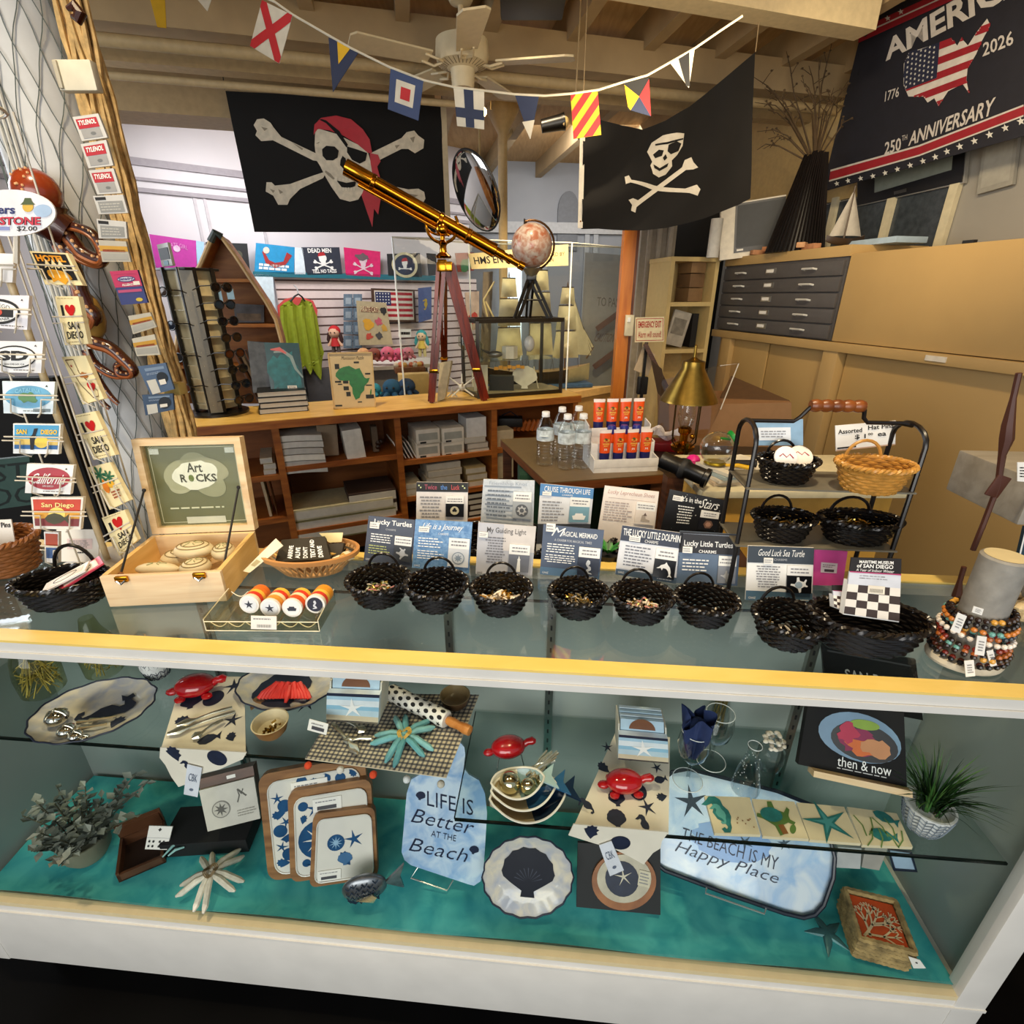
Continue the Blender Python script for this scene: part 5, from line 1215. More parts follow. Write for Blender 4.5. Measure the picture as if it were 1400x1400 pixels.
for k,(a,b) in enumerate((((455,990),(490,1030)),((470,985),(500,1000)),((508,1010),(470,1012)))):spoon('tarnished silver spoon lying on the gingham mat, %s' % ('with its bowl nearest the front','the topmost of three','pointing to the left')[k],a,b)
# --- driftwood stars
def driftstar(label,u,v,wpx,z,cols,yaw=0,tie='#b9a070',lift=.0):
    p=atz(u,v,z+.02);s=wpx*pxm(p)/2;p.z=z;t=thing('driftwood_star',label,'ornament',p,yaw)
    for k in range(5):
        a=pi/2+k*2*pi/5+.2
        for sgn in (-1,1):
            m=MB();px_,py_=-sin(a)*s*.085*sgn,cos(a)*s*.085*sgn;e=s*(1 if sgn >0 else .93)
            m.tube([(px_*.6,py_*.6,.016+lift),(cos(a)*e*.4+px_,sin(a)*e*.4+py_,.017+lift*.6),(cos(a+sgn*.07)*e*.85+px_,sin(a+sgn*.07)*e*.85+py_,.009),(cos(a+sgn*.07)*e+px_,sin(a+sgn*.07)*e+py_,.007)],[s*.05,s*.1,s*.09,s*.035],C(cols[(k+(sgn >0)) % len(cols)],.7,var=.2,scale=60),8);m.part('stick',t)
    m=MB()
    for r in (.12,.16,.2):m.tube([(s*r*cos(w*pi/8),s*r*sin(w*pi/8),.022+lift+.004*sin(w)) for w in range(16)],.0012,C(tie),5,True)
    m.part('twine',t)
driftstar('turquoise driftwood star tied with yellow twine on the gingham mat',553,1003,92,SZL+.006,['#5f9fa6','#7fb6b8','#6aa6ac'],.15,'#d0a84a')
# --- rolling pin
a_,b_=atz(533,946,SZL+.022),atz(611,984,SZL+.022);d=(b_ -a_).normalized();Lb=(b_ -a_).length
t=thing('rolling_pin','white rolling pin with black spots and orange wood handles','rolling pin',V((a_.x,a_.y,SZL)))
RM=Matrix.Translation(a_) @ d.to_track_quat('Z','Y').to_matrix().to_4x4();rr=.0175
m=MB(RM);m.lathe([(rr*.9,0),(rr,.003),(rr,Lb -.003),(rr*.9,Lb)],C('#e9e5dc',.35),26)
for i in range(9):
    for k in range(8):
        z=(i+.5)/9*Lb;th=2*pi*(k+.5*(i % 2))/8;pts=star(5,.006,.4) if (i+k) % 4==0 else ngon(10,.0052,0,.8,1.1)
        m.add([V(((rr+.0006)*cos(th+x/rr),(rr+.0006)*sin(th+x/rr),z+y)) for x,y in pts],[tuple(range(len(pts)))],INK)
m.wpart('barrel',t)
for z0,z1 in ((Lb,Lb+.058),(0,-.04)):
    s_=1 if z1 >z0 else -1;m=MB(RM);m.lathe([(.006,z0),(.0085,z0+s_*.004),(.0095,z0+s_*.014),(.0082,z0+s_*.03),(.0105,z0+s_*.045),(.0095,z0+s_*.056),(0,z0+s_*.058)],WOOD('#b8702c','#d6904a',.4,(20,20,4)),16);m.wpart('handle',t)
# ---------------------------------------------------------------- right shelf
turtle('red glass turtle on thin wire legs behind the fish bowls',695,1038,66,SZR,radians(10),.028)
def fishbowl(label,ctr,L,W,z,c1,c2,c3,k):
    p=atz(*ctr,z+.02);t=thing('fish_bowl',label,'bowl',V((p.x,p.y,z)),radians(8))
    def edge(s): # s -1..1 along length, returns half width
        return W*max(0,1-abs(s)**2.2)**.75
    m=MB();nu,nv=28,10;
    def fn(u_,v_):
        s=-1+2*u_;w=edge(s);y=(v_*2-1);h=.028*(y*y*.9+s*s*.5);return V((s*L/2,y*w,.002+min(h,.034)))
    m.grid(fn,nu,nv,c1,matfn=lambda a,b:(c1 if a <.55 else (c2 if a <.8 else c3)))
    rim=[fn(i/nu,0) for i in range(nu+1)]+[fn(i/nu,1) for i in range(nu,-1,-1)];m.tube(rim,.0022,C('#ece6d6',.2),6,True);m.part('body',t)
    m=MB();m.prism([(L/2-.006,-.006),(L/2+.026,-.030),(L/2+.018,0),(L/2+.028,.026),(L/2-.006,.006)],.026,.030,c3,Matrix.Rotation(-.1,4,'Y'));m.part('tail',t)
    return t
NVG=C('#152a42',.15,coat=.5);BLG=C('#2f5f86',.15,coat=.5);SND=C('#cdb78c',.2,coat=.4);CRM=C('#e6dfc8',.2,coat=.4)
fishbowl('largest of three nested fish shaped bowls with a navy tail',(722,1094),.150,.052,SZR+.001,SND,NVG,NVG,0)
fishbowl('middle fish shaped bowl of the nested three with a blue tail',(716,1084),.128,.043,SZR+.012,SND,BLG,BLG,1)
fishbowl('smallest fish shaped bowl, topmost of the nested three',(708,1074),.105,.035,SZR+.023,CRM,C('#8fb0b8',.15,coat=.5),C('#a9c4c4',.15,coat=.5),2)
for u,v,r,lab in ((697,1070,15,'large silver ball in the topmost fish bowl'),(722,1075,11,'middle silver ball in the topmost fish bowl'),(741,1066,9,'small silver ball at the right of the topmost fish bowl')):
    p=atz(u,v,SZR+.043);rr=r*pxm(p);m=MB();m.ball(p,rr,C('#d8cda8',.1,1),18);m.top('silver_ball',lab,'ornament')
m=MB()
for k in range(16):
    a_,b_=atz(725+rnd.uniform(-8,10),1056+rnd.uniform(-4,8),SZR+.045),atz(752+rnd.uniform(-6,12),1032+rnd.uniform(-6,10),SZR+.055);m.tube([a_,(a_+b_)/2+V((0,0,.006)),b_],[.002,.003,.002],SILVER,5)
m.top('silver_tassel','bunch of silver buds lying across the fish bowls','ornament')
towel('white tea towel with navy sea shells hanging over the right shelf',SZR,[(842,1000),(916,1008),(914,1140),(785,1128)],
      [(784,1127),(914,1138),(905,1150),(903,1160),(893,1166),(880,1182),(862,1172),(838,1160),(812,1153),(777,1142)],
      [(SEAHORSE,880,1128,32,.2,0),(CONCH,808,1137,28,.2,1),(CIRC,848,1152,28,0,1),(SCALLOP,843,1120,30,0,0),(SEASTAR,885,1104,30,.2,0),(CIRC,872,1082,28,0,0),(SCALLOP,843,1092,26,0,0),(SEAHORSE,802,1102,30,.8,0),(SEASTAR,830,1022,20,0,0),(CONCH,825,1050,22,1,0),(SEASTAR,898,1050,20,.3,0),(FISH,903,1066,22,.2,0),(CONCH,905,1090,18,2,0)],
      [(819,1156),(836,1150),(853,1190),(834,1198)])
turtle('glossy red turtle figurine on the right towel',853,1072,70,SZR+.005,radians(2))
coaster_box('grey striped coaster box with a white starfish on the right towel',[(846,1004),(913,1010),(914,1044),(845,1038)],.17,SZR)
# --- glassware
GL=GLASS('#f2f5f4',2.6)
def glassware(label,u,v,prof,zs,name='wine_glass',M=None,cat='glass'):
    p=atz(u,v,zs);m=MB();m.lathe(prof,GL,26,p,M,cap=False)
    for r,z in (prof[-1],prof[0]):
        m.tube([(M @ V((r*cos(t*pi/10),r*sin(t*pi/10),z)) if M else V((r*cos(t*pi/10),r*sin(t*pi/10),z)))+p for t in range(20)],.0008,C('#dfe6e6',.1),5,True)
    return p,m.top(name,label,cat)
wp=[(.03,0),(.004,.004),(.0035,.045),(.012,.055),(.027,.075),(.032,.10),(.028,.135)]
p,_=glassware('clear wine glass with a dark blue napkin stuffed inside',940,1066,wp,SZR)
m=MB()
def nap(u_,v_):
    a=u_*2*pi;r=.006+.020*min(1,v_*1.6)+(.005+.006*v_)*sin(5*a+2*v_)*v_+.004*sin(9*a);return p+V((r*cos(a),r*sin(a),.066+.105*v_+.012*v_*sin(3*a)))
m.grid(nap,60,12,C('#1e2f5c',.8));m.ball(p+V((0,0,.145)),(.02,.02,.02),C('#1e2f5c',.8))
m.top('napkin','dark blue napkin stuffed in the wine glass','napkin')
glassware('second clear wine glass standing behind the napkin glass',972,1040,wp,SZR)
p,_=glassware('tall clear cone shaped bottle with bubbles in the glass',1018,1078,[(.0,.001),(.027,.001),(.028,.01),(.022,.05),(.014,.085),(.010,.10),(.013,.118)],SZR,'cone_bottle',cat='bottle')
m=MB()
for k in range(40):a=rnd.uniform(0,6.28);z=rnd.uniform(.01,.09);r=.028-z*.17;m.ball(p+V((r*cos(a),r*sin(a),z)),.0012,C('#e6ecec',.1),6)
m.top('bubbles','tiny bubbles in the cone shaped bottle','bubbles',kind='stuff')
p,_=glassware('squat clear jar with shells around its neck at the back',1050,1046,[(0,.001),(.024,.001),(.027,.02),(.026,.045),(.016,.06),(.014,.075)],SZR,'glass_jar',cat='jar')
m=MB()
for k in range(22):a=k*.6;m.ball(p+V((.016*cos(a)+rnd.uniform(-.004,.004),.016*sin(a),.068+rnd.uniform(-.008,.012))),(.007,.005,.004),C(rnd.choice(['#cfc9bd','#a9a296','#e2ddd2']),.5),8,rotz(k))
m.top('shell_cluster','cluster of pale shells tied on the glass jar','shells',kind='stuff')
m=MB();p2=atz(985,1012,SZR)+V((0,.03,0));m.lathe([(.0,0),(.022,0),(.024,.05),(.018,.09),(.02,.12)],GL,20,p2,cap=False)
for k in range(20):a=k*.8;m.tube([p2+V((.012*cos(a),.012*sin(a),.02)),p2+V((.014*cos(a+1),.014*sin(a+1),.11))],.0014,C('#7a6a38',.7),4)
m.top('glass_bottle','clear bottle of dry brown stems behind the wine glasses','bottle')
# --- tiles
TILE=C('#e2d6b2',.3,var=.06);TQ=C('#2c7a78',.4,var=.3,scale=80);TG=C('#5a7a3c',.4);TBR=C('#8a5a30',.4)
tl=[('beige coaster tile with a teal seahorse, leftmost of the four tiles',[(963,1088),(1025,1090),(1040,1141),(977,1139)]),('beige coaster tile with a brown and green turtle, second from the left',[(1028,1092),(1086,1096),(1106,1147),(1043,1143)]),
      ('beige coaster tile with a large teal starfish, third from the left',[(1089,1097),(1154,1103),(1177,1153),(1107,1148)]),('beige coaster tile with two teal fish, rightmost of the four tiles',[(1158,1103),(1226,1112),(1248,1158),(1179,1155)])]
for k,(lab,cs) in enumerate(tl):
    q=Quad(HZ(SZR+.008),cs);m=MB();m.qslab(q,.007,TILE)
    if k==0:
        m.qshape(q,SEAHORSE,.22,.5,.9,TQ,rot=.3);m.qshape(q,SEAHORSE,.22,.5,.5,C('#5aa8a0'),.0011,.3)
        for i in range(9):m.qshape(q,CIRC,.5+rnd.random()*.4,.5+rnd.random()*.35,.03,TBR)
    if k==1:m.qshape(q,TURTLE,.42,.5,.85,TG,rot=.2);m.qshape(q,CIRC,.34,.42,.5,TQ,.0011,sy=.75);m.qshape(q,SQ,.5,.8,.16,TBR,.0012,.2,.8,1.4);m.qshape(q,CIRC,.72,.78,.25,TG,.0012,-.5,.5,1)
    if k==2:m.qshape(q,SEASTAR,.5,.5,1.05,TQ,rot=.25);m.qshape(q,SEASTAR,.5,.5,.6,C('#4a9a9a'),.0011,.25)
    if k==3:
        m.qshape(q,FISH,.72,.2,.5,TQ,rot=-.5);m.qshape(q,FISH,.52,.72,.55,TQ,rot=-.2)
        for i in range(8):m.qshape(q,ribbon2d([(0,-.5),(.1,0),(-.05,.5)],.06),.12+i*.1,.5+.3*(i % 2),.45,C('#6a8a4a'),.001,rnd.uniform(-.8,.8))
    m.top('coaster_tile',lab,'coaster')
# --- book on a stand
pl=CB(.15,SZR,radians(28),radians(-8));q=Quad(pl,[(1106,955),(1236,975),(1240,1076),(1091,1045)])
t=thing('book','black picture book titled then and now on a wooden stand','book',pl.W(*q.st(.5,1)))
m=MB();m.qslab(q,.016,C('#0a090b',.85));m.qslab(q,.012,PAPER,-.002,.005,.01,1.004,.995)
m.qshape(q,ngon(26),.55,.44,.82,C('#6f8ea8',.4),.0008,-.1,1,.62);m.qshape(q,ngon(24),.6,.5,.66,C('#1a1518',.4),.001,-.1,1,.6);m.qshape(q,blob(20,9,.12),.55,.5,.4,C('#8a1a4a'),.0012,0,1,.7);m.qshape(q,blob(18,2,.15),.62,.58,.36,C('#d86a28'),.0014,0,1,.5);m.qshape(q,blob(18,3,.15),.72,.55,.3,C('#c98a5a'),.0016,0,1,.6);m.qshape(q,ngon(18),.6,.25,.3,C('#8aa83a'),.0015,0,1,.35);m.qshape(q,blob(16,6,.2),.44,.4,.2,C('#b8284a'),.0018)
m.qtext(q,'then & now',.36,.76,.86,.90,WH,.0012);m.qpara(q,.36,.915,.86,.945,1,C('#cfcfcf'),.001);m.wpart('cover',t)
st_=thing('book_stand','small wooden ledge stand under the black picture book','stand',pl.W(*q.st(.5,1.04)));m=MB();m.qslab(q,.03,PINE,.018,.12,1.0,1.0,1.09);m.wpart('ledge',st_);m=MB();m.qslab(q,.006,PINE,-.020,.3,.5,.42,1.08);m.wpart('back_leg',st_)
# --- plaque behind
px_card('plaque','black framed plaque reading San Diego at the back of the right shelf','plaque',CB(.315,SZR,.06),[(1122,878),(1252,902),(1262,985),(1132,960)],C('#141416',.35),.012,lambda m,q:(m.qtext(q,'SAN DIEGO',.22,.36,.92,.56,C('#c9c4ba'),.001,bold=.01),m.qrect(q,.06,.1,.94,.13,C('#3a3a3c'))))
# --- grass plant
p=atz(1272,1150,SZR)+V((.004,.03,0));t=thing('potted_grass','green grass plant in a white herringbone pot at the right','plant',p)
m=MB();m.lathe([(0,0),(.024,0),(.034,.022),(.041,.058),(.037,.058),(.03,.05),(0,.05)],C('#e9e9e6',.4),30);herring(m,.026,.0415,.056,C('#7e8894'),26,6);m.part('pot',t)
m=MB()
for k in range(190):
    a=rnd.uniform(0,6.28);L=rnd.uniform(.06,.125);lean=rnd.uniform(.1,.95);r=rnd.uniform(0,.022);b0=V((r*cos(a),r*sin(a),.05));w=rnd.uniform(.0012,.0024)
    d=V((cos(a),sin(a),0));s_=V((-sin(a),cos(a),0));P=[]
    for j in range(5):f=j/4;P.append(b0+d*(lean*L*f*f*.9+.01*f)+V((0,0,L*f*(1-.35*lean*f))))
    vs=[];
    for j,pp in enumerate(P):ww=w*(1-(j/4)**2);vs += [pp+s_*ww,pp -s_*ww]
    m.add(vs,[(2*j,2*j+1,2*j+3,2*j+2) for j in range(4)],C(rnd.choice(['#1d3a1a','#2c5424','#3e6e30','#16301a','#557a3a']),.5),True)
o=m.part('grass_blades',t);o['kind']='stuff'
# ---------------------------------------------------------------- floor of the case
ZF=.362
p=atz(106,1190,ZF)+V((0,.04,0));t=thing('potted_sage','grey green leafy plant in a round olive pot at the left','plant',p)
m=MB();m.lathe([(0,0),(.036,0),(.047,.02),(.05,.06),(.046,.06),(.04,.05),(0,.05)],C('#7a7a66',.6),30);m.part('pot',t)
m=MB()
for s_ in range(30):
    a=s_*2.4;L=rnd.uniform(.06,.15);ln=rnd.uniform(.15,1.0);base=V((.02*cos(a),.02*sin(a),.05));tip=base+V((cos(a)*L*ln,sin(a)*L*ln*.8,L*(1.15-.55*ln)))
    for j in range(15):
        f=.15+.85*j/14;c=base.lerp(tip,f);b=rnd.uniform(0,6.28);d=V((cos(b),sin(b),rnd.uniform(-.2,.7))).normalized();s2=d.cross(V((0,0,1))).normalized();n2=s2.cross(d);l=rnd.uniform(.017,.03);w=l*.32
        m.add([c,c+d*l*.5+s2*w+n2*.002,c+d*l,c+d*l*.5-s2*w+n2*.002,c+d*l*.5-n2*.001],[(0,1,4),(1,2,4),(2,3,4),(3,0,4)],C(rnd.choice(['#6d756b','#838a80','#979c90','#585f58','#a0a69a']),.6),True)
    m.tube([base,base.lerp(tip,.5)+V((0,0,.005)),tip],.0015,C('#4a4a38'),5)
o=m.part('foliage',t);o['kind']='stuff'
# black riser
p=atz(290,1172,ZF);m=MB(Matrix.Translation(p+V((-.02,.055,0))) @ rotz(radians(4)));m.box((0,0,.022),(.20,.10,.044),C('#08080a',.8),.003);m.top('display_riser','black cloth covered riser behind the white driftwood star','riser')
# domino box
TD=Matrix.Translation(atz(163,1207,ZF)) @ rotz(radians(30)) ;t=thing('domino_box','open dark wooden domino box lying at the left of the teal cloth','box',atz(163,1207,ZF),radians(30))
DW=WOOD('#4a2c18','#66402a',.4,(4,3,20));w_,d_,h_=.092,.10,.03
m=MB();bx(m,0,w_,0,.006,0,h_*.75,DW);bx(m,0,w_,d_ -.006,d_,0,h_,DW);bx(m,0,.006,0,d_,0,h_,DW);bx(m,w_ -.006,w_,0,d_,0,h_,DW);bx(m,0,w_,0,d_,0,.004,C('#2e1a10',.5));m.part('tray',t)
m=MB(Matrix.Translation((0,d_,h_)) @ Matrix.Rotation(radians(12),4,'X'));bx(m,0,w_,-.004,.004,0,.05,DW);bx(m,.004,w_ -.004,-.006,-.004,.006,.044,C('#5a3824',.3));m.part('lid',t)
px_card('domino_card','white card with two rows of domino dots in the wooden box','dominoes',PL(TD @ V((.05,.03,.03)),radians(6),radians(35)),[(204,1129),(236,1130),(228,1162),(198,1161)],PAPER,.003,
  lambda m,q:([m.qshape(q,CIRC,.14+.18*(k % 2)+.46*(k // 4),.66+.2*((k // 2) % 2),.1,INK) for k in range(8)],m.qshape(q,star(4,.5,.6),.5,.15,.16,INK),m.qrect(q,0,.5,1,.52,C('#c9c9c9'))))
for k,(a_,b_) in enumerate((((222,1172),(250,1148)),((230,1170),(252,1158)))):
    P_,Q_=atz(*a_,ZF+.034),atz(*b_,ZF+.036);m=MB();m.tube([P_,(P_+Q_)/2+V((0,0,.006)),Q_],[.0016,.003,.0022],C('#9fd0cc',.4),8);m.top('mint_peg','pale mint peg %s on the edge of the domino box' % ('lying upper' if k==0 else 'lying lower'),'peg')
# compass box
pl=PL(CF(-.48,.16,ZF+.05),CA+radians(18),radians(26));q=Quad(pl,[(272,1081),(347,1062),(356,1119),(284,1137)])
t=thing('keepsake_box','wooden box with a white lid printed with a compass rose','box',pl.W(*q.st(.5,1)))
m=MB();m.qslab(q,.006,C('#c9c5b9',.5));m.qshape(q,CIRC,.32,.56,.34,C('#7c7a72'),.001);m.qshape(q,CIRC,.32,.56,.3,C('#bdb9ad'),.0012);m.qshape(q,star(8,.5,.4),.32,.56,.27,C('#55534c'),.0014);m.qshape(q,ribbon2d([(-.5,-.5),(-.1,-.1),(.0,.4),(.1,-.1),(.4,.2)],.09),.7,.3,.24,C('#55534c'),.0012,.4);m.qshape(q,ribbon2d([(-.3,.4),(.3,-.3)],.1),.74,.3,.24,C('#55534c'),.0012);tiny(m,q,.6,.66,.95,.84,3,C('#9a968a'));m.wpart('lid',t,'white printed lid')
m=MB();m.qslab(q,.03,DW,-.006,0,-.24,1,1);m.qrect(q,.5,-.16,.66,-.08,PAPER,-.0055);m.wpart('box_body',t)
# wooden trays
TRW=WOOD('#7a5230','#a07448',.45,(3,3,18));TRE=C('#e0ddd4',.15,var=.03,coat=.5);BLU=C('#1f4e7a',.3,var=.2)
def wtray(label,corners,b,deco,tilt=18):
    pl=PL(atz(*b,ZF+.004),CA+radians(10),radians(tilt));q=Quad(pl,corners);t=thing('wooden_tray',label,'tray',pl.W(*q.st(.5,1)))
    rc=[]
    for (cx,cy,a0) in ((.1,.1,pi),(.9,.1,1.5*pi),(.9,.9,0),(.1,.9,.5*pi)):
        for k in range(5):a=a0+k*pi/8;rc.append(q.st(cx+.1*cos(a),cy+.1*sin(a)))
    m=MB();m.slab(pl,rc[::-1],.016,TRW);m.wpart('wood_frame',t)
    rc=[]
    for (cx,cy,a0) in ((.18,.18,pi),(.84,.18,1.5*pi),(.84,.84,0),(.18,.84,.5*pi)):
        for k in range(5):a=a0+k*pi/8;rc.append(q.st(cx+.1*cos(a),cy+.1*sin(a)))
    m=MB();m.slab(pl,rc[::-1],.003,TRE,0,.0015);m.tube([pl.W(x,y,.003) for x,y in rc],.0016,TRE,6,True);deco(m,q);m.wpart('enamel_face',t,'white enamel face with blue sea prints')
    m=MB();a,b_=(.5,.78) if 'smallest' in label else (.3,.12);
    a=.12 if 'smallest' in label else a;m.qslab(q,.001,PAPER,.0035,a,b_,a+.34,b_+.14);m.qpara(q,a+.03,b_+.02,a+.3,b_+.05,1,GREYT,.0037);m.qrect(q,a+.05,b_+.08,a+.28,b_+.12,C('#4a4a50'),.0037);m.wpart('price_sticker',t)
def tdeco1(m,q):
    for k in range(9):m.qshape(q,[SEASTAR,CIRC,CONCH][k % 3],.16+.06*(k % 2),.24+.075*k,.13,BLU,.0022,k)
    for k in range(5):m.qshape(q,[CIRC,CONCH,FISH][k % 3],.4+.12*k,.12+.03*(k % 2),.1,BLU,.0022,k)
def tdeco2(m,q):
    m.qshape(q,CIRC,.36,.56,.5,BLU,.0022);m.qshape(q,star(8,.5,.25),.36,.56,.4,TRE,.0024);m.qshape(q,SEASTAR,.32,.22,.24,BLU,.0022);m.qshape(q,CIRC,.18,.18,.12,BLU,.0022);m.qshape(q,CONCH,.18,.32,.12,BLU,.0022);m.qshape(q,SEASTAR,.3,.84,.24,BLU,.0022);m.qshape(q,CIRC,.2,.8,.1,BLU,.0022)
def tdeco3(m,q):
    m.qshape(q,CIRC,.38,.42,.27,BLU,.0022);m.qshape(q,star(10,.5,.3),.38,.42,.22,C('#8fb4d0'),.0024);m.qshape(q,SEASTAR,.66,.4,.32,BLU,.0022,.2);m.qshape(q,CONCH,.52,.66,.27,BLU,.0022,.8);m.qshape(q,SCALLOP,.52,.66,.22,C('#3a6a98'),.0024)
wtray('largest of three nested wooden trays with white enamel and blue shells',[(352,1060),(498,1033),(512,1185),(367,1205)],(362,1197),tdeco1,16)
wtray('middle wooden tray of the three leaning together',[(393,1083),(507,1064),(513,1190),(397,1207)],(404,1206),tdeco2,17)
wtray('smallest wooden tray leaning in front with a blue starfish',[(428,1113),(512,1103),(517,1200),(423,1214)],(423,1215),tdeco3)
driftstar('white driftwood star standing on the teal cloth',290,1196,88,ZF+.006,['#d9d4c4','#c9c4b4','#e2dece'],.5,'#8a7450',.014)
# fish figurine
p=atz(500,1240,ZF);t=thing('fish_figurine','pewter scaly fish figurine with spiny fins','figurine',p+V((0,.012,0)),radians(12));t.scale=(1.42,1.42,1.42);FM=C('#8f9298',.3,.8,var=.4,scale=50);FN=C('#27384c',.35,.4,var=.3)
m=MB();m.ball((0,0,.034),(.034,.012,.027),FM,20)
for i in range(6):
    for j in range(4):x=-.022+i*.008;z=.018+j*.010+.004*(i % 2);k=1-(x/.034)**2-((z -.034)/.027)**2;y=-.012*sqrt(max(k,0.02));m.tube([(x -.004,y -.0006,z+.003),(x,y -.002,z -.002),(x+.004,y -.0006,z+.003)],.0009,FN,4)
m.part('body',t)
m=MB();m.prism([(.028,-.006),(.062,.030),(.054,.004),(.058,-.024),(.03,-.004)],-.002,.002,FM,Matrix.Translation((0,0,.040)) @ Matrix.Rotation(pi/2,4,'X'));m.part('tail_fin',t)
m=MB();m.prism([(-.028,-.014)]+[(-.026+k*.009,-.034-.008*(k % 2)) for k in range(6)]+[(.02,-.012)],-.0015,.0015,FN,Matrix.Translation((0,0,.042)) @ Matrix.Rotation(pi/2,4,'X'));m.part('belly_fin',t)
m=MB();m.prism([(-.012,.0),(.012,.006),(.018,-.002),(.012,-.012)],-.001,.001,SILVER,Matrix.Translation((0,-.015,.03)) @ Matrix.Rotation(pi/2,4,'X'));m.part('side_fin',t)
# cutting board
pl=PL(atz(640,1209,ZF+.012),CA+radians(8),radians(16));t=thing('cutting_board','pale blue glass cutting board printed Life is Better at the Beach','cutting board',pl.W(*pl.xy(605,1200)))
ob=[(629,1015),(635,1022),(636,1032),(634,1050),(641,1059),(655,1067),(663,1085),(666,1112),(661,1192),(657,1205),(648,1211),(640,1209),(562,1183),(553,1176),(549,1165),(556,1085),(562,1066),(576,1058),(598,1055),(606,1048),(608,1030),(614,1019),(621,1014)]
m=MB();m.slab(pl,pl.pxs(ob[::-1]),.006,BLOTCH('#8fb4de','#d2e4f2',11,.12,.5,.35,.62))
def ptext(m,pl,txt,corners,mat,h=.001,**k):q=Quad(pl,corners);m.qtext(q,txt,0,0,1,1,mat,h,**k)
TX=C('#1c2540',.4)
ptext(m,pl,'LIFE IS',[(584,1081),(647,1094),(647,1115),(584,1101)],TX,bold=-.005);ptext(m,pl,'Better',[(567,1105),(648,1122),(647,1141),(565,1124)],TX,shear=.35,bold=-.01);ptext(m,pl,'AT THE',[(590,1135),(624,1142),(623,1150),(589,1143)],TX,bold=-.005);ptext(m,pl,'Beach',[(564,1145),(641,1161),(639,1179),(562,1163)],TX,shear=.35,bold=-.01)
for u,v in ((575,1088),(648,1162)):pdecal(m,pl,SCALLOP,u,v,13,TX,.001,-.3)
m.wpart('board',t)
WS=C('#c6cac6',.2,.6)
def wire_stand(label,pl,pts):t=MB();t.tube([pl.W(*pl.xy(*p),.006 if i in (0,len(pts)-1) else .012) for i,p in enumerate(pts)],.0018,WS,6);t.top('plate_stand',label,'stand')
wire_stand('white wire stand under the blue cutting board',PL(CF(-.08,.118,ZF+.002),CA+.1,radians(30)),[(572,1183),(563,1196),(612,1213),(620,1201)])
# scallop plate
pl=PL(atz(722,1249,ZF+.004),CA,radians(24))
def dsc(m,pl,cx,cy,xy):
    pdecal(m,pl,SCALLOP,722,1194,70,C('#23252f',.3),.0012);x,y=pl.xy(722,1206)
    for k in range(9):a=radians(18+k*18);s=.034;m.face(pl,[(x+r*s*cos(a+da),y+r*s*sin(a+da)) for r,da in ((.2,0),(.9,-.03),(.95,.04))],.0016,C('#4c4f5c',.3))
plate('round scalloped plate printed with a black shell',pl,ell_px(722,1194,61,55,0,72,.018,18),PLATEC,NV,dsc)
# black square with wood plate
PBK=PL(atz(845,1246,ZF+.002),CA,radians(30));q=Quad(PBK,[(790,1152),(903,1160),(903,1251),(788,1240)]);m=MB();m.qslab(q,.01,C('#0c0c0e',.6));m.top('display_board','black square board behind the wooden sand dollar plate','board')
pl=PL(PBK.p0+PBK.n*.004,CA,radians(30));t=thing('wooden_plate','small wooden plate with a dark sand dollar on the black board','plate',pl.W(*pl.xy(853,1240)))
m=MB();m.slab(pl,pl.pxs(ell_px(853,1204,44,40,0,40))[::1],.006,WOOD('#8a5228','#a86a38',.4,(8,8,8)),0,.002);m.wpart('wood_rim',t)
m=MB();m.slab(pl,pl.pxs(ell_px(853,1200,37,33,0,36)),.002,C('#c9bfa6',.3,var=.2),0,.004);pdecal(m,pl,CIRC,850,1200,46,NV,.0046);pdecal(m,pl,star(5,.5,.16),852,1197,26,C('#d8cfb8'),.005,.2);m.wpart('enamel_face',t)
qq=Quad(pl,[(874,1187),(889,1191),(887,1212),(871,1208)]);m=MB();m.qslab(qq,.001,C('#d9cfb2',.5),.0056);m.qpara(qq,.1,.1,.9,.9,4,GREYT,.006);m.wpart('price_sticker',t)
# happy place tray
pl=PL(atz(1090,1250,ZF+.012),CA -radians(4),radians(36));t=thing('serving_tray','pale blue tray with a dark rim printed The Beach is my Happy Place','tray',pl.W(*pl.xy(1040,1240)))
ot=[(905,1066),(918,1054),(940,1050),(1060,1080),(1110,1100),(1126,1120),(1134,1150),(1139,1170),(1137,1198),(1124,1235),(1112,1248),(1096,1252),(1070,1246),(988,1218),(908,1188),(893,1176),(887,1160),(893,1120)]
xy=pl.pxs(ot);m=MB();m.slab(pl,xy[::-1],.006,BLOTCH('#a4c6ea','#dfeaf2',9,.15,.5,.3,.6))
x0,y0=pl.xy(1000,1150);m.face(pl,[(x0+.085*cos(a*pi/14)*(1+.08*sin(3*a)),y0+.042*sin(a*pi/14)) for a in range(28)],.0006,C('#86ace0',.2))
ptext(m,pl,'THE BEACH IS MY',[(934,1131),(1065,1172),(1062,1190),(931,1146)],TX,.0012,bold=-.005);ptext(m,pl,'Happy Place',[(928,1150),(1066,1194),(1062,1213),(922,1168)],TX,.0012,shear=.3,bold=-.012)
pdecal(m,pl,SEASTAR,945,1096,46,C('#2a3a4a'),.0012,.2);pdecal(m,pl,SEASTAR,1018,1152,24,C('#35526a'),.0012,.6);pdecal(m,pl,SEASTAR,1072,1153,20,C('#35526a'),.0012,.2);m.wpart('tray_face',t)
m=MB();m.tube([pl.W(x,y,.008) for x,y in xy],.0045,C('#1a2030',.3),8,True);m.wpart('raised_rim',t,'dark navy raised rim')
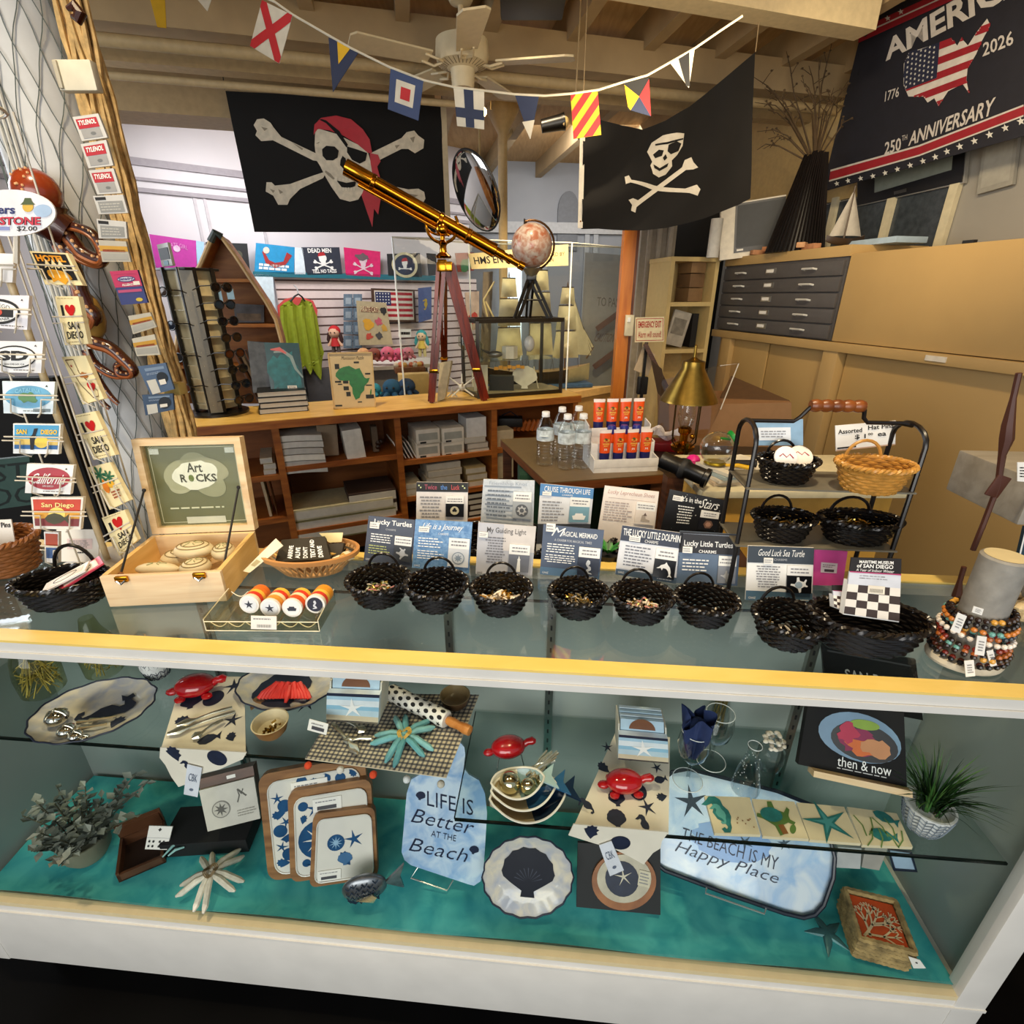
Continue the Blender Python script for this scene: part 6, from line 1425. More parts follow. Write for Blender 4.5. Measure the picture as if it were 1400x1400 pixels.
wire_stand('white wire stand under the happy place tray',PL(CF(.3,.075,ZF+.002),CA,radians(40)),[(965,1212),(962,1218),(1042,1246),(1046,1240)])
# seagrass boxes
SGM=C('#a28a5a',.9,var=.55,scale=45,bump=1.0)
ps=atz(1216,1322,ZF);t=thing('seagrass_tray','square woven seagrass napkin tray stacked on another at the right','tray',ps+V((-.005,.052,0)),radians(-15))
def rope_frame(m,s,z0,n,r):
    for k in range(n):
        z=z0+r+k*r*1.75;pts=[]
        for (x0,y0,x1,y1) in ((-s,-s,s,-s),(s,-s,s,s),(s,s,-s,s),(-s,s,-s,-s)):
            for j in range(16):f=j/16;w=1+.03*((j+k) % 2);pts.append(((x0+(x1 -x0)*f)*w,(y0+(y1 -y0)*f)*w,z))
        m.tube(pts,r,SGM,6,True)
m=MB();rope_frame(m,.046,.0,3,.0062);m.box((0,0,.004),(.09,.09,.004),SGM);m.part('lower_tray',t)
m=MB();rope_frame(m,.047,.032,3,.0062);m.box((0,0,.036),(.09,.09,.004),SGM);m.part('upper_tray',t)
tw=wm(t)
pl=PL(tw @ V((0,-.02,.058)),radians(-15),radians(62));q=Quad(pl,[(1173,1199),(1259,1222),(1261,1289),(1173,1262)])
Hn=PL(tw @ V((0,0,.056)),radians(-15),pi/2);q=Quad(Hn,[(-.041,.041),(.041,.041),(.041,-.041),(-.041,-.041)],False)
m=MB();m.qslab(q,.014,C('#d0501c',.7));CRL=C('#e6cba0',.6)
def branch(m,x,y,a,L,w,d):
    x2,y2=x+cos(a)*L,y+sin(a)*L
    m.qshape(q,ribbon2d([(x,y),((x+x2)/2+.01,(y+y2)/2),(x2,y2)],w),.5,.5,1,CRL,.0008+.0001*d)
    if d <3:
        for da in (-.55,.1,.6):branch(m,x2,y2,a+da,L*.66,w*.75,d+1)
branch(m,-.44,-.46,.85,.40,.055,0);branch(m,-.3,-.44,1.6,.34,.05,1);branch(m,-.40,-.40,.08,.40,.05,1);branch(m,-.1,-.1,.3,.3,.045,1);m.top('napkin_stack','orange napkins with a pale coral print in the seagrass tray','napkins')
px_card('price_tag','white price tag on the front of the seagrass tray','tag',PL(tw @ V((.03,-.056,.02)),radians(-15)),[(1242,1308),(1258,1313),(1266,1324),(1249,1324)],PAPER,.001,lambda m,q:m.qshape(q,CIRC,.5,.4,.2,INK))
p=atz(1130,1278,ZF+.006);m=MB(Matrix.Translation(p));GS=C('#3f6a6c',.4,.3,var=.2)
for k in range(5):
    a=k*2*pi/5+.5;m.tube([(0,0,.006),(cos(a)*.02,sin(a)*.02,.006),(cos(a)*.044,sin(a)*.044,.001)],[.010,.008,.001],GS,8,flat=.6)
m.top('metal_starfish','grey green metal starfish on the teal cloth','ornament')
q=Quad(CB(.16,ZF,.2),[(1146,1158),(1178,1160),(1176,1188),(1142,1186)]);m=MB();m.qslab(q,.03,C('#b9bcbc',.5));m.top('gift_box','small pale box behind the seagrass tray','box')
q=Quad(CB(.17,ZF,.2),[(1183,1158),(1214,1160),(1202,1190),(1178,1186)]);m=MB();m.qslab(q,.03,C('#a8a49c',.5));m.top('gift_box','grey paper roll shaped box between the pale box and the blue tray','box')
q=Quad(CB(.15,ZF,.35),[(1214,1160),(1244,1164),(1252,1190),(1222,1188)]);m=MB();m.qslab(q,.006,C('#9fb9d0',.3));m.tube([q.pl.W(*q.st(a,b),.002) for a,b in ((0,0),(1,0),(1,1),(0,1))],.003,C('#20283a',.3),6,True);m.top('small_tray','small blue tray with a dark rim behind the seagrass tray','tray')

# ================================================================ pillar with net, rope and octopus (left)
px0=at(160,300,1.35).x;YP=1.38;pc=V((-1.03,YP,0))
col=thing('pillar','white post wrapped in dark fishing net behind the postcard rack','pillar',pc)
m=MB();PWH=C('#c3c6c8',.5,var=.06)
m.lathe([(.095,0),(.095,3.05)],PWH,20);m.part('post',col)
NET=C('#4f5a58',.7);m=MB()
def onp(a,z,r=.098):return (r*cos(a),r*sin(a),z)
for k in range(18):
    for s in (-1,1):
        a0=2*pi*k/18;pts=[]
        for j in range(80):z=.85+j*.0275;pts.append(onp(a0+s*2.6*(z -.85)+.05*sin(z*19+k*1.7)+.02*sin(z*51+k),z,.0975+.004*abs(sin(z*9+k))))
        m.tube(pts,.0011,NET,4)
m.part('fishing_net',col)
m=MB()
for k in range(3):m.tube([onp(-1.9+.12*k,1.1,.100),onp(-1.85+.12*k,1.6,.102),onp(-1.75+.1*k,2.2,.102),onp(-1.7+.1*k,3.0,.1)],.003,C('#c9c9c2',.4),5)
m.part('loose_cord',col)
m=MB()
for k in range(30):z=1.95+k*.012;a=-2.75+.1*sin(k*2.1);m.box(onp(a,z,.1),(.02,.004,.010),CHROME,R=rotz(rnd.uniform(-1,1)))
o=m.part('foil_strip',col);o['kind']='stuff'
m=MB();c=at(107,105,YP -.11);m.box(c,(.075,.02,.05),C('#d0cbb8',.5),.004);m.box(c+V((-.03,-.012,0)),(.008,.006,.045),C('#b0aa98'),.002);m.wpart('switch_box',col)
ROPE=C('#d0ae74',.8,var=.35,scale=60,bump=.6);rp=thing('rope_hank','thick hank of tan rope hanging down the right of the pillar','rope',pc+V((.135,-.02,.85)))
for k in range(30):
    a=k*2.4;r=.003+.026*sqrt(k/30);ph=rnd.uniform(0,6);m=MB()
    pts=[V((.135+r*cos(a)+.004*sin(j*.35+ph)+.002*sin(j*1.3+ph),-.02+r*sin(a)+.003*cos(j*.6+ph),.85+j*.03)) for j in range(74)]
    m.tube([pc+p for p in pts],[.0052+.0010*sin(j*2.1+ph) for j in range(74)],ROPE,6)
    m.wpart('strand',rp)
# octopus
OC=C('#3c160a',.25,var=.5,scale=30,coat=.5);OCR=C('#8a3212',.25,var=.3,scale=20,coat=.5);SUC=C('#d8a878',.5)
oc=thing('wooden_octopus','carved brown octopus climbing the pillar beside the rack','carving',at(90,420,1.24))
ph=at(50,263,1.24);m=MB();m.ball(ph,(.045,.04,.044),OCR,20);m.tube([ph+V((.01,0,-.03)),at(70,305,1.24),at(95,320,1.25)],[.04,.04,.035],OC,12)
for k in range(22):a=rnd.uniform(2.4,5.2);b=rnd.uniform(-.2,1.3);m.ball(ph+V((.045*cos(a)*cos(b),.04*sin(a)*cos(b),.044*sin(b))),.003,SUC,6)
m.wpart('head',oc)
def tent(px,r0,r1,Y=1.24):
    P=[at(u,v,Y) for u,v in px];n=len(P)
    Q=[]
    for i in range(n -1):
        for k in range(4):
            f=k/4;a,b,c,d=P[max(0,i -1)],P[i],P[i+1],P[min(n -1,i+2)]
            Q.append(.5*((2*b)+(c -a)*f+(2*a -5*b+4*c -d)*f*f+(3*b -a -3*c+d)*f**3))
    Q.append(P[-1]);m=MB();N_=len(Q);rs=[.82*(r0+(r1 -r0)*i/(N_ -1)) for i in range(N_)];m.tube(Q,rs,OC,10)
    m.tube([q+V((0,-rs[i]*.75,-rs[i]*.55)) for i,q in enumerate(Q)],[r*.38 for r in rs],C('#8a4a20',.4),6)
    for i in range(1,N_,2):m.ball(Q[i]+V((rs[i]*.3,-rs[i]*.85,rs[i]*.4)),rs[i]*.26,SUC,6)
    m.wpart('arm',oc)
tent([(78,305),(100,330),(112,345),(135,356),(141,350),(138,338),(128,322),(112,313),(92,310),(75,318)],.020,.010)
tent([(95,340),(110,352),(130,361),(140,360),(142,352)],.016,.008)
tent([(110,400),(120,420),(130,432),(122,448),(110,455)],.022,.014);tent([(110,455),(130,468),(150,475),(168,490),(182,505),(178,512),(164,510),(160,500),(168,496),(175,502)],.020,.007)
tent([(118,478),(128,495),(145,508),(160,514),(175,514)],.014,.008);tent([(122,500),(135,520),(150,540),(162,552)],.013,.006);tent([(120,505),(126,530),(140,550),(150,558)],.011,.006)
tent([(80,330),(92,350),(104,380),(112,410)],.022,.022)
m=MB();m.ball(at(120,432,1.25),(.035,.03,.055),C('#8a6a30',.3,var=.4),14);m.wpart('body_blob',oc)
# shop packets pinned to the pillar
PP=PL((0,YP -.108,1.6),radians(4),0)
def med(label,cs,base,deco,th=.006):px_card('medicine_packet',label,'packet',PP,cs,base,th,deco)
def dty(m,q):m.qrect(q,.08,.12,.88,.52,C('#b01828',.4));m.qtext(q,'TYLENOL',.14,.18,.82,.38,WH,.001,bold=.03,shear=.2);m.qrect(q,.12,.55,.86,.92,C('#9a9a9a',.4));m.qshape(q,CIRC,.55,.75,.2,C('#6f7274'),.001,sy=.5)
SLV=C('#c6c6c4',.35)
for k,(cs,lab) in enumerate((([(99,160),(134,155),(147,188),(112,193)],'uppermost of three white packets with a red label on the pillar'),([(110,197),(145,191),(155,226),(121,230)],'second white packet with a red label on the pillar'),([(121,233),(155,230),(166,264),(133,266)],'third white packet with a red label on the pillar'))):med(lab,cs,SLV,dty)
def dgr(m,q):m.qrect(q,.05,.08,.4,.24,INK);m.qrect(q,.1,.32,.92,.92,C('#8d8f8e',.4));m.qpara(q,.15,.4,.85,.85,3,C('#b9b9b4'))
med('grey packet with a black corner label below the red ones',[(127,268),(168,266),(175,291),(135,293)],SLV,dgr);med('second grey packet with a black corner label',[(132,299),(172,303),(174,326),(135,326)],SLV,dgr)
def dbd(m,q):m.qrect(q,.0,.25,1,.5,C('#c99a30',.5));m.qrect(q,.1,.42,.9,.52,C('#b0482c',.5));m.qrect(q,.05,.6,.95,.9,C('#a9a9a2',.4))
med('grey bandage packet with an orange stripe, upper on the pillar',[(134,328),(172,330),(179,358),(140,358)],C('#b9b5a8',.4),dbd)
def dben(m,q):
    m.qrect(q,0,0,1,.48,C('#c0185a',.35));m.qrect(q,.04,.1,.96,.1+.02,C('#d84a80'));m.qshape(q,ngon(16),.5,.25,.66,C('#1c2a7a'),.001,sy=.3);m.qshape(q,ngon(16),.5,.25,.6,C('#d5d7ea'),.0012,sy=.24);m.qtext(q,'Benadryl',.24,.19,.76,.31,C('#1c2a7a'),.0014,bold=.03);m.qtext(q,'ALLERGY',.28,.38,.74,.45,WH,.001,bold=.03)
    m.qrect(q,.06,.56,.94,.64,C('#c05080'),.001);m.qshape(q,ngon(14),.74,.88,.26,C('#d8c040'),.001,sy=.5);m.qrect(q,.72,.33,.95,.44,PAPER,.0016)
med('pink and blue allergy packet on the pillar',[(150,371),(188,369),(202,414),(166,417)],C('#22307a',.35),dben)
med('bandage packet with a red and yellow stripe above its twin',[(175,432),(205,427),(214,447),(182,457)],C('#c0bdae',.4),dbd);med('lower bandage packet with a yellow and red stripe',[(180,463),(211,457),(219,485),(187,487)],C('#c9c6b6',.4),dbd)
def dea(m,q):m.qrect(q,.2,.1,.9,.2,C('#7f97b5'));m.qshape(q,CIRC,.72,.5,.42,C('#1b2430'),.001);m.qrect(q,.1,.5,.45,.98,C('#d8d8d0',.3),.0008);m.qrect(q,.55,.56,.8,.74,PAPER,.0014);m.qpara(q,.2,.26,.8,.34,2,C('#a9bcd4'))
med('blue blister card with a black round case, upper one on the pillar',[(188,501),(226,496),(238,532),(206,541)],C('#4a6488',.3),dea);med('darker blue blister card with a black round case, lower one',[(194,540),(236,538),(238,560),(199,568)],C('#3a5272',.3),dea)
m=MB();m.box(at(239,531,YP -.10),(.04,.03,.03),C('#c9b26a',.5),.004);m.top('tag_clip','small yellow clip on the rope beside the blue cards','clip')
m=MB();m.tube([at(92,12,YP -.11),at(103,8,YP -.11),at(110,18,YP -.11),at(106,27,YP -.11),at(98,22,YP -.11)],[.004,.009,.011,.009,.004],OC,8);m.top('wooden_float','small dark wooden float tied high on the pillar','float')

# ================================================================ table with water bottles and sunscreen
ZT=1.0;cs=[atz(702,617,ZT),atz(748,660,ZT),atz(911,648,ZT),atz(880,600,ZT)]
q4=[cs[1],cs[2],cs[2]+(cs[0]-cs[1])*1.5,cs[1]+(cs[0]-cs[1])*1.5]
tb=thing('side_table','brown side table carrying water bottles and sunscreen','table',V((q4[0]+q4[2]))/2-V((0,0,ZT)))
HT=HZ(ZT);xy=[(p.x,p.y -.8) for p in q4]
m=MB();m.slab(HT,xy,.004,C('#6a5636',.35,var=.1));m.slab(HT,[((x -xy[0][0])*1.0+xy[0][0],y) for x,y in xy],.03,WOOD('#5f3218','#7a4622',.4),0,-.004);m.wpart('tabletop',tb)
for p in q4:
    m=MB();c=(q4[0]+q4[2])/2;p2=p.lerp(c,.1);m.bar((p2.x,p2.y,0),(p2.x,p2.y,ZT -.034),.04,.04,DKWOOD);m.wpart('leg',tb)
c=(q4[0]+q4[2])/2;m=MB();m.box((c.x -.02,c.y+.02,.5),(.42,.30,.92),C('#123a26',.85,var=.2),.02);m.top('green_bin','dark green cloth bin under the brown side table','bin')
BOT=GLASS('#fdfefe',2.2);LBL=C('#d2dee4',.4,var=.35,scale=60)
def bottle(p,label,first=None):
    if first:return dup(first,p,rnd.uniform(0,6),label,'water bottles on the side table')
    t=thing('water_bottle',label,'bottle',p,0,'water bottles on the side table')
    prof=[(.0,.004),(.020,.0),(.031,.006),(.032,.03)]
    for k in range(5):prof += [(.0325,.034+k*.012),(.030,.040+k*.012)]
    prof += [(.0325,.098),(.0325,.142),(.031,.150),(.022,.172),(.013,.186),(.0125,.194)]
    m=MB();m.lathe(prof,BOT,24,cap=False);m.part('bottle_body',t)
    m=MB();m.lathe([(.0328,.100),(.0330,.104),(.0330,.136),(.0328,.140)],LBL,24,cap=False);m.tube([(.0333*cos(a),.0333*sin(a),.12) for a in (-2.2,-1.9,-1.6,-1.3)],.006,C('#dfe9ee'),6,flat=.1);m.part('label',t,label='pale blue label')
    m=MB();m.lathe([(0,.205),(.013,.205),(.0145,.203),(.0145,.191),(.012,.190)],C('#eceef0',.4),18);m.lathe([(.0155,.187),(.0155,.190),(.0125,.190)],C('#eceef0',.4),18);m.part('cap',t);return t
bl=[(745,641,'water bottle at the left of the group on the side table'),(774,646,'water bottle nearest the front of the side table'),(795,645,'water bottle at the right of the front bottles'),(767,632,'water bottle behind the left and front bottles'),(789,630,'water bottle at the back right of the group')]
f0=None
for u,v,lab in bl:
    p=atz(u,v -3,ZT)+V((0,.02,0));p.z=ZT+.0005
    f0_=bottle(p,lab,f0);f0=f0 or f0_
# sunscreen steps
pa,pb=atz(812,647,ZT),atz(898,644,ZT);ys=atan2(pb.y -pa.y,pb.x -pa.x);Ws=(pb -pa).length
sr=thing('display_riser','white three step riser holding orange sunscreen tubes','riser',pa,ys);RW=C('#e9e9e8',.5)
m=MB();
for k in range(3):bx(m,0,Ws,.055*k,.055*k+.055,0,.018+.045*k,RW);bx(m,0,Ws,.055*k -.001,.055*k+.003,.018+.045*k,.05+.045*k,RW,.001)
for x in (0,Ws):m.prism([(0,0),(.17,0),(.17,.16),(.11,.15),(.11,.105),(.055,.10),(.055,.055),(0,.05)],x -.002,x+.002,RW,Matrix(((0,0,1,0),(1,0,0,0),(0,1,0,0),(0,0,0,1))))
m.part('steps',sr)
SO=C('#e2500c',.35,var=.08);SN=C('#1c1f5e',.35)
def tube_(p,label,first=None):
    if first:return dup(first,p,ys+rnd.uniform(-.1,.1),label,'orange sunscreen tubes on the white riser')
    t=thing('sunscreen_tube',label,'sunscreen',p,ys,'orange sunscreen tubes on the white riser')
    m=MB();n=16;R=[]
    for z,w,d in ((.026,.0185,.0150),(.05,.0195,.0135),(.09,.0205,.009),(.122,.0215,.0032),(.134,.022,.0012)):
        R.append([(w*cos(2*pi*j/n),d*sin(2*pi*j/n),z) for j in range(n)])
    vs=sum(R,[]);fs=[(i*n+j,i*n+(j+1) % n,(i+1)*n+(j+1) % n,(i+1)*n+j) for i in range(4) for j in range(n)]
    k=len(m.f);m.add(vs,fs[:n],SN,True);m.add(vs,fs[n:3*n],SO,True);m.add(vs,fs[3*n:],C('#e8dcd8',.4),True)
    m.part('tube_body',t)
    m=MB();m.lathe([(0,0),(.0155,0),(.0165,.004),(.0165,.026),(0,.027)],SN,18);m.part('cap',t,label='dark blue cap')
    m=MB();pl=PL((0,-.0125,.078),0,radians(-5.5));q=Quad(pl,[(-.014,.04),(.014,.04),(.014,-.026),(-.014,-.026)],False)
    m.qshape(q,blob(12,5,.12),.5,.3,.8,C('#e9b050'),.001,sy=.5);m.qshape(q,ngon(3),.5,.28,.5,C('#b02818'),.0013,pi/2);m.qshape(q,blob(9,2,.2),.42,.2,.4,C('#3a6a34'),.0016,sy=.5);m.qtext(q,'BANANA',.06,.44,.94,.54,C('#f4d060'),.0016,bold=.03);m.qtext(q,'BOAT',.22,.57,.8,.66,C('#f4d060'),.0016,bold=.03);m.qtext(q,'50',.3,.76,.7,.92,WH,.0012,bold=.03);m.part('printed_front',t);return t
TSR=wm(sr);ft=None
fr=['leftmost','second','third','rightmost']
for row,(y,z,hs) in enumerate(((.03,.0185,.0),(.14,.1085,.0))):
    for k in range(4):
        p=TSR @ V((Ws*(.18+.215*k),y,z));lab=('orange sunscreen tube, %s of the front row' if row==0 else 'orange sunscreen tube, %s of the back row') % fr[k]
        r=tube_(p,lab,ft);ft=ft or r
for k in range(3):
    p=TSR @ V((Ws*(.34+.2*k),.085,.0635));
    if k==0:
        t0=thing('spray_bottle','orange spray bottle with a blue cap, leftmost in the middle row','sunscreen',p,ys,'orange spray bottles with blue caps in the middle row')
        m=MB();m.lathe([(0,0),(.016,0),(.017,.01),(.017,.055),(.012,.066),(.012,.068),(0,.068)],SO,18);m.part('bottle_body',t0)
        m=MB();m.lathe([(.0165,.062),(.017,.066),(.0165,.085),(.012,.092),(0,.093)],C('#232a86',.3),18);m.part('cap',t0)
    else:dup(t0,p,ys,['','orange spray bottle with a blue cap, middle one of the middle row','orange spray bottle with a blue cap, rightmost in the middle row'][k])
# ================================================================ desk area right of the table
pd0=atz(905,640,.96)
m=MB(Matrix.Translation((.55,2.05,0)) @ rotz(radians(-5)));m.box((.27,-.02,.48),(.56,.40,.94),C('#241d16',.5,var=.2),.004);m.box((.27,-.02,.965),(.60,.44,.03),C('#2e251c',.4),.004);m.top('desk','dark desk behind the side table with the oil lamp on it','desk')
m=MB();m.box((.95,2.50,.40),(.62,.36,.80),C('#2a2119',.6));m.top('storage_chest','dark chest behind the desk carrying the cardboard box','chest')
ZD=.98
# oil lamp
p=atz(930,634,ZD);t=thing('oil_lamp','brass oil lamp with a wide conical shade','lamp',p);s=pxm(p)
m=MB();m.lathe([(0,0),(.055,0),(.058,.008),(.03,.018),(.018,.03),(.02,.045),(.042,.06),(.046,.075),(.03,.088),(.015,.094),(.016,.12),(.024,.128),(.026,.145),(.018,.15)],BRASS,28);m.part('font',t)
m=MB();m.lathe([(.022,.150),(.030,.17),(.034,.195),(.028,.225),(.022,.26)],GLASS('#f4f4ee',3),24,cap=False);m.part('glass_chimney',t)
zs_=at(937,548,p.y).z -p.z;zt_=at(940,492,p.y).z -p.z;rs_=38*pxm(at(937,548,p.y))
m=MB();BRS=C('#8f7334',.3,1,var=.2);m.lathe([(rs_,zs_),(rs_*.98,zs_+.008),(rs_*.40,zt_ -.03),(rs_*.38,zt_ -.005),(rs_*.2,zt_),(.006,zt_+.01),(.005,zt_+.05),(0,zt_+.055)],BRS,36);m.lathe([(rs_*.97,zs_+.001),(rs_*.39,zt_ -.03)],C('#8a6a20',.3,1),36,cap=False);m.part('shade',t,label='conical brass shade')
for a in range(4):m=MB();b=a*pi/2+.5;m.tube([(.03*cos(b),.03*sin(b),.07),(.06*cos(b),.06*sin(b),.10),(.062*cos(b),.062*sin(b),zs_)],.0028,C('#4a3a1c',.3,.8),6);m.part('support_wire',t)
m=MB();m.box((.0,-.046,.07),(.012,.02,.05),C('#6a5a20',.3,1),.003);m.ball((.02,-.035,.12),.01,BRASS,10);m.part('wick_knob',t)
# cardboard box
pl=PL(at(1000,560,2.32),radians(-6));q=Quad(pl,[(975,553),(1082,550),(1082,640),(975,648)]);CB_=C('#a07850',.8,var=.06)
t=thing('cardboard_box','open brown cardboard box behind the oil lamp','box',pl.W(*q.st(.5,1)))
m=MB();m.qslab(q,.34,CB_,0,-.58,0,1,1);m.wpart('carton',t)
def flap(pts3,name='flap'):m=MB();m.add(pts3+[V(p)+V((0,.006,.004)) for p in pts3],[(0,1,2,3),(7,6,5,4),(0,4,5,1),(1,5,6,2),(2,6,7,3),(3,7,4,0)],C('#5f4428',.8));m.wpart(name,t)
tl_,tr_=pl.W(*q.st(-.58,0)),pl.W(*q.st(1,0));bk=pl.n*-.34
flap([pl.W(*q.st(.2,0))+bk*.4,tr_+bk*.1,at(1080,549,2.5),at(1000,515,2.6)]);flap([tl_,tl_+bk,tl_+bk+V((-.05,0,.16)),tl_+V((-.05,0,.16))])
m=MB();P4=[at(905,520,2.3),at(985,500,2.3),at(1010,495,2.34),at(985,565,2.28),at(965,600,2.26),at(900,590,2.26)]
m.add([p+V((0,.02*(i % 2),0)) for i,p in enumerate(P4)],[(0,1,4,5),(1,2,3,4)],GLASS('#efe6da',3.0));m.tube([at(985,500,2.3),at(1010,497,2.33),at(985,560,2.28)],.003,C('#d9d2c4',.2),5);m.top('plastic_sheet','crinkled clear plastic sheet draped over the cardboard box','plastic')
# red tray with tissues
p=atz(907,616,ZD);m=MB(Matrix.Translation(p) @ rotz(-.2));m.box((0,.03,.018),(.11,.10,.036),C('#a0141c',.4),.004);t=m.top('red_tray','red tray holding crumpled white tissue','tray')
m=MB(Matrix.Translation(p+V((0,.03,.05))));
m.grid(lambda a,b:V(((a -.5)*.12+.01*sin(9*b),(b -.5)*.09+.01*sin(11*a),.03*sin(7*a+3*b)*sin(6*b)+.02)),14,12,C('#e9e2e0',.8),False);m.top('tissue','crumpled white tissue in the red tray','tissue')
# camcorder like black device
a_,b_=at(905,628,1.5),at(968,655,1.42);m=MB();d=(b_ -a_);BK=C('#0c0c0d',.35)
t=thing('scope','black spotting scope lying behind the cards','scope',(a_+b_)/2-V((0,0,.03)))
M_=Matrix.Translation(a_) @ d.normalized().to_track_quat('Z','Y').to_matrix().to_4x4();L=d.length
m=MB(M_);m.lathe([(0,0),(.026,0),(.026,L*.35),(.03,L*.4),(.03,L*.55),(.025,L*.6),(.025,L*.9),(.03,L*.92),(.03,L),(.024,L),(.022,L -.01),(0,L -.01)],BK,20);m.wpart('barrel',t)
m=MB(M_);m.lathe([(.0305,L*.42),(.032,L*.44),(.032,L*.52),(.0305,L*.54)],C('#1c1c1e',.6),24);m.wpart('focus_ring',t)
pst=V((a_+b_)/2);m=MB();m.box((pst.x -.02,pst.y+.03,(pst.z -.03)/2+.0),(.05,.05,pst.z -.03),DKWOOD);m.wpart('support',t)
# glass dome, green lid, pink gem, yellow tool, papers
# pale cabinet with stacked papers right of the desk
pc0,pc1=at(985,690,1.36),at(1262,690,1.36)
lc=thing('low_cabinet','tan low cabinet with a pale worktop behind the wire stand','cabinet',V(((pc0.x+pc1.x)/2,1.5,0)))
m=MB();m.box(((pc0.x+pc1.x)/2-.02,1.62,.52),(pc1.x -pc0.x,.34,1.04),C('#c99a3e',.55),.004);m.wpart('body',lc);m=MB();m.box(((pc0.x+pc1.x)/2-.02,1.61,1.052),(pc1.x -pc0.x+.03,.38,.022),C('#d8cfae',.5),.003);m.wpart('worktop',lc)
ZL_=1.064
for k in range(4):
    p=atz(1000,662,ZL_)+V((.03,.06,.012*k));m=MB(Matrix.Translation(p) @ rotz(.1+.12*k));m.box((0,0,.005),(.2,.14,.010),C(['#c9b9a0','#dcd4c2','#a9bcc0','#e2dccb'][k],.6));m.top('paper_stack',['lowest','second','third','topmost'][k]+' of the stacked pads of paper beside the black scope','paper pad')
p=atz(977,634,ZL_+.05) ;p.z=ZL_+.05;t=thing('glass_dome','clear glass dome lying open beside the papers','dome',p)
m=MB();m.ball((0,0,.05),.052,GLASS('#f4f6f4',3.4),22);m.part('dome',t);m=MB();m.lathe([(.03,0),(.034,.004),(.03,.008)],C('#b9a030',.3,.8),20);m.part('metal_ring',t)
m=MB(Matrix.Translation(at(1001,600,p.y+.02)) @ Matrix.Rotation(radians(60),4,'Y'));m.lathe([(0,-.004),(.024,-.004),(.026,0),(.026,.008),(0,.010)],C('#0f8a34',.3),20);m.tube([(0,0,-.004),(-.02,0,-.03)],.004,C('#0f8a34',.3),6);m.top('green_lid','round green lid leaning on the glass dome','disc')  # lid of the glass dome, built as its own object
m=MB();p=at(948,627,1.62);m.lathe([(0,0),(.02,.0),(.024,.018),(.014,.03),(0,.034)],C('#e0228a',.3),8,p -V((0,0,.02)));m.top('pink_gem','bright pink faceted piece beside the oil lamp','gem')
m=MB();a_,b_=atz(992,636,ZL_+.06),atz(1026,640,ZL_+.06);m.tube([a_,(a_+b_)/2+V((0,0,.004)),b_],[.004,.006,.007],C('#e0b010',.35),8);m.top('screwdriver','yellow handled tool lying on the papers','tool')
m=MB();a_,b_=atz(1000,632,ZL_+.065),atz(1034,634,ZL_+.065);m.tube([a_,b_],[.008,.012],INK,8);m.top('glasses_case','small black case lying behind the yellow tool','case')
# small plant and lilac cloth between the cards
p=CF(.165,.372,1.046);t=thing('potted_plant','small green plant in a black pot behind the cards','plant',p+V((.01,-.0,0)))
m=MB();m.lathe([(0,0),(.02,0),(.026,.045),(.022,.045),(0,.04)],BLACK,20);m.part('pot',t);m=MB()
for k in range(26):
    a=k*2.4;L=rnd.uniform(.02,.045);d=V((cos(a),sin(a),.9)).normalized();s2=d.cross(V((0,0,1))).normalized()*.006;b0=V((0,0,.042));m.add([b0,b0+d*L*.5+s2,b0+d*L,b0+d*L*.5-s2],[(0,1,2,3)],C(rnd.choice(['#1f6a24','#2f8a30','#15501a']),.4),True)
m.part('leaves',t)
# ================================================================ paper and books in the bookcase
def inbc(u,v):return PB.xy(u,v)
def pile(u0,u1,v0,v1,n,label,cols=('#ebe6d8','#dad5c6'),d=.28,b0=.03,name='book',cat='book',jit=.012,group=None,curve=0):
    x0,z1=inbc(u0,v0);x1,z0=inbc(u1,v1);x1=max(x1,x0+.06);h=(z1 -z0)/n
    for k in range(n):
        m=MB(TB);dx=rnd.uniform(-jit,jit);db=rnd.uniform(0,jit);zz=z0+k*h
        cov=C(rnd.choice(cols),.6)
        if curve:
            def cf(s,t,top):return V((x0+dx+s*(x1 -x0),b0+db+t*d,zz+curve*(1-s)*(.6+.5*sin(2*s))+(h*.86 if top else 0)))
            for top in (0,1):m.grid(lambda s,t:cf(s,t,top),8,2,cov)
            m.grid(lambda s,t:cf(s,0,0).lerp(cf(s,0,1),t),8,1,cov);m.grid(lambda s,t:cf(1,s,0).lerp(cf(1,s,1),t),2,1,cov)
        else:
            bx(m,x0+dx,x1+dx,b0+db,b0+db+d,zz,zz+h*.94,cov);
            if h >.008:bx(m,x0+dx+.001,x1+dx -.001,b0+db -.001,b0+db,zz+h*.14,zz+h*.80,PAPERG)
        m.top(name,label % (('lowest','second','third','fourth','fifth','sixth','seventh','eighth')[k] if k <n -1 else 'topmost'),cat,group)
x_,zq=inbc(420,646)
pile(380,448,600,646,6,'%s of the curved white magazines on the upper shelf of the middle bay',('#e2dfd6','#cfccc4','#ece9e0'),.26,.01,'magazine','magazine',.006,None,.02)
def upbook(u0,u1,v0,v1,colr,label,b0=.03,d=.2,lean=0,deco=None,name='book',cat='book'):
    x0,z1=inbc(u0,v0);x1,z0=inbc(u1,v1);m=MB(TB @ Matrix.Translation(((x0+x1)/2,b0,z0)) @ Matrix.Rotation(radians(lean),4,'Y'));w=x1 -x0;h=z1 -z0
    m.box((0,d/2,h/2),(w,d,h),C(colr,.6,var=.1));m.box((0,-.001,h/2),(w*.86,.004,h*.94),C(colr,.7))
    return m.top(name,label,cat)
upbook(432,466,588,628,'#a08a70','brown paper bundle behind the curved magazines',.10,.12,3,name='paper_bundle',cat='bundle')
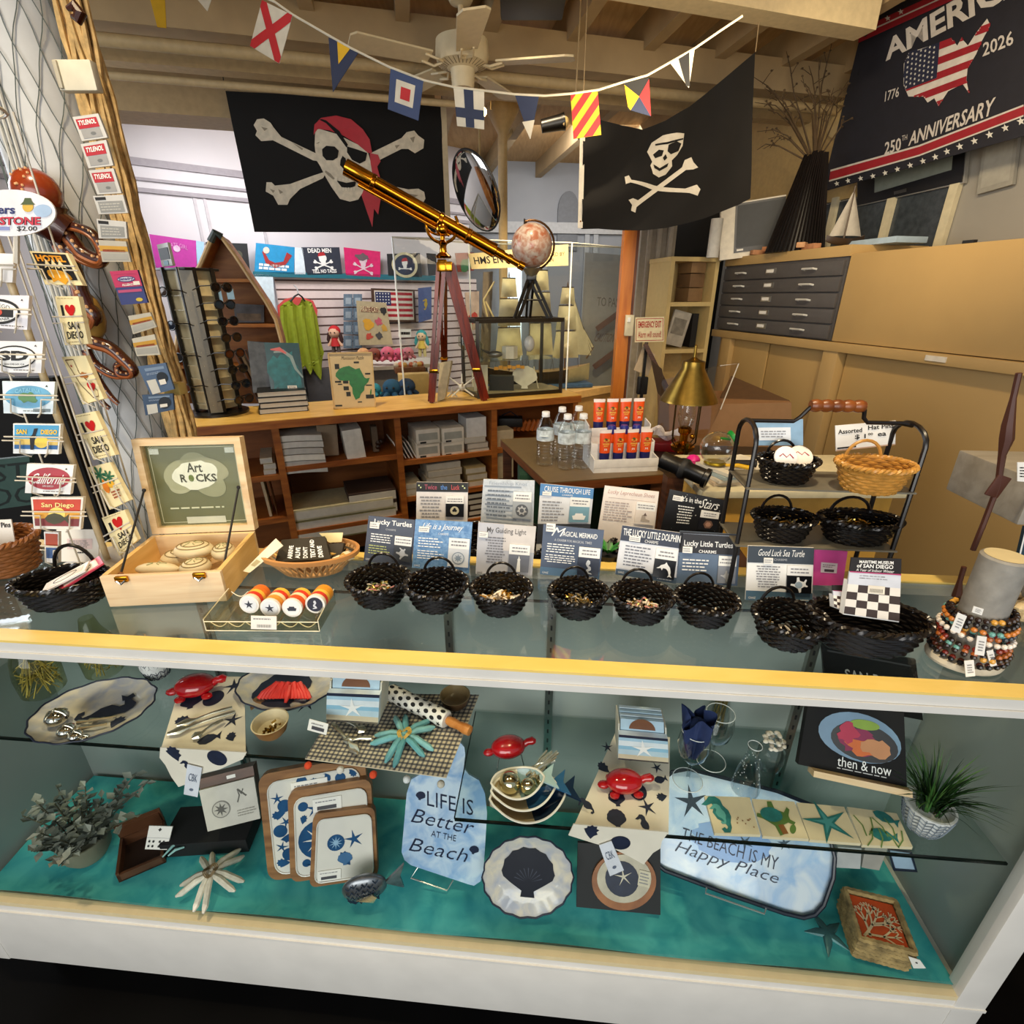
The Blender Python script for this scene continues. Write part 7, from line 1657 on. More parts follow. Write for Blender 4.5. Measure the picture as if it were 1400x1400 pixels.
upbook(471,502,590,628,'#efece2','white upright pamphlet box in the middle bay',.03,.2,-4,name='pamphlet_box',cat='box')
upbook(510,522,588,622,'#6a5a48','dark carved figure beside the white pamphlet box',.08,.06,0,name='figurine',cat='figurine')
m=MB();c=PB.W(*inbc(522,612),-.1);
for k in range(7):m.ball(c+V((rnd.uniform(-.03,.03),rnd.uniform(-.02,.02),rnd.uniform(-.015,.02))),.02,C('#2a1a14',.4),8)
m.top('dark_ornament','dark lumpy ornament at the right of the middle bay','ornament')
pile(400,545,700,722,3,'%s of the wide green and brown magazines on the lower shelf of the middle bay',('#8a8458','#c9c2a0','#7a5a30'),.3,.01,'magazine','magazine',.02)
pile(478,546,677,702,2,'%s of the two dark picture books lying on the wide magazines',('#5a3a2c','#4a3a34'),.26,.02)
for k,lab in enumerate(('leaning white booklet, leftmost in the right bay','second leaning white booklet in the right bay','third leaning white booklet in the right bay','fourth leaning white booklet in the right bay','fifth leaning white booklet beside the white cartons')):
    x0,z0=inbc(552+k*5,629);m=MB(TB @ Matrix.Translation((x0,.04,z0)) @ Matrix.Rotation(radians(-24),4,'Y'));m.box((0,.1,.058),(.006,.2,.115),C('#eeebe6',.6));m.top('booklet',lab,'booklet','leaning white booklets')
def carton(u0,u1,v0,v1,label,b0=.03,d=.22):
    x0,z1=inbc(u0,v0);x1,z0=inbc(u1,v1);t=thing('carton',label,'box',TB @ V(((x0+x1)/2,b0+d/2,z0)),radians(23.3));m=MB(TB);bx(m,x0,x1,b0,b0+d,z0,z1,C('#f0ecdf',.6),.002);m.wpart('carton_body',t)
    m=MB(TB);bx(m,x0+(x1 -x0)*.1,x1 -(x1 -x0)*.1,b0 -.001,b0,z0+(z1 -z0)*.3,z0+(z1 -z0)*.75,C('#b5b8b0',.6));bx(m,x0+(x1 -x0)*.15,x0+(x1 -x0)*.4,b0 -.0015,b0,z0+(z1 -z0)*.12,z0+(z1 -z0)*.22,INK);m.wpart('label',t)
carton(570,604,609,627,'white carton, lower left of four in the right bay');carton(570,604,590,608,'white carton, upper left of four in the right bay');carton(606,637,607,624,'white carton, lower right of four in the right bay');carton(606,637,588,606,'white carton, upper right of four in the right bay')
pile(640,669,600,622,3,'%s of the grey paper stacks beside the cartons',('#cfc9ba','#a9a49a'),.2,.03,'paper_stack','paper');upbook(640,668,574,599,'#e2e2e0','white sheaf of paper standing on the grey paper stacks',.04,.16,name='paper_sheaf',cat='paper')
pile(585,633,637,668,4,'%s of the cream books in the lower shelf of the right bay',('#e6decb','#cfc7b6'),.22,.03);pile(641,669,642,666,3,'%s of the tan booklets at the right of the lower shelf',('#d0bf94','#c2b083'),.22,.03);pile(551,580,664,684,3,'%s of the cream booklets at the left of the lower shelf',('#cfc7b0',),.22,.02)
pile(642,668,678,712,5,'%s of the black backed books under the lower shelf',('#2c2420','#4a3a34'),.2,.03)
pile(357,377,629,651,3,'%s of the cream books at the left bay edge',('#d6cdb4',),.22,.03);upbook(362,369,656,712,'#c9b490','tan upright book in the left bay, nearest the divider',.05,.16,-3);upbook(369,380,655,712,'#bfa884','thick tan upright book in the left bay',.05,.16,-3)
# right-most bay
t=upbook(682,706,592,655,'#cdbfa0','tan paper bag standing at the right end of the bookcase',.05,.12,name='paper_bag',cat='bag')
m=MB();c=PB.W(*inbc(730,590),-.16);
for k in range(6):m.tube([c+V((-.07+.03*k,0,-.03)),c+V((-.05+.03*k,.01,.03)),c+V((.0+.02*k,.02,-.02))],.018,C('#a5581c',.5,var=.2),8)
m.top('leather_bag','crumpled orange brown leather bag in the right end bay','bag')
m=MB();c=PB.W(*inbc(715,585),-.2);m.box(c,(.16,.1,.06),C('#141212',.5),.01);m.tube([c+V((.05,0,.03)),c+V((.0,-.02,.07)),c+V((-.06,0,.04))],.004,C('#1d2a3a',.4),6);m.top('dark_bag','dark bag behind the orange leather bag','bag')

# ================================================================ on top of the bookcase
# sunglasses spinner
p=atz(288,571,1.0);p.z=1.0;sg=thing('sunglasses_rack','tall dark sunglasses spinner on the bookcase beside the rope','rack',p+V((-.02,.13,0)),radians(-20))
FROST=C('#cdbf98',.3,var=.25,scale=12);DARKM=C('#14110f',.35)
hR=at(255,372,p.y+.1).z -1.0;w=.088
m=MB();m.lathe([(0,0),(.15,0),(.15,.012),(.05,.02),(0,.02)],DARKM,30);m.part('base',sg)
m=MB();m.box((0,0,.02+hR/2),(2*w -.03,2*w -.03,hR -.02),FROST);m.part('display_panels',sg)
for sx,sy in ((-1,-1),(1,-1),(1,1),(-1,1)):
    m=MB();M=Matrix.Translation((sx*(w -.018),sy*(w -.018),.02+hR/2)) @ rotz(atan2(sy,sx)-pi/2)
    vs=[M @ V((x,y,z)) for x in (-.032,.032) for y in (.0,.012) for z in (-hR/2,hR/2)]
    m.add(vs,[(0,1,3,2),(4,6,7,5),(0,4,5,1),(2,3,7,6),(0,2,6,4),(1,5,7,3)],C('#7f7a6c',.3))
    for s_ in (-.033,.033):
        a_,b_=M @ V((s_,.006,-hR/2)),M @ V((s_,.006,hR/2));m.bar(a_,b_,.008,.018,DARKM)
    m.part('corner_strip',sg)
m=MB();m.box((0,0,hR+.012),(2*w+.02,2*w+.02,.012),DARKM,.003);m.part('top_plate',sg)
m=MB();m.box((-.05,-.06,hR+.075),(.17,.014,.10),C('#8a8478',.4),.004,rotz(-.4));m.box((-.05,-.068,hR+.08),(.145,.004,.05),INK,0,rotz(-.4));m.box((-.05,-.068,hR+.04),(.07,.004,.02),C('#3a6a78',.4),0,rotz(-.4));m.part('top_sign',sg)
m=MB()
for k in range(9):
    z=.06+k*(hR -.1)/9
    for sx,sy in ((1,0),(0,-1),(-1,0)):m.box((sx*(w -.01),sy*(w -.01),z),(.02+.12*abs(sy),.02+.12*abs(sx),.004),C('#c2b694',.3))
m.part('frosted_ledges',sg)
TSG=wm(sg)
def shades(M,label,lens,first=None):
    t=thing('sunglasses',label,'sunglasses',M.translation,0,'sunglasses on the spinner');t.rotation_euler=M.to_euler()
    m=MB()
    for s_ in (-1,1):
        m.tube([(s_*.034+.027*cos(a*pi/8),0,.021*sin(a*pi/8)) for a in range(16)],.0032,DARKM,6,True)
    m.tube([(-.01,0,.006),(0,-.002,.01),(.01,0,.006)],.003,DARKM,6);m.part('frame',t)
    for s_ in (-1,1):m=MB();m.lathe([(0,-.001),(.025,-.0005),(0,.001)],C(lens,.12,.3),18,(s_*.034,0,0),Matrix.Rotation(pi/2,4,'X'),1,.8);m.part('lens',t)
    for s_ in (-1,1):m=MB();m.tube([(s_*.062,0,.008),(s_*.066,.06,.006),(s_*.064,.12,-.012)],[.003,.0028,.002],DARKM,6);m.part('temple',t)
    return t
lens=['#1a1410','#2a3a4a','#14161c','#3a2a1a','#5a3018','#1c1c1e','#16202e','#3a2a20']
for k in range(8):
    z=hR -.07-k*(hR -.12)/7.5
    shades(TSG @ Matrix.Translation((w+.12,-.01,z)) @ rotz(radians(90)),('dark sunglasses, %s on the right side of the spinner') % ('topmost','second from the top','third from the top','fourth from the top','fifth from the top','third from the bottom','second from the bottom','lowest')[k],lens[k])
for k in range(4):shades(TSG @ Matrix.Translation((.0,-w -.10,hR -.09-k*.15)),('dark sunglasses, %s on the front left side of the spinner') % ('topmost','second','third','lowest')[k],lens[7-k])
m=MB();
for u,v in ((299,405),(315,402)):c=at(u,v,p.y+.16);m=MB();m.box(c,(.035,.003,.05),C('#9ac0dc',.4));m.top('price_tag','pale blue tag hanging at the %s of the sunglasses' % ('left' if u <305 else 'right'),'tag')
# boat shaped shelf
PBo=PL(at(330,440,3.55),radians(16));out=[(294,318),(303,324),(322,350),(341,379),(364,413),(377,437),(385,467),(392,510),(395,560),(236,560),(240,480),(250,420),(262,385),(274,362),(288,330)]
xy=PBo.pxs(out);bs=thing('boat_shelf','upright wooden rowing boat used as a bookshelf','shelf',PBo.W(*PBo.xy(330,560)))
m=MB();m.slab(PBo,xy[::-1],.012,WOOD('#94591f','#b37430',.5,(2,2,10)),0,-.22);m.wpart('hull_back',bs)
m=MB();n=len(xy)
for i in range(n):
    a,b=xy[i],xy[(i+1) % n]
    if a[1] <-.5 and b[1] <-.5:continue
    m.add([PBo.W(*a,0),PBo.W(*b,0),PBo.W(*b,-.22),PBo.W(*a,-.22)],[(0,1,2,3)],WOOD('#a5642a','#c07f3c',.5,(2,2,10)),False)
    m.add([PBo.W(a[0]*.985,a[1]*.985-.004,0),PBo.W(b[0]*.985,b[1]*.985-.004,0),PBo.W(b[0]*.985,b[1]*.985-.004,-.22),PBo.W(a[0]*.985,a[1]*.985-.004,-.22)],[(3,2,1,0)],WOOD('#a5642a','#c07f3c',.5,(2,2,10)),False)
m.wpart('hull_sides',bs)
m=MB();m.tube([PBo.W(x,y,.004) for x,y in xy[:9]],.013,C('#cfae7c',.5),6);m.tube([PBo.W(x,y,.004) for x,y in xy[9:]+xy[:1]],.013,C('#cfae7c',.5),6);m.wpart('gunwale',bs)
m=MB();m.tube([PBo.W(*xy[-1],0),PBo.W(*xy[0],.01),PBo.W(*xy[1],0)],.022,C('#3a4440',.5),8);m.wpart('bow_cap',bs)
for v,u0,u1 in ((381,264,341),(443,246,379),(500,240,390)):
    a,b=PBo.xy(u0,v),PBo.xy(u1,v);m=MB();m.slab(PBo,[(a[0],a[1]-.02),(b[0],b[1]-.02),b,a],.20,WOOD('#a5642a','#c07f3c',.5,(2,2,10)),0,-.01);m.wpart('shelf',bs)
for k,(cs,colr) in enumerate((([(319,415),(361,417),(361,441),(322,441)],'#4a4a52'),([(338,466),(366,468),(364,496),(340,494)],'#3a3f48'),([(346,498),(372,500),(372,530),(352,530)],'#8a4a20'))):
    px_card('book',('dark picture book lying in the upper part of the boat shelf','grey picture book in the lower part of the boat shelf','orange covered book low in the boat shelf')[k],'book',PL(PBo.W(0,0,-.06),radians(16),.1),cs,C(colr,.4,var=.5,scale=16),.04,lambda m,q:m.qrect(q,.08,.5,.9,.9,C('#6a5a4a',.5,var=.5,scale=20)))
# long dark boards leaning beside the rack
for k in range(4):
    a_,b_=at(322+7*k,478,3.12),atz(352+6*k,552-k,1.0)+V((0,.04,0));m=MB();m.bar(a_,b_+V((0,0,.01)),.05,.012,C(['#5a3a24','#7a6a58','#3a2a20','#8a3018'][k],.5));m.top('boxed_game',('brown','grey','dark','red')[k]+' narrow box leaning beside the sunglasses spinner','box')
# books with mermaid cover
def onb(u,v):return atz(u,v,1.0)
TBk=Matrix.Translation(TB.inverted() @ onb(356,567));a0=(TB.inverted() @ onb(356,567));a1=(TB.inverted() @ onb(423,563));hb=.030
for k in range(4):
    m=MB(TB);dx=rnd.uniform(-.006,.006);z0=1.0+k*hb;bx(m,a0.x+dx,a1.x+dx,a0.y,a0.y+.17,z0+.0005,z0+.0035,C('#1a1c20',.4));bx(m,a0.x+dx,a1.x+dx,a0.y,a0.y+.17,z0+hb -.004,z0+hb -.0005,C('#1a1c20',.4));bx(m,a0.x+dx+.004,a1.x+dx -.004,a0.y+.003,a0.y+.168,z0+.003,z0+hb -.003,PAPERG)
    m.top('book',('lowest','second','third','topmost')[k]+' of four large dark books stacked under the mermaid book','book')
pl=PL(TB @ V(((a0.x+a1.x)/2,a0.y+.08,1.0+4*hb)),radians(14),radians(10))
def dmer(m,q):
    m.qshape(q,blob(18,4,.15),.5,.6,1.0,C('#1d7076',.4,var=.4,scale=30),.0007,0,.9,1.3);m.qshape(q,ribbon2d([(-.35,.35),(-.05,.4),(.2,.2),(.3,-.2),(.5,-.5)],[.05,.12,.12,.09,.05]),.55,.4,.9,C('#8aa0a0',.4),.001);m.qshape(q,ribbon2d([(-.3,.1),(0,.12),(.2,-.02)],[.04,.14,.05]),.42,.2,.9,C('#d06a6a',.5),.0013);m.qrect(q,.5,.86,.78,.95,PAPER,.0015);m.qtext(q,'$27.95',.54,.88,.74,.93,INK,.002)
px_card('book','large teal book with a mermaid cover standing on the book stack','book',pl,[(361,468),(408,469),(417,536),(371,537)],C('#15464c',.3,var=.3,scale=20),.02,dmer)
px_card('book','grey rock covered book standing behind the mermaid book','book',PL(pl.p0+V((-.05,.1,0)),radians(14),radians(10)),[(338,466),(372,470),(378,537),(346,537)],C('#565a60',.4,var=.6,scale=24),.02,None)
# map puzzle board
PAf=PL(onb(485,558),radians(16),radians(7));q=Quad(PAf,[(447.5,482),(509,481),(514,557),(456,559)])
t=thing('puzzle_board','framed wooden puzzle of a green Africa map on the bookcase','puzzle',PAf.W(*q.st(.5,1)))
m=MB();m.qslab(q,.014,C('#d8c294',.5,var=.05));m.qshape(q,AFRICA,.52,.5,.68,C('#1f7a34',.4,var=.25,scale=40),.0012);m.qshape(q,[(-.3,-.5),(.2,-.4),(.35,.3),(.1,.5),(-.2,0)],.9,.71,.1,C('#1f7a34'),.0012,0,.7,1.4)
m.qtext(q,'Montessori Puzzle',.3,.07,.8,.13,C('#4a3a24'),.001,shear=.3)
for a,b,w_,h_ in ((.13,.2,.1,.09),(.1,.5,.14,.03),(.16,.55,.1,.02),(.28,.5,.12,.05),(.28,.6,.12,.07),(.33,.7,.1,.08),(.56,.165,.12,.03),(.8,.37,.12,.03),(.8,.58,.14,.02),(.78,.76,.2,.07),(.58,.88,.1,.02),(.05,.93,.16,.03)):m.qrect(q,a,b,a+w_,b+h_,C('#2a2a26'),.001)
m.wpart('board',t);m=MB()
for a,b,c,d in ((0,0,1,.025),(0,.975,1,1),(0,0,.03,1),(.97,0,1,1)):m.qslab(q,.006,C('#d2b47c',.5),.006,a,b,c,d)
m.wpart('frame',t)
# telescope
tl_p=onb(600,540);apex=at(606,345,3.12)
ts=thing('telescope','large brass telescope on a mahogany tripod on the bookcase','telescope',V((apex.x,apex.y,1.0)))
feet=[onb(590,551),onb(663,548),onb(608,522)]
for k,f in enumerate(feet):
    top_=apex+(f -apex).normalized()*.05+V(((f -apex).x*.05,0,-.01));m=MB();d=(f -top_);x=d.cross(V((0,1,0))).normalized()
    for s_ in (-1,1):m.bar(top_+x*(.017*s_),f+x*(.010*s_)+V((0,0,.01)),.020,.032,MAHOG)
    m.bar(top_*.45+f*.55,f+V((0,0,.002)),.022,.028,WOOD('#4a1406','#6a220c',.28,(20,20,2),.15));m.wpart('leg',ts)
    m=MB();c=top_*.25+f*.75;m.box(c,(.05,.04,.022),BRASS,.004);m.wpart('brass_clamp',ts)
    m=MB();m.box(top_+V((0,0,-.012)),(.05,.045,.05),BRASS,.006);m.wpart('brass_hinge',ts)
m=MB();m.lathe([(0,-.03),(.04,-.03),(.045,-.02),(.02,.0),(.018,.03),(.028,.045),(.012,.06),(.014,.08),(0,.085)],BRASS,24,apex);m.wpart('head',ts)
yk=apex+V((0,0,.13));m=MB();m.tube([yk+V((.085*cos(a*pi/12),0,.085*sin(a*pi/12))) for a in range(10,27)],[.008]*17,BRASS,8);m.tube([yk+V((.085*cos(a*pi/12),.01,.085*sin(a*pi/12)*.55)) for a in range(12,25)],.006,BRASS,8);m.ball(yk+V((0,-.01,-.02)),.035,BRASS,16);m.wpart('yoke',ts)
A_,B_=at(472,228,3.02),at(716,365,3.22);d=(B_ -A_);L=d.length;d.normalize()
MT=Matrix.Translation(A_) @ d.to_track_quat('Z','Y').to_matrix().to_4x4();R_=.036
m=MB(MT);m.lathe([(R_*.8,.02),(R_*.85,0),(R_*1.08,0),(R_*1.08,.14),(R_,.145),(R_,L*.80),(R_*1.04,L*.80),(R_*1.04,L*.82),(R_*.7,L*.825),(R_*.7,L*.87)],BRASS,28,cap=False);m.lathe([(0,.03),(R_*.9,.03)],INK,20);m.wpart('main_tube',ts)
m=MB(MT);m.lathe([(R_*.55,L*.86),(R_*.55,L*.90),(R_*.72,L*.90),(R_*.72,L*.92),(R_*.5,L*.92),(R_*.5,L*.965),(R_*.65,L*.97),(R_*.65,L),(R_*.3,L)],BRASS,22);m.wpart('eyepiece',ts)
m=MB(MT);yy=-R_*1.5;up=(MT.inverted().to_3x3() @ V((0,0,-1))).normalized()*R_*1.35
m.tube([up+V((0,0,.06)),up+V((0,0,L*.55))],.009,BRASS,10);m.wpart('focus_rod',ts)
m=MB(MT)
for f in (.14,.5,.66):m.lathe([(R_*1.0,L*f -.012),(R_*1.12,L*f -.008),(R_*1.12,L*f+.008),(R_*1.0,L*f+.012)],C('#a86c1c',.2,1),26,cap=False)
m.wpart('tube_rings',ts)
# small things at the tripod's foot
px_card('stone_tile','tan stone slab leaning against the telescope leg','slab',PL(onb(603,550)+V((0,.02,0)),radians(-20),radians(14)),[(601,496),(617,493),(608,545),(598,549)],C('#b9ad8c',.6,var=.2),.02,None)
def jack(u,v,s,label):
    p=onb(u,v);c=p+V((0,.02,s*.75));m=MB()
    for dx,dy,dz in ((1,.2,.75),(-1,.2,.75),(.15,-1,.5),(0,.1,1),(.9,-.3,-.6),(-.8,-.3,-.65)):m.tube([c -V((dx,dy,dz))*s*.1,c+V((dx,dy,dz))*s*.72],[.006,.004],C('#d5d6cc',.4),6)
    m.ball(c,s*.2,C('#d5d6cc',.4),10);m.top('jack_ornament',label,'ornament')
jack(632,549,.11,'white spiky ornament standing right of the telescope leg');jack(618,546,.05,'small dark spiky ornament at the telescope foot')
# glass case with dark frame
A=onb(655,545);B=onb(766,537);D_=V((-.40,.92,0))*.29;hC=.455;FRM=C('#2c2418',.35,.4);gc=thing('glass_case','dark framed glass case of curios on the right end of the bookcase','glass case',(A+B)/2)
c4=[A,B,B+D_,A+D_];up=V((0,0,1))
for i in range(4):
    a,b=c4[i],c4[(i+1) % 4]
    m=MB();m.bar(a+up*.012,b+up*.012,.022,.022,FRM);m.wpart('frame_bar',gc)
    m=MB();m.bar(a+up*hC,b+up*hC,.024,.024,FRM);m.wpart('frame_bar',gc)
    m=MB();m.bar(a,a+up*hC,.022,.022,FRM);m.wpart('corner_post',gc)
    m=MB();m.add([a+up*.02,b+up*.02,b+up*hC,a+up*hC],[(0,1,2,3)],GLASS('#f2f4ee',.8));m.wpart('glass_pane',gc)
m=MB();m.add([p+up*hC for p in c4],[(0,1,2,3)],C('#5a5240',.3));m.wpart('top_panel',gc)
m=MB();m.add([p.lerp((A+B+D_*.5)/2,.06)+up*.22 for p in c4],[(0,1,2,3)],GLASS('#dfe8e0',1.5));m.wpart('glass_shelf',gc)
m=MB();m.add([p+up*.024 for p in c4],[(0,1,2,3)],C('#a59a7c',.6));m.wpart('bottom_panel',gc)
e1_=(B -A).normalized();dd=D_.normalized()
def inc(a,b,z):return A+e1_*a+dd*b+up*z
def curio(name,label,cat,fn):m=MB();fn(m);m.top(name,label,cat)
curio('white_box','small white six sided box on the shelf of the glass case','box',lambda m:m.prism(ngon(6,.045,0,1.1,.8),0,.075,C('#e6e1d2',.5),Matrix.Translation(inc(.25,.1,.224))))
curio('glass_float','white glass float hanging in the glass case','float',lambda m:(m.ball(inc(.38,.09,.31),(.034,.034,.05),C('#dcdce4',.15,coat=.5),18),m.tube([inc(.38,.09,.36),inc(.38,.09,.44)],.004,STEEL,6)))
curio('glass_goblet','clear goblet at the left of the glass case shelf','goblet',lambda m:m.lathe([(.03,0),(.004,.005),(.004,.05),(.03,.08),(.028,.13)],GLASS('#eef2ee',3),18,inc(-.02,.22,.224),cap=False))
curio('glass_jar','clear jar on the shelf of the glass case','jar',lambda m:m.lathe([(.035,0),(.04,.05),(.036,.09),(.01,.12)],GLASS('#e6ece6',3),18,inc(.05,.15,.224),cap=False))
curio('pewter_bird','grey pewter bird on the shelf of the glass case','figurine',lambda m:(m.ball(inc(.155,.12,.25),(.05,.025,.022),C('#8a8c8c',.3,.6),12),m.tube([inc(.115,.12,.26),inc(.06,.12,.285)],[.012,.003],C('#7a7c7c',.3,.6),6)))
curio('yellow_ruler','row of yellow wooden pieces under the shelf of the glass case','model',lambda m:[m.box(inc(.14+.03*k,.06,.17+.006*(k % 2)),(.026,.02,.018),C('#d89a20',.4)) for k in range(7)])
curio('card_stand','white leaning card at the left floor of the glass case','card',lambda m:m.box(inc(.05,.1,.11),(.09,.01,.16),C('#d8d6c4',.5),0,Matrix.Rotation(-.15,4,'X')))
curio('white_shell','white scallop shaped piece on the floor of the glass case','shell',lambda m:m.prism([(x*.16,y*.15) for x,y in SCALLOP],-.006,.006,C('#d2d0c2',.5),Matrix.Translation(inc(.34,.07,.10)) @ Matrix.Rotation(pi/2-.2,4,'X')))
curio('dark_books','dark blocks on the floor of the glass case','block',lambda m:(m.box(inc(.2,.12,.07),(.16,.08,.09),C('#2a2a26',.5)),))
curio('pen_stand','thin pale rod leaning in the right of the glass case','rod',lambda m:m.tube([inc(.43,.05,.03),inc(.40,.06,.17)],.004,C('#d8d2b8',.4),6))
# globe on a black tripod, on the case
gp=at(727,336,3.42);rG=28*pxm(gp);zc=1.0+hC+.012;gl=thing('globe','old mottled pink and cream globe on a black tripod on the glass case','globe',V((gp.x,gp.y,zc)))
m=MB();m.ball(gp,rG,BLOTCH('#c9bfb4','#a5654a',14,.35,.4,.45,.62),30);m.wpart('sphere',gl)
ax=Matrix.Rotation(radians(-18),4,'Y');m=MB();m.tube([gp+ax @ V((rG*1.09*cos(a*pi/14),-.03*rG,rG*1.09*sin(a*pi/14))) for a in range(-7,8)],.007,C('#5a4028',.3,.7),6);m.tube([gp+ax @ V((0,0,rG)),gp+ax @ V((0,0,rG*1.22))],[.012,.003],C('#4a3a28',.3,.7),8);m.wpart('meridian_ring',gl)
m=MB();m.lathe([(.0,-.02),(.022,-.02),(.05,.02),(.06,.03)],C('#9a9076',.3,.6),20,gp -V((0,0,rG+.03)));m.wpart('cup',gl)
tp=gp -V((0,0,rG+.05));fts=[V((at(706,433,3.36).x,3.36,zc)),V((at(752,433,3.38).x,3.38,zc)),V((at(722,433,3.52).x,3.52,zc))]
for k,f in enumerate(fts):
    m=MB();x=V((.012,0,0))
    for s_ in (-1,1):m.bar(tp+x*s_*1.3,f+x*s_,.014,.016,DARKM)
    m.wpart('leg',gl)
m=MB();
for i in range(3):m.tube([tp.lerp(fts[i],.55),tp.lerp(fts[(i+1) % 3],.55)],.006,DARKM,6)
m.box(tp,(.06,.05,.03),DARKM,.004);m.wpart('brace',gl)
# ================================================================ ship model in a plexiglass case
K=at(775,537,4.05);K2=at(842,536,4.45);K0=at(640,545,3.80);zb=K.z;zt_=at(777,332,4.05).z
st_=thing('ship_table','cream table carrying the ship model case','table',V((.2,4.4,0)))
ex=(K -K0);ey=(K2 -K);ex.z=ey.z=0;base=[K0 -ex*.6,K,K+ey,K0 -ex*.6+ey]
for p in base:p.z=zb
m=MB();n4=[V((p.x,p.y,zb -.06)) for p in base];m.add([V((p.x,p.y,zb -.004)) for p in base]+n4,[(0,1,2,3),(4,5,6,7),(0,1,5,4),(1,2,6,5),(2,3,7,6),(3,0,4,7)],C('#d8b070',.5));m.wpart('tabletop',st_)
m=MB();c=sum(base,V())/4;sk=[p.lerp(c,.05) for p in base];m.add([V((p.x,p.y,zb -.06)) for p in sk]+[V((p.x,p.y,0)) for p in sk],[(0,1,5,4),(1,2,6,5),(2,3,7,6),(3,0,4,7)],C('#c29a5c',.55));m.wpart('skirt',st_)
pc_=thing('plexiglass_case','tall clear plexiglass case round the ship model','glass case',V((.2,4.4,zb)))
sk=[p.lerp(c,.02) for p in base];up_=V((0,0,zt_ -zb))
for i in range(4):
    a,b=sk[i],sk[(i+1) % 4];m=MB();m.add([a,b,b+up_,a+up_],[(0,1,2,3)],GLASS('#eef0ee',1.6));m.wpart('pane',pc_)
    m=MB();m.tube([a,a+up_],.006,C('#e8ecea',.15),6);m.tube([a+up_,b+up_],.005,C('#cfd2cc',.2),6);m.wpart('edge',pc_)
m=MB();m.add([p+up_ for p in sk],[(0,1,2,3)],GLASS('#e4e6e2',1.6));m.wpart('lid',pc_)
PS_=PL(K+(K0 -K).normalized()*.01+V((0,-.012,0)),atan2(ex.y,ex.x));q=Quad(PS_,[(640,347),(777,334),(777,363),(645,368)])
m=MB();m.qslab(q,.006,C('#e0cf98',.5));m.qtext(q,'HMS ENTERPRISE',.04,.24,.66,.70,INK,.001,bold=.015);m.qtext(q,'CREATED BY',.70,.34,.96,.52,INK,.001);m.qtext(q,'WATSON',.70,.60,.84,.78,INK,.001);m.top('name_sign','cream sign reading HMS Enterprise on the plexiglass case','sign')
SY=4.3;sh=thing('ship_model','model sailing ship with cream sails in the plexiglass case','model ship',V((.12,SY,zb)))
def sp_(u,v,dy=0):return at(u,v,SY+dy)
SAIL=C('#ece0bc',.7,var=.12,scale=20)
bowp,sternp=sp_(806,495,.12),sp_(660,505,-.1);hz=zb+.07
def hull(s,t): # s along, t around
    c=sternp.lerp(bowp,s);w=.075*(1-abs(2*s -1)**3)+.004;a=pi*t;zz=hz+.06+.05*(abs(2*s -1)**2) ;return V((c.x,c.y,zz))+V((-.25,.97,0))*(w*cos(a))+V((0,0,-.13*sin(a)))
m=MB();m.grid(hull,26,10,C('#2a1e14',.4),matfn=lambda s,t:C('#d9c79a',.5) if s >.78 else (C('#2a1e14',.4) if t <.35 or t >.65 else C('#8a7a4a',.5)));m.grid(lambda s,t:hull(s,0).lerp(hull(s,1),t),26,2,C('#a5834a',.5));m.wpart('hull',sh)
masts=[(.24,372),(.52,360),(.76,385)]
for k,(f,vt) in enumerate(masts):
    b_=sternp.lerp(bowp,f);top_=V((b_.x,b_.y,sp_(730,vt).z));m=MB();m.tube([V((b_.x,b_.y,hz)),top_],[.007,.003],C('#6a4a28'),6);m.wpart('mast',sh)
    Hm=top_.z -hz
    for j,(z0,z1,w) in enumerate(((.22,.50,.105),(.52,.76,.085),(.78,.94,.06))):
        def sf(s,t):w2=w*(1.1-.25*t);return V((b_.x+(s -.5)*2*w2*.95,b_.y -.03-.045*sin(pi*t)*sin(pi*s)+(s -.5)*.06,hz+Hm*(z0+(z1 -z0)*t)))
        m=MB();m.grid(sf,8,6,SAIL);m.tube([sf(0,1)+V((0,.01,.004)),sf(1,1)+V((0,.01,.004))],.004,C('#3a2a18'),5);m.wpart('square_sail',sh)
b_=sternp.lerp(bowp,.80);tipj=sp_(812,474,.14);m=MB();m.tube([bowp+V((-.03,0,.03)),tipj],[.008,.003],C('#6a4a28'),6);m.wpart('bowsprit',sh)
for k in range(3):
    a_=V((b_.x,b_.y,sp_(765,418-10*k).z));c_=tipj.lerp(bowp,.28*k);e_=c_.lerp(b_,.8)+V((0,0,.06));m=MB()
    m.grid(lambda s,t:a_.lerp(c_,s).lerp(a_.lerp(e_,s),t)+V((0,-.03*sin(pi*s)*sin(pi*t),0)),8,6,SAIL);m.tube([a_,c_],.002,C('#3a2a18'),4);m.wpart('jib_sail',sh)
m=MB();
for f,vt in masts:
    b_=sternp.lerp(bowp,f);t_=V((b_.x,b_.y,sp_(730,vt).z))
    for s_ in (-.12,.12):m.tube([t_,V((b_.x+s_,b_.y,hz+.05))],.0015,C('#4a3a24'),4)
m.wpart('rigging',sh)
m=MB();c=(sternp+bowp)/2;m.box((c.x,c.y,zb+.016),(.9,.2,.03),C('#3a5f8a',.4,var=.3),.004,rotz(.2));m.wpart('stand',sh)
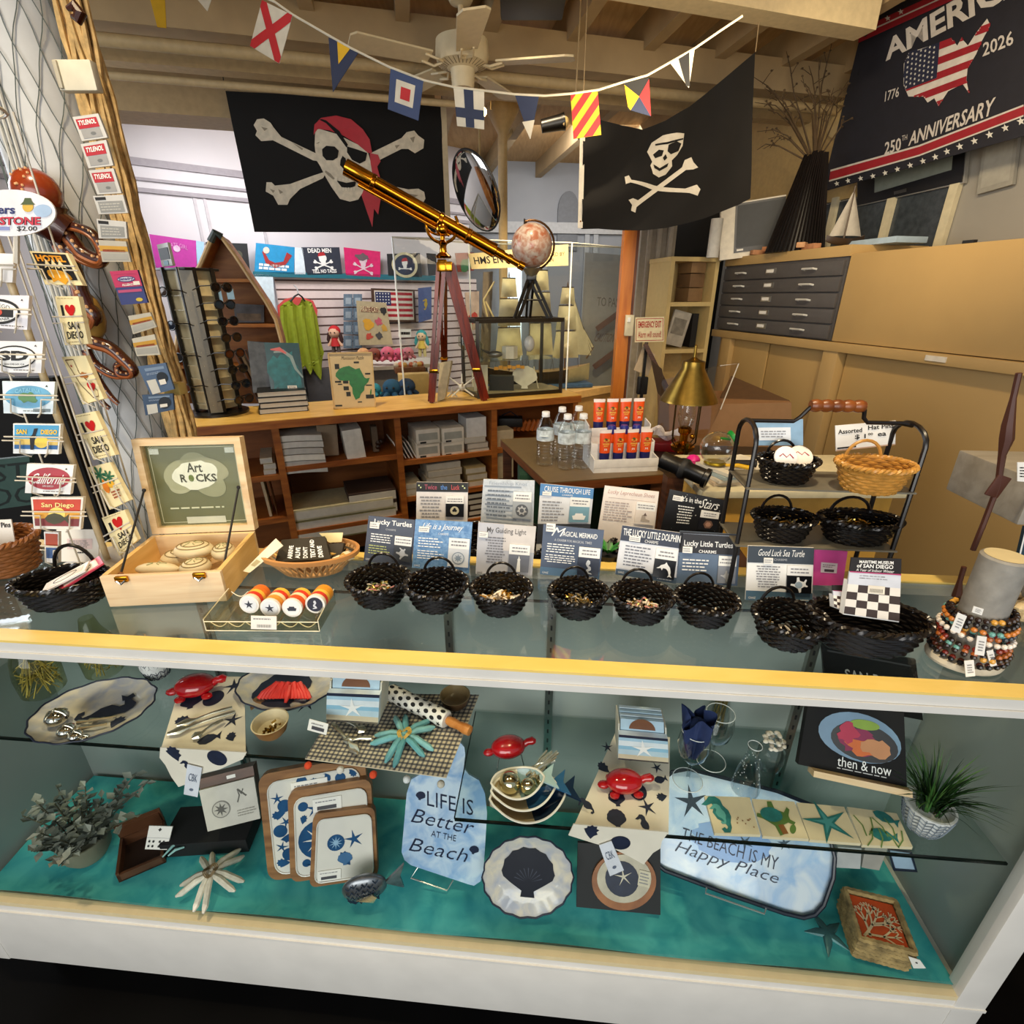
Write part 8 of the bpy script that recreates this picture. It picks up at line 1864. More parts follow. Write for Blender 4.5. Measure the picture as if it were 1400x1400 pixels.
# dark marks and boards behind the plexiglass: leaning stencilled panels
px_card('stencil_panel','grey panel with stencilled words leaning beyond the plexiglass case','panel',PL(at(835,450,5.2),radians(-12)),[(800,345),(868,350),(846,668),(784,668)],C('#8d8b86',.6,var=.08),.02,lambda m,q:(m.qtext(q,'TO PASS',.3,.16,.8,.195,C('#5a5450'),.001),m.qtext(q,'CAUTION',.3,.30,.7,.335,C('#6a5450'),.001,shear=.4)))
for k,(a_,b_) in enumerate((((816,450),(850,425)),((812,502),(848,475)))):m=MB();m.bar(at(*a_,5.15),at(*b_,5.1),.05,.05,C('#6a4a44',.5));m.top('wood_brace',('upper' if k==0 else 'lower')+' dark slanting brace beyond the plexiglass case','brace')
# orange post, exit sign
pp=at(852,430,3.95);m=MB();m.box((pp.x,pp.y,1.25),(.085,.085,2.5),WOOD('#b0601a','#c87a28',.4,(10,10,1.5)));m.box((pp.x+.055,pp.y+.03,1.25),(.03,.06,2.5),WOOD('#6a3414','#8a4a1c',.4,(10,10,1.5)));m.top('post','orange brown wooden post beside the ship case','post')
PE=PL(at(888,450,3.86),radians(2));q=Quad(PE,[(869,434),(908,433),(908,467),(868,468)])
t=thing('exit_sign','cream sign with red letters Emergency Exit Alarm will sound','sign',PE.W(*q.st(.5,1)));m=MB();m.qslab(q,.012,C('#e9dcb4',.5));RT=C('#b02818',.5)
m.qtext(q,'EMERGENCY EXIT',.1,.16,.9,.42,RT,.001,bold=.03);m.qtext(q,'Alarm will sound!',.1,.56,.9,.82,RT,.001,bold=.01)
for a,b,c,d in ((.03,.05,.97,.075),(.03,.925,.97,.95),(.03,.05,.05,.95),(.95,.05,.97,.95)):m.qrect(q,a,b,c,d,RT)
m.wpart('sign_panel',t);m=MB();m.bar(at(884,468,3.87),at(884,470,3.87)+V((0,.0,-1.0)),.02,.02,DARKM);m.wpart('sign_post',t)
m=MB();m.box(at(860,445,3.88),(.06,.03,.14),C('#d0c8ac',.5),.004);m.box(at(860,437,3.86),(.02,.008,.03),WH);m.top('alarm_box','small cream alarm box on the orange post','box')
px_card('paper_bag','pale paper sheet hanging below the exit sign','paper',PL(at(882,495,3.9),.1),[(880,472),(896,485),(886,514),(867,506)],C('#cdb89a',.7),.01,None)
m=MB();m.box(at(878,527,3.92),(.075,.05,.13),INK,.01);m.top('black_box','black box below the hanging paper sheet','box')
m=MB();m.bar(at(882,470,3.83),at(912,530,3.80),.03,.03,DKWOOD);m.top('wood_brace','brown slanting stick beside the exit sign','stick')
# pole, convex mirror
pp=at(688,350,4.7);m=MB();m.lathe([(.036,0),(.036,2.72),(.06,2.76),(.12,2.86),(.12,2.9)],C('#c2a878',.5),18,(pp.x,pp.y,0));m.top('pole','tan round pole rising behind the ship case','pole')
mc=at(651,262,3.5);mr=thing('convex_mirror','round convex mirror hanging beside the large pirate flag','mirror',mc);Rm=50*pxm(mc)
nrm=V((-.74,-.52,-.40)).normalized();MM=Matrix.Translation(mc) @ nrm.to_track_quat('Z','Y').to_matrix().to_4x4()
m=MB(MM);m.lathe([(Rm*sin(a*.075),.14*Rm*cos(a*.075)) for a in range(0,21)][::-1],C('#dcdcd8',.05,1,var=.02),40,cap=False);m.wpart('mirror_dome',mr)
m=MB(MM);re=Rm*sin(20*.075);ze=.14*Rm*cos(20*.075);m.tube([(re*cos(a*pi/20),re*sin(a*pi/20),ze) for a in range(40)],.006,INK,6,True);m.lathe([(0,ze -.01),(re,ze -.004)],C('#3a3a3a',.6),40);m.wpart('rim',mr)
m=MB();m.tube([mc+V((.02,.05,.08)),V((mc.x+.03,mc.y+.06,3.0))],.006,C('#8a7448',.5),6);m.wpart('hanger',mr)
# ================================================================ flags
BLK=C('#0c0a09',.95,var=.25,scale=8)
PFb=PL(at(460,220,3.9),radians(9),0,lambda x,y:.008*sin(x*5+y*2)+.006*sin(y*7))
fl=thing('pirate_flag','large black pirate flag with a skull in a red bandana','flag',PFb.W(*PFb.xy(460,320)))
def pf(k):return PFb.pxs(cr(300,130,4.375)(k))
q=Quad(PFb,[(308,124),(604,140),(611,318),(348,317)]);m=MB();m.qslab(q,.004,BLK,0,0,0,1,1,.12)
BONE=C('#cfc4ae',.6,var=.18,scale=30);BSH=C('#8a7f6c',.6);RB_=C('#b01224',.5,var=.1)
def fp(pts,mat,h):m.face(PFb,pf(pts),h,mat)
fp([(205,180),(225,145),(265,140),(305,165),(325,195),(370,250),(580,350),(590,395),(560,390),(400,310),(320,270),(250,275),(215,240),(225,215)],BONE,.003)
fp([(640,455),(620,495),(480,560),(420,620),(405,655),(350,655),(320,600),(275,575),(280,520),(310,520),(330,540),(420,530),(560,480)],BONE,.003)
fp([(905,350),(1090,260),(1120,225),(1165,215),(1190,245),(1225,270),(1220,320),(1170,350),(1130,325),(1090,325),(960,390),(920,385)],BONE,.003)
fp([(930,530),(1010,540),(1130,565),(1190,560),(1225,580),(1232,620),(1215,650),(1170,690),(1140,680),(1100,640),(930,590)],BONE,.003)
fp([(575,210),(600,205),(700,235),(760,265),(830,300),(890,345),(905,400),(930,440),(920,475),(875,510),(860,580),(830,625),(780,637),(720,620),(670,550),(635,490),(600,420),(580,390),(570,300)],BONE,.0045)
fp([(565,240),(570,180),(610,140),(700,127),(790,150),(860,210),(900,270),(915,350),(890,350),(830,300),(740,245),(660,215),(590,205)],RB_,.006)
fp([(900,350),(950,360),(965,400),(945,430),(955,470),(975,560),(950,715),(925,680),(915,790),(880,690),(850,600),(880,520),(915,470),(905,410)],RB_,.0055)
fp([(615,325),(640,305),(690,310),(715,335),(708,375),(680,392),(640,390),(618,365)],BLK,.006);fp([(765,310),(830,330),(885,350),(875,395),(840,413),(795,390),(765,345)],BLK,.0065)
fp([(612,147),(640,155),(720,220),(770,300),(762,318),(705,240),(640,172),(600,152)],BLK,.0075);fp([(738,365),(755,380),(765,420),(745,445),(722,420),(725,390)],BLK,.006)
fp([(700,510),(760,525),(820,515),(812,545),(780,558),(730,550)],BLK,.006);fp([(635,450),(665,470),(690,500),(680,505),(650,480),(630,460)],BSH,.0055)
for k in range(6):fp([(690+k*21,488+5*(k % 3)),(706+k*21,490+5*(k % 3)),(704+k*21,515),(690+k*21,512)],C('#d9d0bc'),.0072)
for k in range(5):fp([(735+k*16,553),(747+k*16,553),(746+k*16,572),(736+k*16,571)],C('#d9d0bc'),.0072)
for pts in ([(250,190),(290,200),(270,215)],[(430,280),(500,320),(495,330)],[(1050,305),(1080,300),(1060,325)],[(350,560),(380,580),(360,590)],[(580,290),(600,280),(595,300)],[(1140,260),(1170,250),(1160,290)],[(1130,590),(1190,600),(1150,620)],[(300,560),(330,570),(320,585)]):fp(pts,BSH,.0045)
m.wpart('cloth',fl)
m=MB();a_,b_=PFb.W(*PFb.xy(606,140),.002),PFb.W(*PFb.xy(613,318),.002);m.bar(a_,b_,.035,.006,C('#b8a684',.6));m.wpart('header_band',fl)
for u,v in ((307,122),(604,139)):p=PFb.W(*PFb.xy(u,v));m=MB();m.tube([p,V((p.x,p.y+.02,2.9))],.003,INK,5);m.wpart('hanging_cord',fl)
# small pirate flag (draped)
PFs=PL(at(900,230,3.0),radians(4),0);fs=thing('pirate_flag','smaller black pirate flag sagging from its corners, skull over crossed bones','flag',PFs.W(*PFs.xy(900,310)))
tp_=[(797,150),(822,163),(850,172),(880,175),(910,165),(940,148),(965,128),(995,103),(1015,86),(1034,70)];bt_=[(795,313),(820,312),(850,314),(880,315),(910,312),(940,305),(965,298),(990,288),(1010,280),(1027,271)]
def lerp2(L,s):i=min(int(s*(len(L)-1)),len(L)-2);f=s*(len(L)-1)-i;return (L[i][0]*(1-f)+L[i+1][0]*f,L[i][1]*(1-f)+L[i+1][1]*f)
def sfold(x,y):r=math.hypot(x+.45,y -.35);return .022*sin(r*26)*max(0,1-abs(r -.5)*1.6)+.01*sin(x*9)
def fsf(s,t,h=0):a,b=lerp2(tp_,s),lerp2(bt_,s);x,y=PFs.xy(a[0]+(b[0]-a[0])*t,a[1]+(b[1]-a[1])*t);return PFs.W(x,y,h+sfold(x,y))
m=MB();m.grid(fsf,54,30,BLK);m.grid(lambda s,t:fsf(s,t,-.004),54,30,BLK)
def fsp(pts,mat,h):
    vs,tr=subdiv2d(PFs.pxs(cr(600,0,4)(pts)),.03);m.add([PFs.W(x,y,h+sfold(x,y)) for x,y in vs],tr,mat,True)
WB=C('#c9c2b2',.6,var=.1)
fsp([(1140,830),(1165,780),(1220,745),(1290,735),(1335,735),(1330,800),(1300,850),(1270,880),(1275,910),(1240,955),(1200,972),(1165,955),(1150,910),(1160,890)],WB,.004)
fsp([(1165,850),(1195,825),(1220,830),(1210,860),(1175,872)],BLK,.007);fsp([(1245,800),(1290,780),(1320,790),(1305,830),(1260,850),(1240,835)],BLK,.007);fsp([(1215,870),(1230,850),(1240,870),(1225,885)],BLK,.007);fsp([(1165,905),(1200,925),(1250,895),(1245,915),(1200,940),(1170,925)],BLK,.007);fsp([(1180,790),(1240,785),(1330,760),(1330,768),(1240,797),(1180,800)],BLK,.007)
fsp([(1018,965),(1040,958),(1050,985),(1180,1015),(1340,1035),(1400,1015),(1420,1040),(1405,1075),(1360,1060),(1180,1040),(1045,1000),(1020,1008)],WB,.004);fsp([(1035,1095),(1060,1085),(1090,1095),(1330,915),(1345,875),(1380,860),(1390,890),(1410,920),(1385,930),(1350,930),(1110,1110),(1085,1130),(1080,1160),(1055,1150),(1058,1120)],WB,.006)
m.wpart('cloth',fs);m=MB();a_,b_=PFs.W(*PFs.xy(797,155),.004),PFs.W(*PFs.xy(793,312),.004);m.bar(a_,b_,.024,.006,C('#d9d2c2',.6));m.ball(b_+V((0,-.006,.03)),.004,BRASS,8);m.wpart('header_band',fs,'white header band')
for u,v in ((797,151),(1033,71)):p=PFs.W(*PFs.xy(u,v));m=MB();m.tube([p,V((p.x,p.y+.03,2.92))],.002,BEAMC,5);m.wpart('hanging_cord',fs)
# patriotic flag parallel to the right wall
PAm=PL(TC @ V((0,.30,0)),YAWC,0);am=thing('banner','dark patriotic banner printed America 250th Anniversary','flag',PAm.W(*PAm.xy(1300,215)))
def ax_(pts):return PAm.pxs(cr(900,0,2.8)(pts))
m=MB();m.slab(PAm,ax_([(625,735),(1400,520),(1700,440),(1760,-280),(1090,-60),(790,70)]),.004,C('#16161f',.6,var=.2),.2)
REDF=C('#8a1420',.6);WF=C('#b9b3ac',.6)
def amf(pts,mat,h):m.face(PAm,ax_(pts),h,mat,.2)
amf([(770,135),(1095,-10),(1200,-60),(1200,-80),(1090,-35),(775,110)],REDF,.002);amf([(766,165),(1130,0),(1250,-55),(1250,-80),(1090,-10),(770,138)],REDF,.0022);amf([(770,133),(1095,-14),(1095,-8),(770,139)],WF,.0026)
amf([(660,655),(1000,560),(1400,405),(1600,330),(1600,365),(1400,440),(1000,592),(655,690)],REDF,.002);amf([(660,650),(1000,555),(1400,400),(1400,407),(1000,562),(660,657)],WF,.0024);amf([(655,690),(1000,592),(1400,440),(1400,446),(1000,598),(655,696)],WF,.0024)
for x,y,s in ((685,703,22),(728,692,22),(776,683,22),(823,674,23),(870,662,23),(917,648,24),(966,633,25),(1015,617,26),(1062,601,27),(1107,580,28),(1156,561,30),(1212,540,30),(1270,516,32),(1330,490,32),(1390,464,34),(805,100,24),(880,70,24),(930,45,24)):
    m.face(PAm,ax_([(x+px_*s,y -py_*s) for px_,py_ in star(5,.5,.42,pi/2+.2)]),.003,C('#c4c2ba',.6))
def amt(txt,cs,h=.003,**k):qq=Quad(PAm,cr(900,0,2.8)(cs));m.qtext(qq,txt,0,0,1,1,WF,h,**k)
amt('AMERICA',[(868,158),(1440,-185),(1450,-60),(872,236)],bold=.03);amt('2026',[(1245,165),(1360,115),(1362,170),(1243,218)],bold=.015);amt('1776',[(872,350),(925,332),(922,370),(868,390)],bold=.01);amt('250',[(870,545),(932,525),(930,575),(866,595)],bold=.02);amt('TH',[(935,520),(955,514),(954,534),(934,540)]);amt('ANNIVERSARY',[(968,505),(1295,370),(1280,440),(958,560)],bold=.02)
qu=Quad(PAm,cr(900,0,2.8)([(943,218),(1273,92),(1250,330),(925,450)]))
m.qshape(qu,USA,.5,.47,1.0,C('#c2bcb4',.6),.002,0,1,.98)
def ustrip(y0,y1,x0,x1): # stripe cut by the outline: sample the outline as polygon clip by rows
    out=[];N_=26
    def inside(x,y):
        c=False;n=len(USA)
        for i in range(n):
            x1_,y1_=USA[i];x2_,y2_=USA[(i+1) % n]
            if (y1_ >y) != (y2_ >y) and x <(x2_ -x1_)*(y -y1_)/(y2_ -y1_)+x1_:c=not c
        return c
    return inside
ins=ustrip(0,0,0,0);k_=qu.w/qu.h
for r in range(40):
    y=.38-r*.76/40;yc=y -.0095;red=(r // 4) % 2==1
    x=-.5;run=None
    for c in range(81):
        xx=-.5+c/80;canton=xx <-.06 and yc >-.06;ok=ins(xx,yc) and (red or canton);typ=('b' if canton else 'r') if ok else None
        if run and (typ != run[0] or c==80):
            mat=C('#1c2036',.6) if run[0]=='b' else REDF
            P=[(run[1],y),(xx,y),(xx,y -.019),(run[1],y -.019)];m.face(PAm,[qu.st(.5+a,.47-b*.98*k_) for a,b in P][::-1],.0034 if run[0]=='b' else .003,mat);run=None
        if typ and not run:run=(typ,xx)
for i in range(7):
    for j in range(7):
        x,y=-.44+i*.055,.27-j*.05+.02*(i % 2)
        if ins(x,y):m.qshape(qu,star(5,.5,.42),.5+x,.47-y*.98*k_,.034,C('#c4c2ba',.6),.0042)
m.wpart('cloth',am)
m=MB();p=PAm.W(*PAm.xy(1187,35));m.tube([p+V((0,0,-.05)),p+V((.02,0,.02)),V((p.x,p.y,2.78))],.004,INK,5);m.ball(p+V((0,0,-.03)),.02,INK,8);m.wpart('hanging_cord',am)
# bunting
PBn=PL((0,1.95,2.3),0,0,None);bnt=[(150,-60),(268,-40),(375,2),(400,20),(480,66),(533,92),(580,110),(620,119),(662,124),(704,129),(745,131),(782,128),(818,123),(853,112),(885,103),(915,86),(950,66),(985,42),(1015,22)]
m=MB();m.tube([PBn.W(*PBn.xy(*p)) for p in bnt],.0032,C('#d9d2bc',.7),6);m.top('bunting_string','white cord of signal flags hung across the shop','string')
Yb=C('#e0b010',.6);Rb=C('#c01a20',.6);Nb=C('#1e2a4a',.6);Wb_=C('#d8d0bc',.6)
def flag(label,cs,base,deco=None):
    q=Quad(PBn,cs) if len(cs)==4 else None;m=MB();PBn.warp=lambda x,y:.0009*sin(x*40+y*30)
    if q:m.qslab(q,.002,base,0,0,0,1,1,.05)
    else:m.slab(PBn,PBn.pxs(cs),.002,base,.05);q=Quad(PBn,[cs[0],cs[2],cs[1],cs[1]])
    if deco:deco(m,q)
    m.top('signal_flag',label,'flag','signal flags on the cord');PBn.warp=None
def tri_(m,q,pts,mat,h=.0012):m.face(q.pl,[q.st(*p) for p in pts],h,mat,.05)
flag('white signal flag with a red diagonal cross',[(358,0),(400,21),(382,87),(342,63)],Wb_,lambda m,q:(tri_(m,q,[(0,0),(.16,0),(1,.86),(1,1),(.84,1),(0,.14)],Rb),tri_(m,q,[(1,0),(.84,0),(0,.86),(0,1),(.16,1),(1,.14)],Rb,.0016)))
flag('dark blue signal pennant with a yellow triangle',[(449,51),(455,126),(491,70)],Nb,lambda m,q:m.face(PBn,PBn.pxs([(461,56),(463,88),(480,65)]),.0014,Yb))
flag('blue signal flag with white and red squares inside',[(534,94),(579,109),(572,165),(530,149)],C('#33456e',.6),lambda m,q:(m.qrect(q,.2,.2,.78,.76,Wb_,.001),m.qrect(q,.36,.34,.66,.64,Rb,.0016)))
flag('white signal flag with a dark blue cross',[(620,120),(662,125),(662,177),(625,172)],Wb_,lambda m,q:(m.qrect(q,.33,0,.64,1,Nb,.001),m.qrect(q,0,.5,1,.76,Nb,.0014)))
flag('blue signal pennant with a white tip',[(704,130),(725,191),(737,131)],Nb,lambda m,q:m.face(PBn,PBn.pxs([(714,167),(725,191),(731,164)]),.0014,Wb_))
flag('signal flag with red and yellow diagonal stripes',[(780,129),(817,124),(822,184),(784,190)],Yb,lambda m,q:[tri_(m,q,P,Rb) for P in ([(0,.0),(.22,0),(0,.16)],[(.5,0),(.82,0),(0,.62),(0,.38)],[(1,.08),(1,.32),(.1,1),(0,1),(0,.84)],[(1,.52),(1,.76),(.7,1),(.36,1)])])
flag('signal flag of four triangles in black, yellow, red and blue',[(853,112),(887,106),(890,159),(859,150)],INK,lambda m,q:(tri_(m,q,[(0,.1),(.55,.5),(.1,1),(0,.9)],Yb),tri_(m,q,[(1,.05),(.55,.5),(1,1)],Rb),tri_(m,q,[(.55,.5),(.1,1),(1,1)],Nb,.0014)))
flag('white signal pennant with a black stripe near the small pirate flag',[(916,85),(942,120),(950,65)],Wb_,lambda m,q:m.face(PBn,PBn.pxs([(927,79),(938,118),(943,118),(942,71)]),.0014,INK))
flag('yellow signal flag tail hanging at the top left',[(200,-20),(224,-20),(227,38),(215,37)],Yb);flag('white signal flag corner at the top edge left of the red cross flag',[(262,-10),(283,15),(292,-10)],Wb_)
# ceiling fan
fc=at(632,78,3.15);FN_=C('#c9b996',.5,var=.06);fn=thing('ceiling_fan','cream ceiling fan hanging from the joists','ceiling fan',fc)
m=MB();m.lathe([(.03,.30),(.07,.28),(.075,.24),(.05,.2),(.014,.19),(.014,.10),(.05,.09),(.125,.06),(.13,.0),(.12,-.03),(.06,-.05),(.055,-.11),(.05,-.125),(0,-.125)],FN_,30,fc);m.wpart('motor',fn)
m=MB()
for k in range(30):a=2*pi*k/30;m.tube([fc+V((.075*cos(a),.075*sin(a),-.044)),fc+V((.115*cos(a),.115*sin(a),-.030))],.003,C('#6a5a40',.6),4)
m.wpart('vents',fn)
for k in range(5):
    a=radians(-8+72*k);R0=Matrix.Translation(fc) @ rotz(a) @ Matrix.Rotation(radians(9),4,'X')
    m=MB(R0);ol=[(.17,-.05),(.50,-.072),(.54,-.05),(.545,.04),(.52,.065),(.17,.05)];m.prism(ol,-.032,-.024,FN_);m.wpart('blade',fn)
    m=MB(R0);m.tube([(.10,0,-.035),(.14,.03,-.045),(.2,.028,-.034)],.006,FN_,6);m.tube([(.10,0,-.035),(.14,-.03,-.045),(.2,-.028,-.034)],.006,FN_,6);m.wpart('blade_iron',fn)
m=MB();m.tube([fc+V((0,0,.28)),V((fc.x,fc.y,3.04))],.02,FN_,10);m.lathe([(0,0),(.08,0),(.05,-.06),(0,-.06)],C('#6f5a3a',.5),20,(fc.x,fc.y,3.05));m.wpart('rod',fn)
# dark projector, track heads, pipes
pj=at(728,8,2.7);m=MB();m.box(pj+V((0,0,.04)),(.26,.2,.1),C('#17120e',.5),.01);m.box(pj+V((.0,-.05,.1)),(.05,.05,.06),DARKM);m.top('projector','black projector mounted under the joists at the top','projector')
def track(u,v,Y,label,glow=False):
    p=at(u,v,Y);t=thing('track_light',label,'lamp',p);m=MB(Matrix.Translation(p) @ Matrix.Rotation(radians(-100),4,'Y'));m.lathe([(0,.12),(.03,.12),(.036,.02),(.04,0),(.034,.0),(.03,.02)],DARKM if not glow else C('#d9d0b8',.4),18,cap=False);m.wpart('housing',t)
    m=MB();m.tube([p+V((.05,0,.01)),V((p.x+.06,p.y,3.04))],.004,BEAMC,6);m.wpart('arm',t)
    m=MB();m.ball(p+V((-.005,-.01,-.006)),.028,C('#ffd890',.3,emit=18.0 if glow else 0),12);m.wpart('bulb',t)
track(772,166,3.2,'black track lamp behind the striped signal flag');track(661,152,4.2,'glowing warm track lamp behind the white and blue signal flag',True)
m=MB();m.tube([(-4.0,2.55,2.70),(2.6,4.2,2.70)],.028,C('#b39c72',.6),10);m.top('ceiling_pipe','painted pipe running under the cross beam','pipe')
m=MB();m.tube([(-4.0,2.75,2.62),(-.2,3.7,2.62)],.018,C('#b8a27a',.6),10);m.top('conduit','thin conduit above the large pirate flag','pipe')
a_,b_=at(686,198,5.2),at(712,162,5.6);m=MB();m.tube([a_,b_],.018,C('#d8c8a0',.5),8);m.ball(a_,.022,DARKM,8);m.top('rod','pale slanting rod under the far ceiling','rod')
# amber lamp at the far left
m=MB();p=at(4,172,3.0);m.lathe([(.0,.06),(.02,.05),(.05,-.03),(.045,-.06),(0,-.02)],C('#e8b060',.4,emit=1.2),16,p);m.tube([p+V((0,0,.05)),p+V((0,.05,.5))],.004,INK,5);m.top('amber_lamp','small glowing amber lamp at the left edge','lamp')
# ================================================================ far white room
# slatwall
sl=[PW.xy(372,376),PW.xy(648,388),PW.xy(648,560),PW.xy(372,560)];x0,x1=sl[0][0],sl[1][0];zt2=sl[0][1]
sw=MB();sw.slab(PW,[(x0,.3),(x1,.3),(x1,zt2),(x0,zt2)],.03,C('#e6d5d0',.5,var=.04),h=.05)
for k in range(16):z=zt2 -.05-k*.082;sw.slab(PW,[(x0,z),(x1,z),(x1,z+.014),(x0,z+.014)],.004,C('#5a4440',.6),h=.052)
sw.top('slatwall','pale pink slatted display wall','slatwall',kind='structure')
PT_=PL(PW.W(0,0,.12),radians(39));PT2=PL(PW.W(0,0,.22),radians(39))
def tow(label,cs,base,deco=None,name='towel_flag'):px_card(name,label,'flag',PT_,cs,base,.004,deco,'printed flags along the white wall')
tow('bright magenta flag at the left end of the row on the white wall',[(204,320),(268,329),(269,369),(214,368)],C('#b8309a',.6),lambda m,q:(m.qtext(q,'PIRATE GIRL',.3,.16,.8,.3,C('#d88ac8'),.004,curve=.06),m.qshape(q,CIRC,.55,.34,.16,C('#e0c0dc'),.004)))
tow('pale blue flag edge next to the magenta flag',[(268,329),(279,331),(277,369),(270,369)],C('#9fc6e0',.6))
tow('black flag half hidden behind the boat shelf',[(281,331),(338,333),(342,372),(284,370)],C('#14161a',.6),lambda m,q:m.qshape(q,CIRC,.75,.4,.2,C('#4a4a3a'),.004))
tow('bright blue flag with a red mermaid',[(350,332),(403,338),(402,375),(348,371)],C('#1a8fc4',.6),lambda m,q:(m.qshape(q,ribbon2d([(-.4,.2),(-.25,-.1),(0,-.2),(.3,-.1),(.45,.2)],[.06,.14,.16,.12,.2]),.5,.5,.8,C('#a02a2a'),.004),m.qshape(q,CIRC,.26,.22,.16,C('#e6d0c0'),.0045),m.qpara(q,.1,.68,.9,.92,2,WH,.004,.7)))
tow('white flag gap beside the blue mermaid flag',[(403,338),(414,339),(418,375),(403,375)],C('#d9e6ee',.6))
def dm(m,q):m.qtext(q,'DEAD MEN',.14,.04,.76,.2,WH,.004,bold=.03);m.qshape(q,SKULL,.5,.46,.3,WH,.004);m.qshape(q,bone(.9,.06),.5,.64,.55,WH,.004,.35);m.qshape(q,bone(.9,.06),.5,.64,.55,WH,.0045,-.35);m.qtext(q,'TELL NO TALES',.16,.8,.84,.94,WH,.004,bold=.03);m.qshape(q,[(-.5,0),(-.3,.4),(.3,.5),(.5,.1)],.48,.33,.22,C('#b02028'),.0048)
tow('black flag reading Dead Men Tell No Tales with a skull',[(412,338),(464,338),(468,375),(420,376)],C('#2a3040',.6),dm)
tow('hot pink flag with a white skull',[(470,338),(520,344),(520,379),(473,376)],C('#d81a6a',.6),lambda m,q:(m.qshape(q,SKULL,.5,.45,.32,C('#e0c8d2'),.004),m.qshape(q,bone(.9,.05),.5,.72,.6,C('#e0c8d2'),.004,.4),m.qshape(q,bone(.9,.05),.5,.72,.6,C('#e0c8d2'),.0045,-.4),m.qshape(q,blob(12,3,.2),.5,.28,.36,C('#6a5a60'),.0046,0,1,.45)))
tow('black flag with a round cream pirate badge',[(529,347),(574,346),(577,379),(531,377)],C('#16181e',.6),lambda m,q:(m.qshape(q,CIRC,.5,.5,.78,C('#d8cfa8'),.004,sy=.8),m.qshape(q,CIRC,.5,.5,.62,C('#1e2c4a'),.0045,sy=.8),m.qshape(q,SKULL,.5,.46,.24,WH,.005),m.qshape(q,[(-.5,0),(-.3,.4),(.3,.5),(.5,.1)],.5,.36,.2,C('#b02028'),.0055),m.qshape(q,bone(.9,.06),.5,.66,.4,WH,.005)))
tow('dark flag edge behind the telescope head',[(583,346),(596,347),(598,376),(586,377)],C('#1c1e26',.6));tow('red and green flag at the right end of the row',[(622,346),(648,345),(648,370),(626,372)],C('#8a2a1c',.6,var=.5,scale=12),lambda m,q:m.qshape(q,blob(12,2),.5,.7,.6,C('#2a6a34'),.004))
tow('teal scalloped strip running under the row of flags',[(346,371),(600,377),(600,384),(346,378)],C('#1a6a7a',.6),None,'trim_banner')
px_card('wall_panel','pale blue panel at the left of the slatwall','panel',PT_,[(340,374),(373,376),(378,440),(386,470),(350,470)],C('#cfe0e8',.6),.01,None)
# poncho
def garment(name,label,pts,mat,pl,folds=0,h=0):
    m=MB();xy=pl.pxs(pts);pl.warp=(lambda x,y:.018*sin(x*folds)) if folds else None
    m.slab(pl,xy,.02,mat,.04,h);pl.warp=None;return m.top(name,label,'clothing')
garment('red_shawl','coral red shawl hanging behind the lime green one',[(380,418),(390,409),(402,406),(415,407),(428,411),(434,424),(432,470),(384,470)],C('#d2504a',.7),PT_)
garment('green_shawl','lime green shawl on a hanger on the slatwall',[(383,419),(398,409),(402,415),(408,418),(414,408),(426,414),(434,432),(440,470),(443,482),(438,519),(428,503),(424,512),(418,500),(412,506),(400,504),(390,500),(384,450)],C('#8f9c1c',.7,var=.1),PT2,70)
m=MB();m.tube([PT2.W(*PT2.xy(u,v),.02) for u,v in ((396,412),(402,405),(407,402),(412,406),(416,412))],.008,INK,6);m.tube([PT2.W(*PT2.xy(u,v),.02) for u,v in ((407,402),(405,394),(401,390))],.006,C('#c9c9c9',.3),6);m.top('hanger','black hanger holding the shawls','hanger')
def doll(u,v,s,label,hair,skin,body,legs,cap=None):
    k=pxm(PT2.W(*PT2.xy(u,v)));c=PT2.W(*PT2.xy(u,v),.06);t=thing('doll',label,'doll',c)
    m=MB();m.ball(c+V((0,0,9*k*s)),7.5*k*s,C(skin,.7),14);m.tube([c+V((0,0,4*k*s)),c+V((0,0,-8*k*s))],[4*k*s,6.5*k*s],C(body,.7),10)
    for sx in (-1,1):m.tube([c+V((sx*4*k*s,0,1*k*s)),c+V((sx*9*k*s,-.01,-8*k*s))],[2.2*k*s,1.8*k*s],C(skin,.7),8);m.tube([c+V((sx*3*k*s,0,-7*k*s)),c+V((sx*4*k*s,-.01,-20*k*s))],[3*k*s,2.2*k*s],C(legs,.7),8)
    for sx in (-1,1):m.ball(c+V((sx*2.6*k*s,-7*k*s,9.5*k*s)),1.0*k*s,INK,6)
    m.wpart('body',t);m=MB();m.ball(c+V((0,1.5*k*s,11*k*s)),(8.2*k*s,7.4*k*s,7.5*k*s),C(cap or hair,.7),14);
    for sx in (-1,1):m.tube([c+V((sx*7*k*s,1*k*s,9*k*s)),c+V((sx*8.5*k*s,0,0)),c+V((sx*8*k*s,0,-6*k*s))],[2.5*k*s,3*k*s,1.2*k*s],C(hair,.7),8)
    m.wpart('hair',t)
doll(455,464,1.0,'pirate rag doll with a red cap in front of the slatwall','#3a1a14','#e0b090','#c02020','#5a4a44','#c01a20');doll(573,468,.9,'mermaid doll with teal hair in front of the slatwall','#3aa0a0','#e8c8a0','#e0c050','#d8c888')
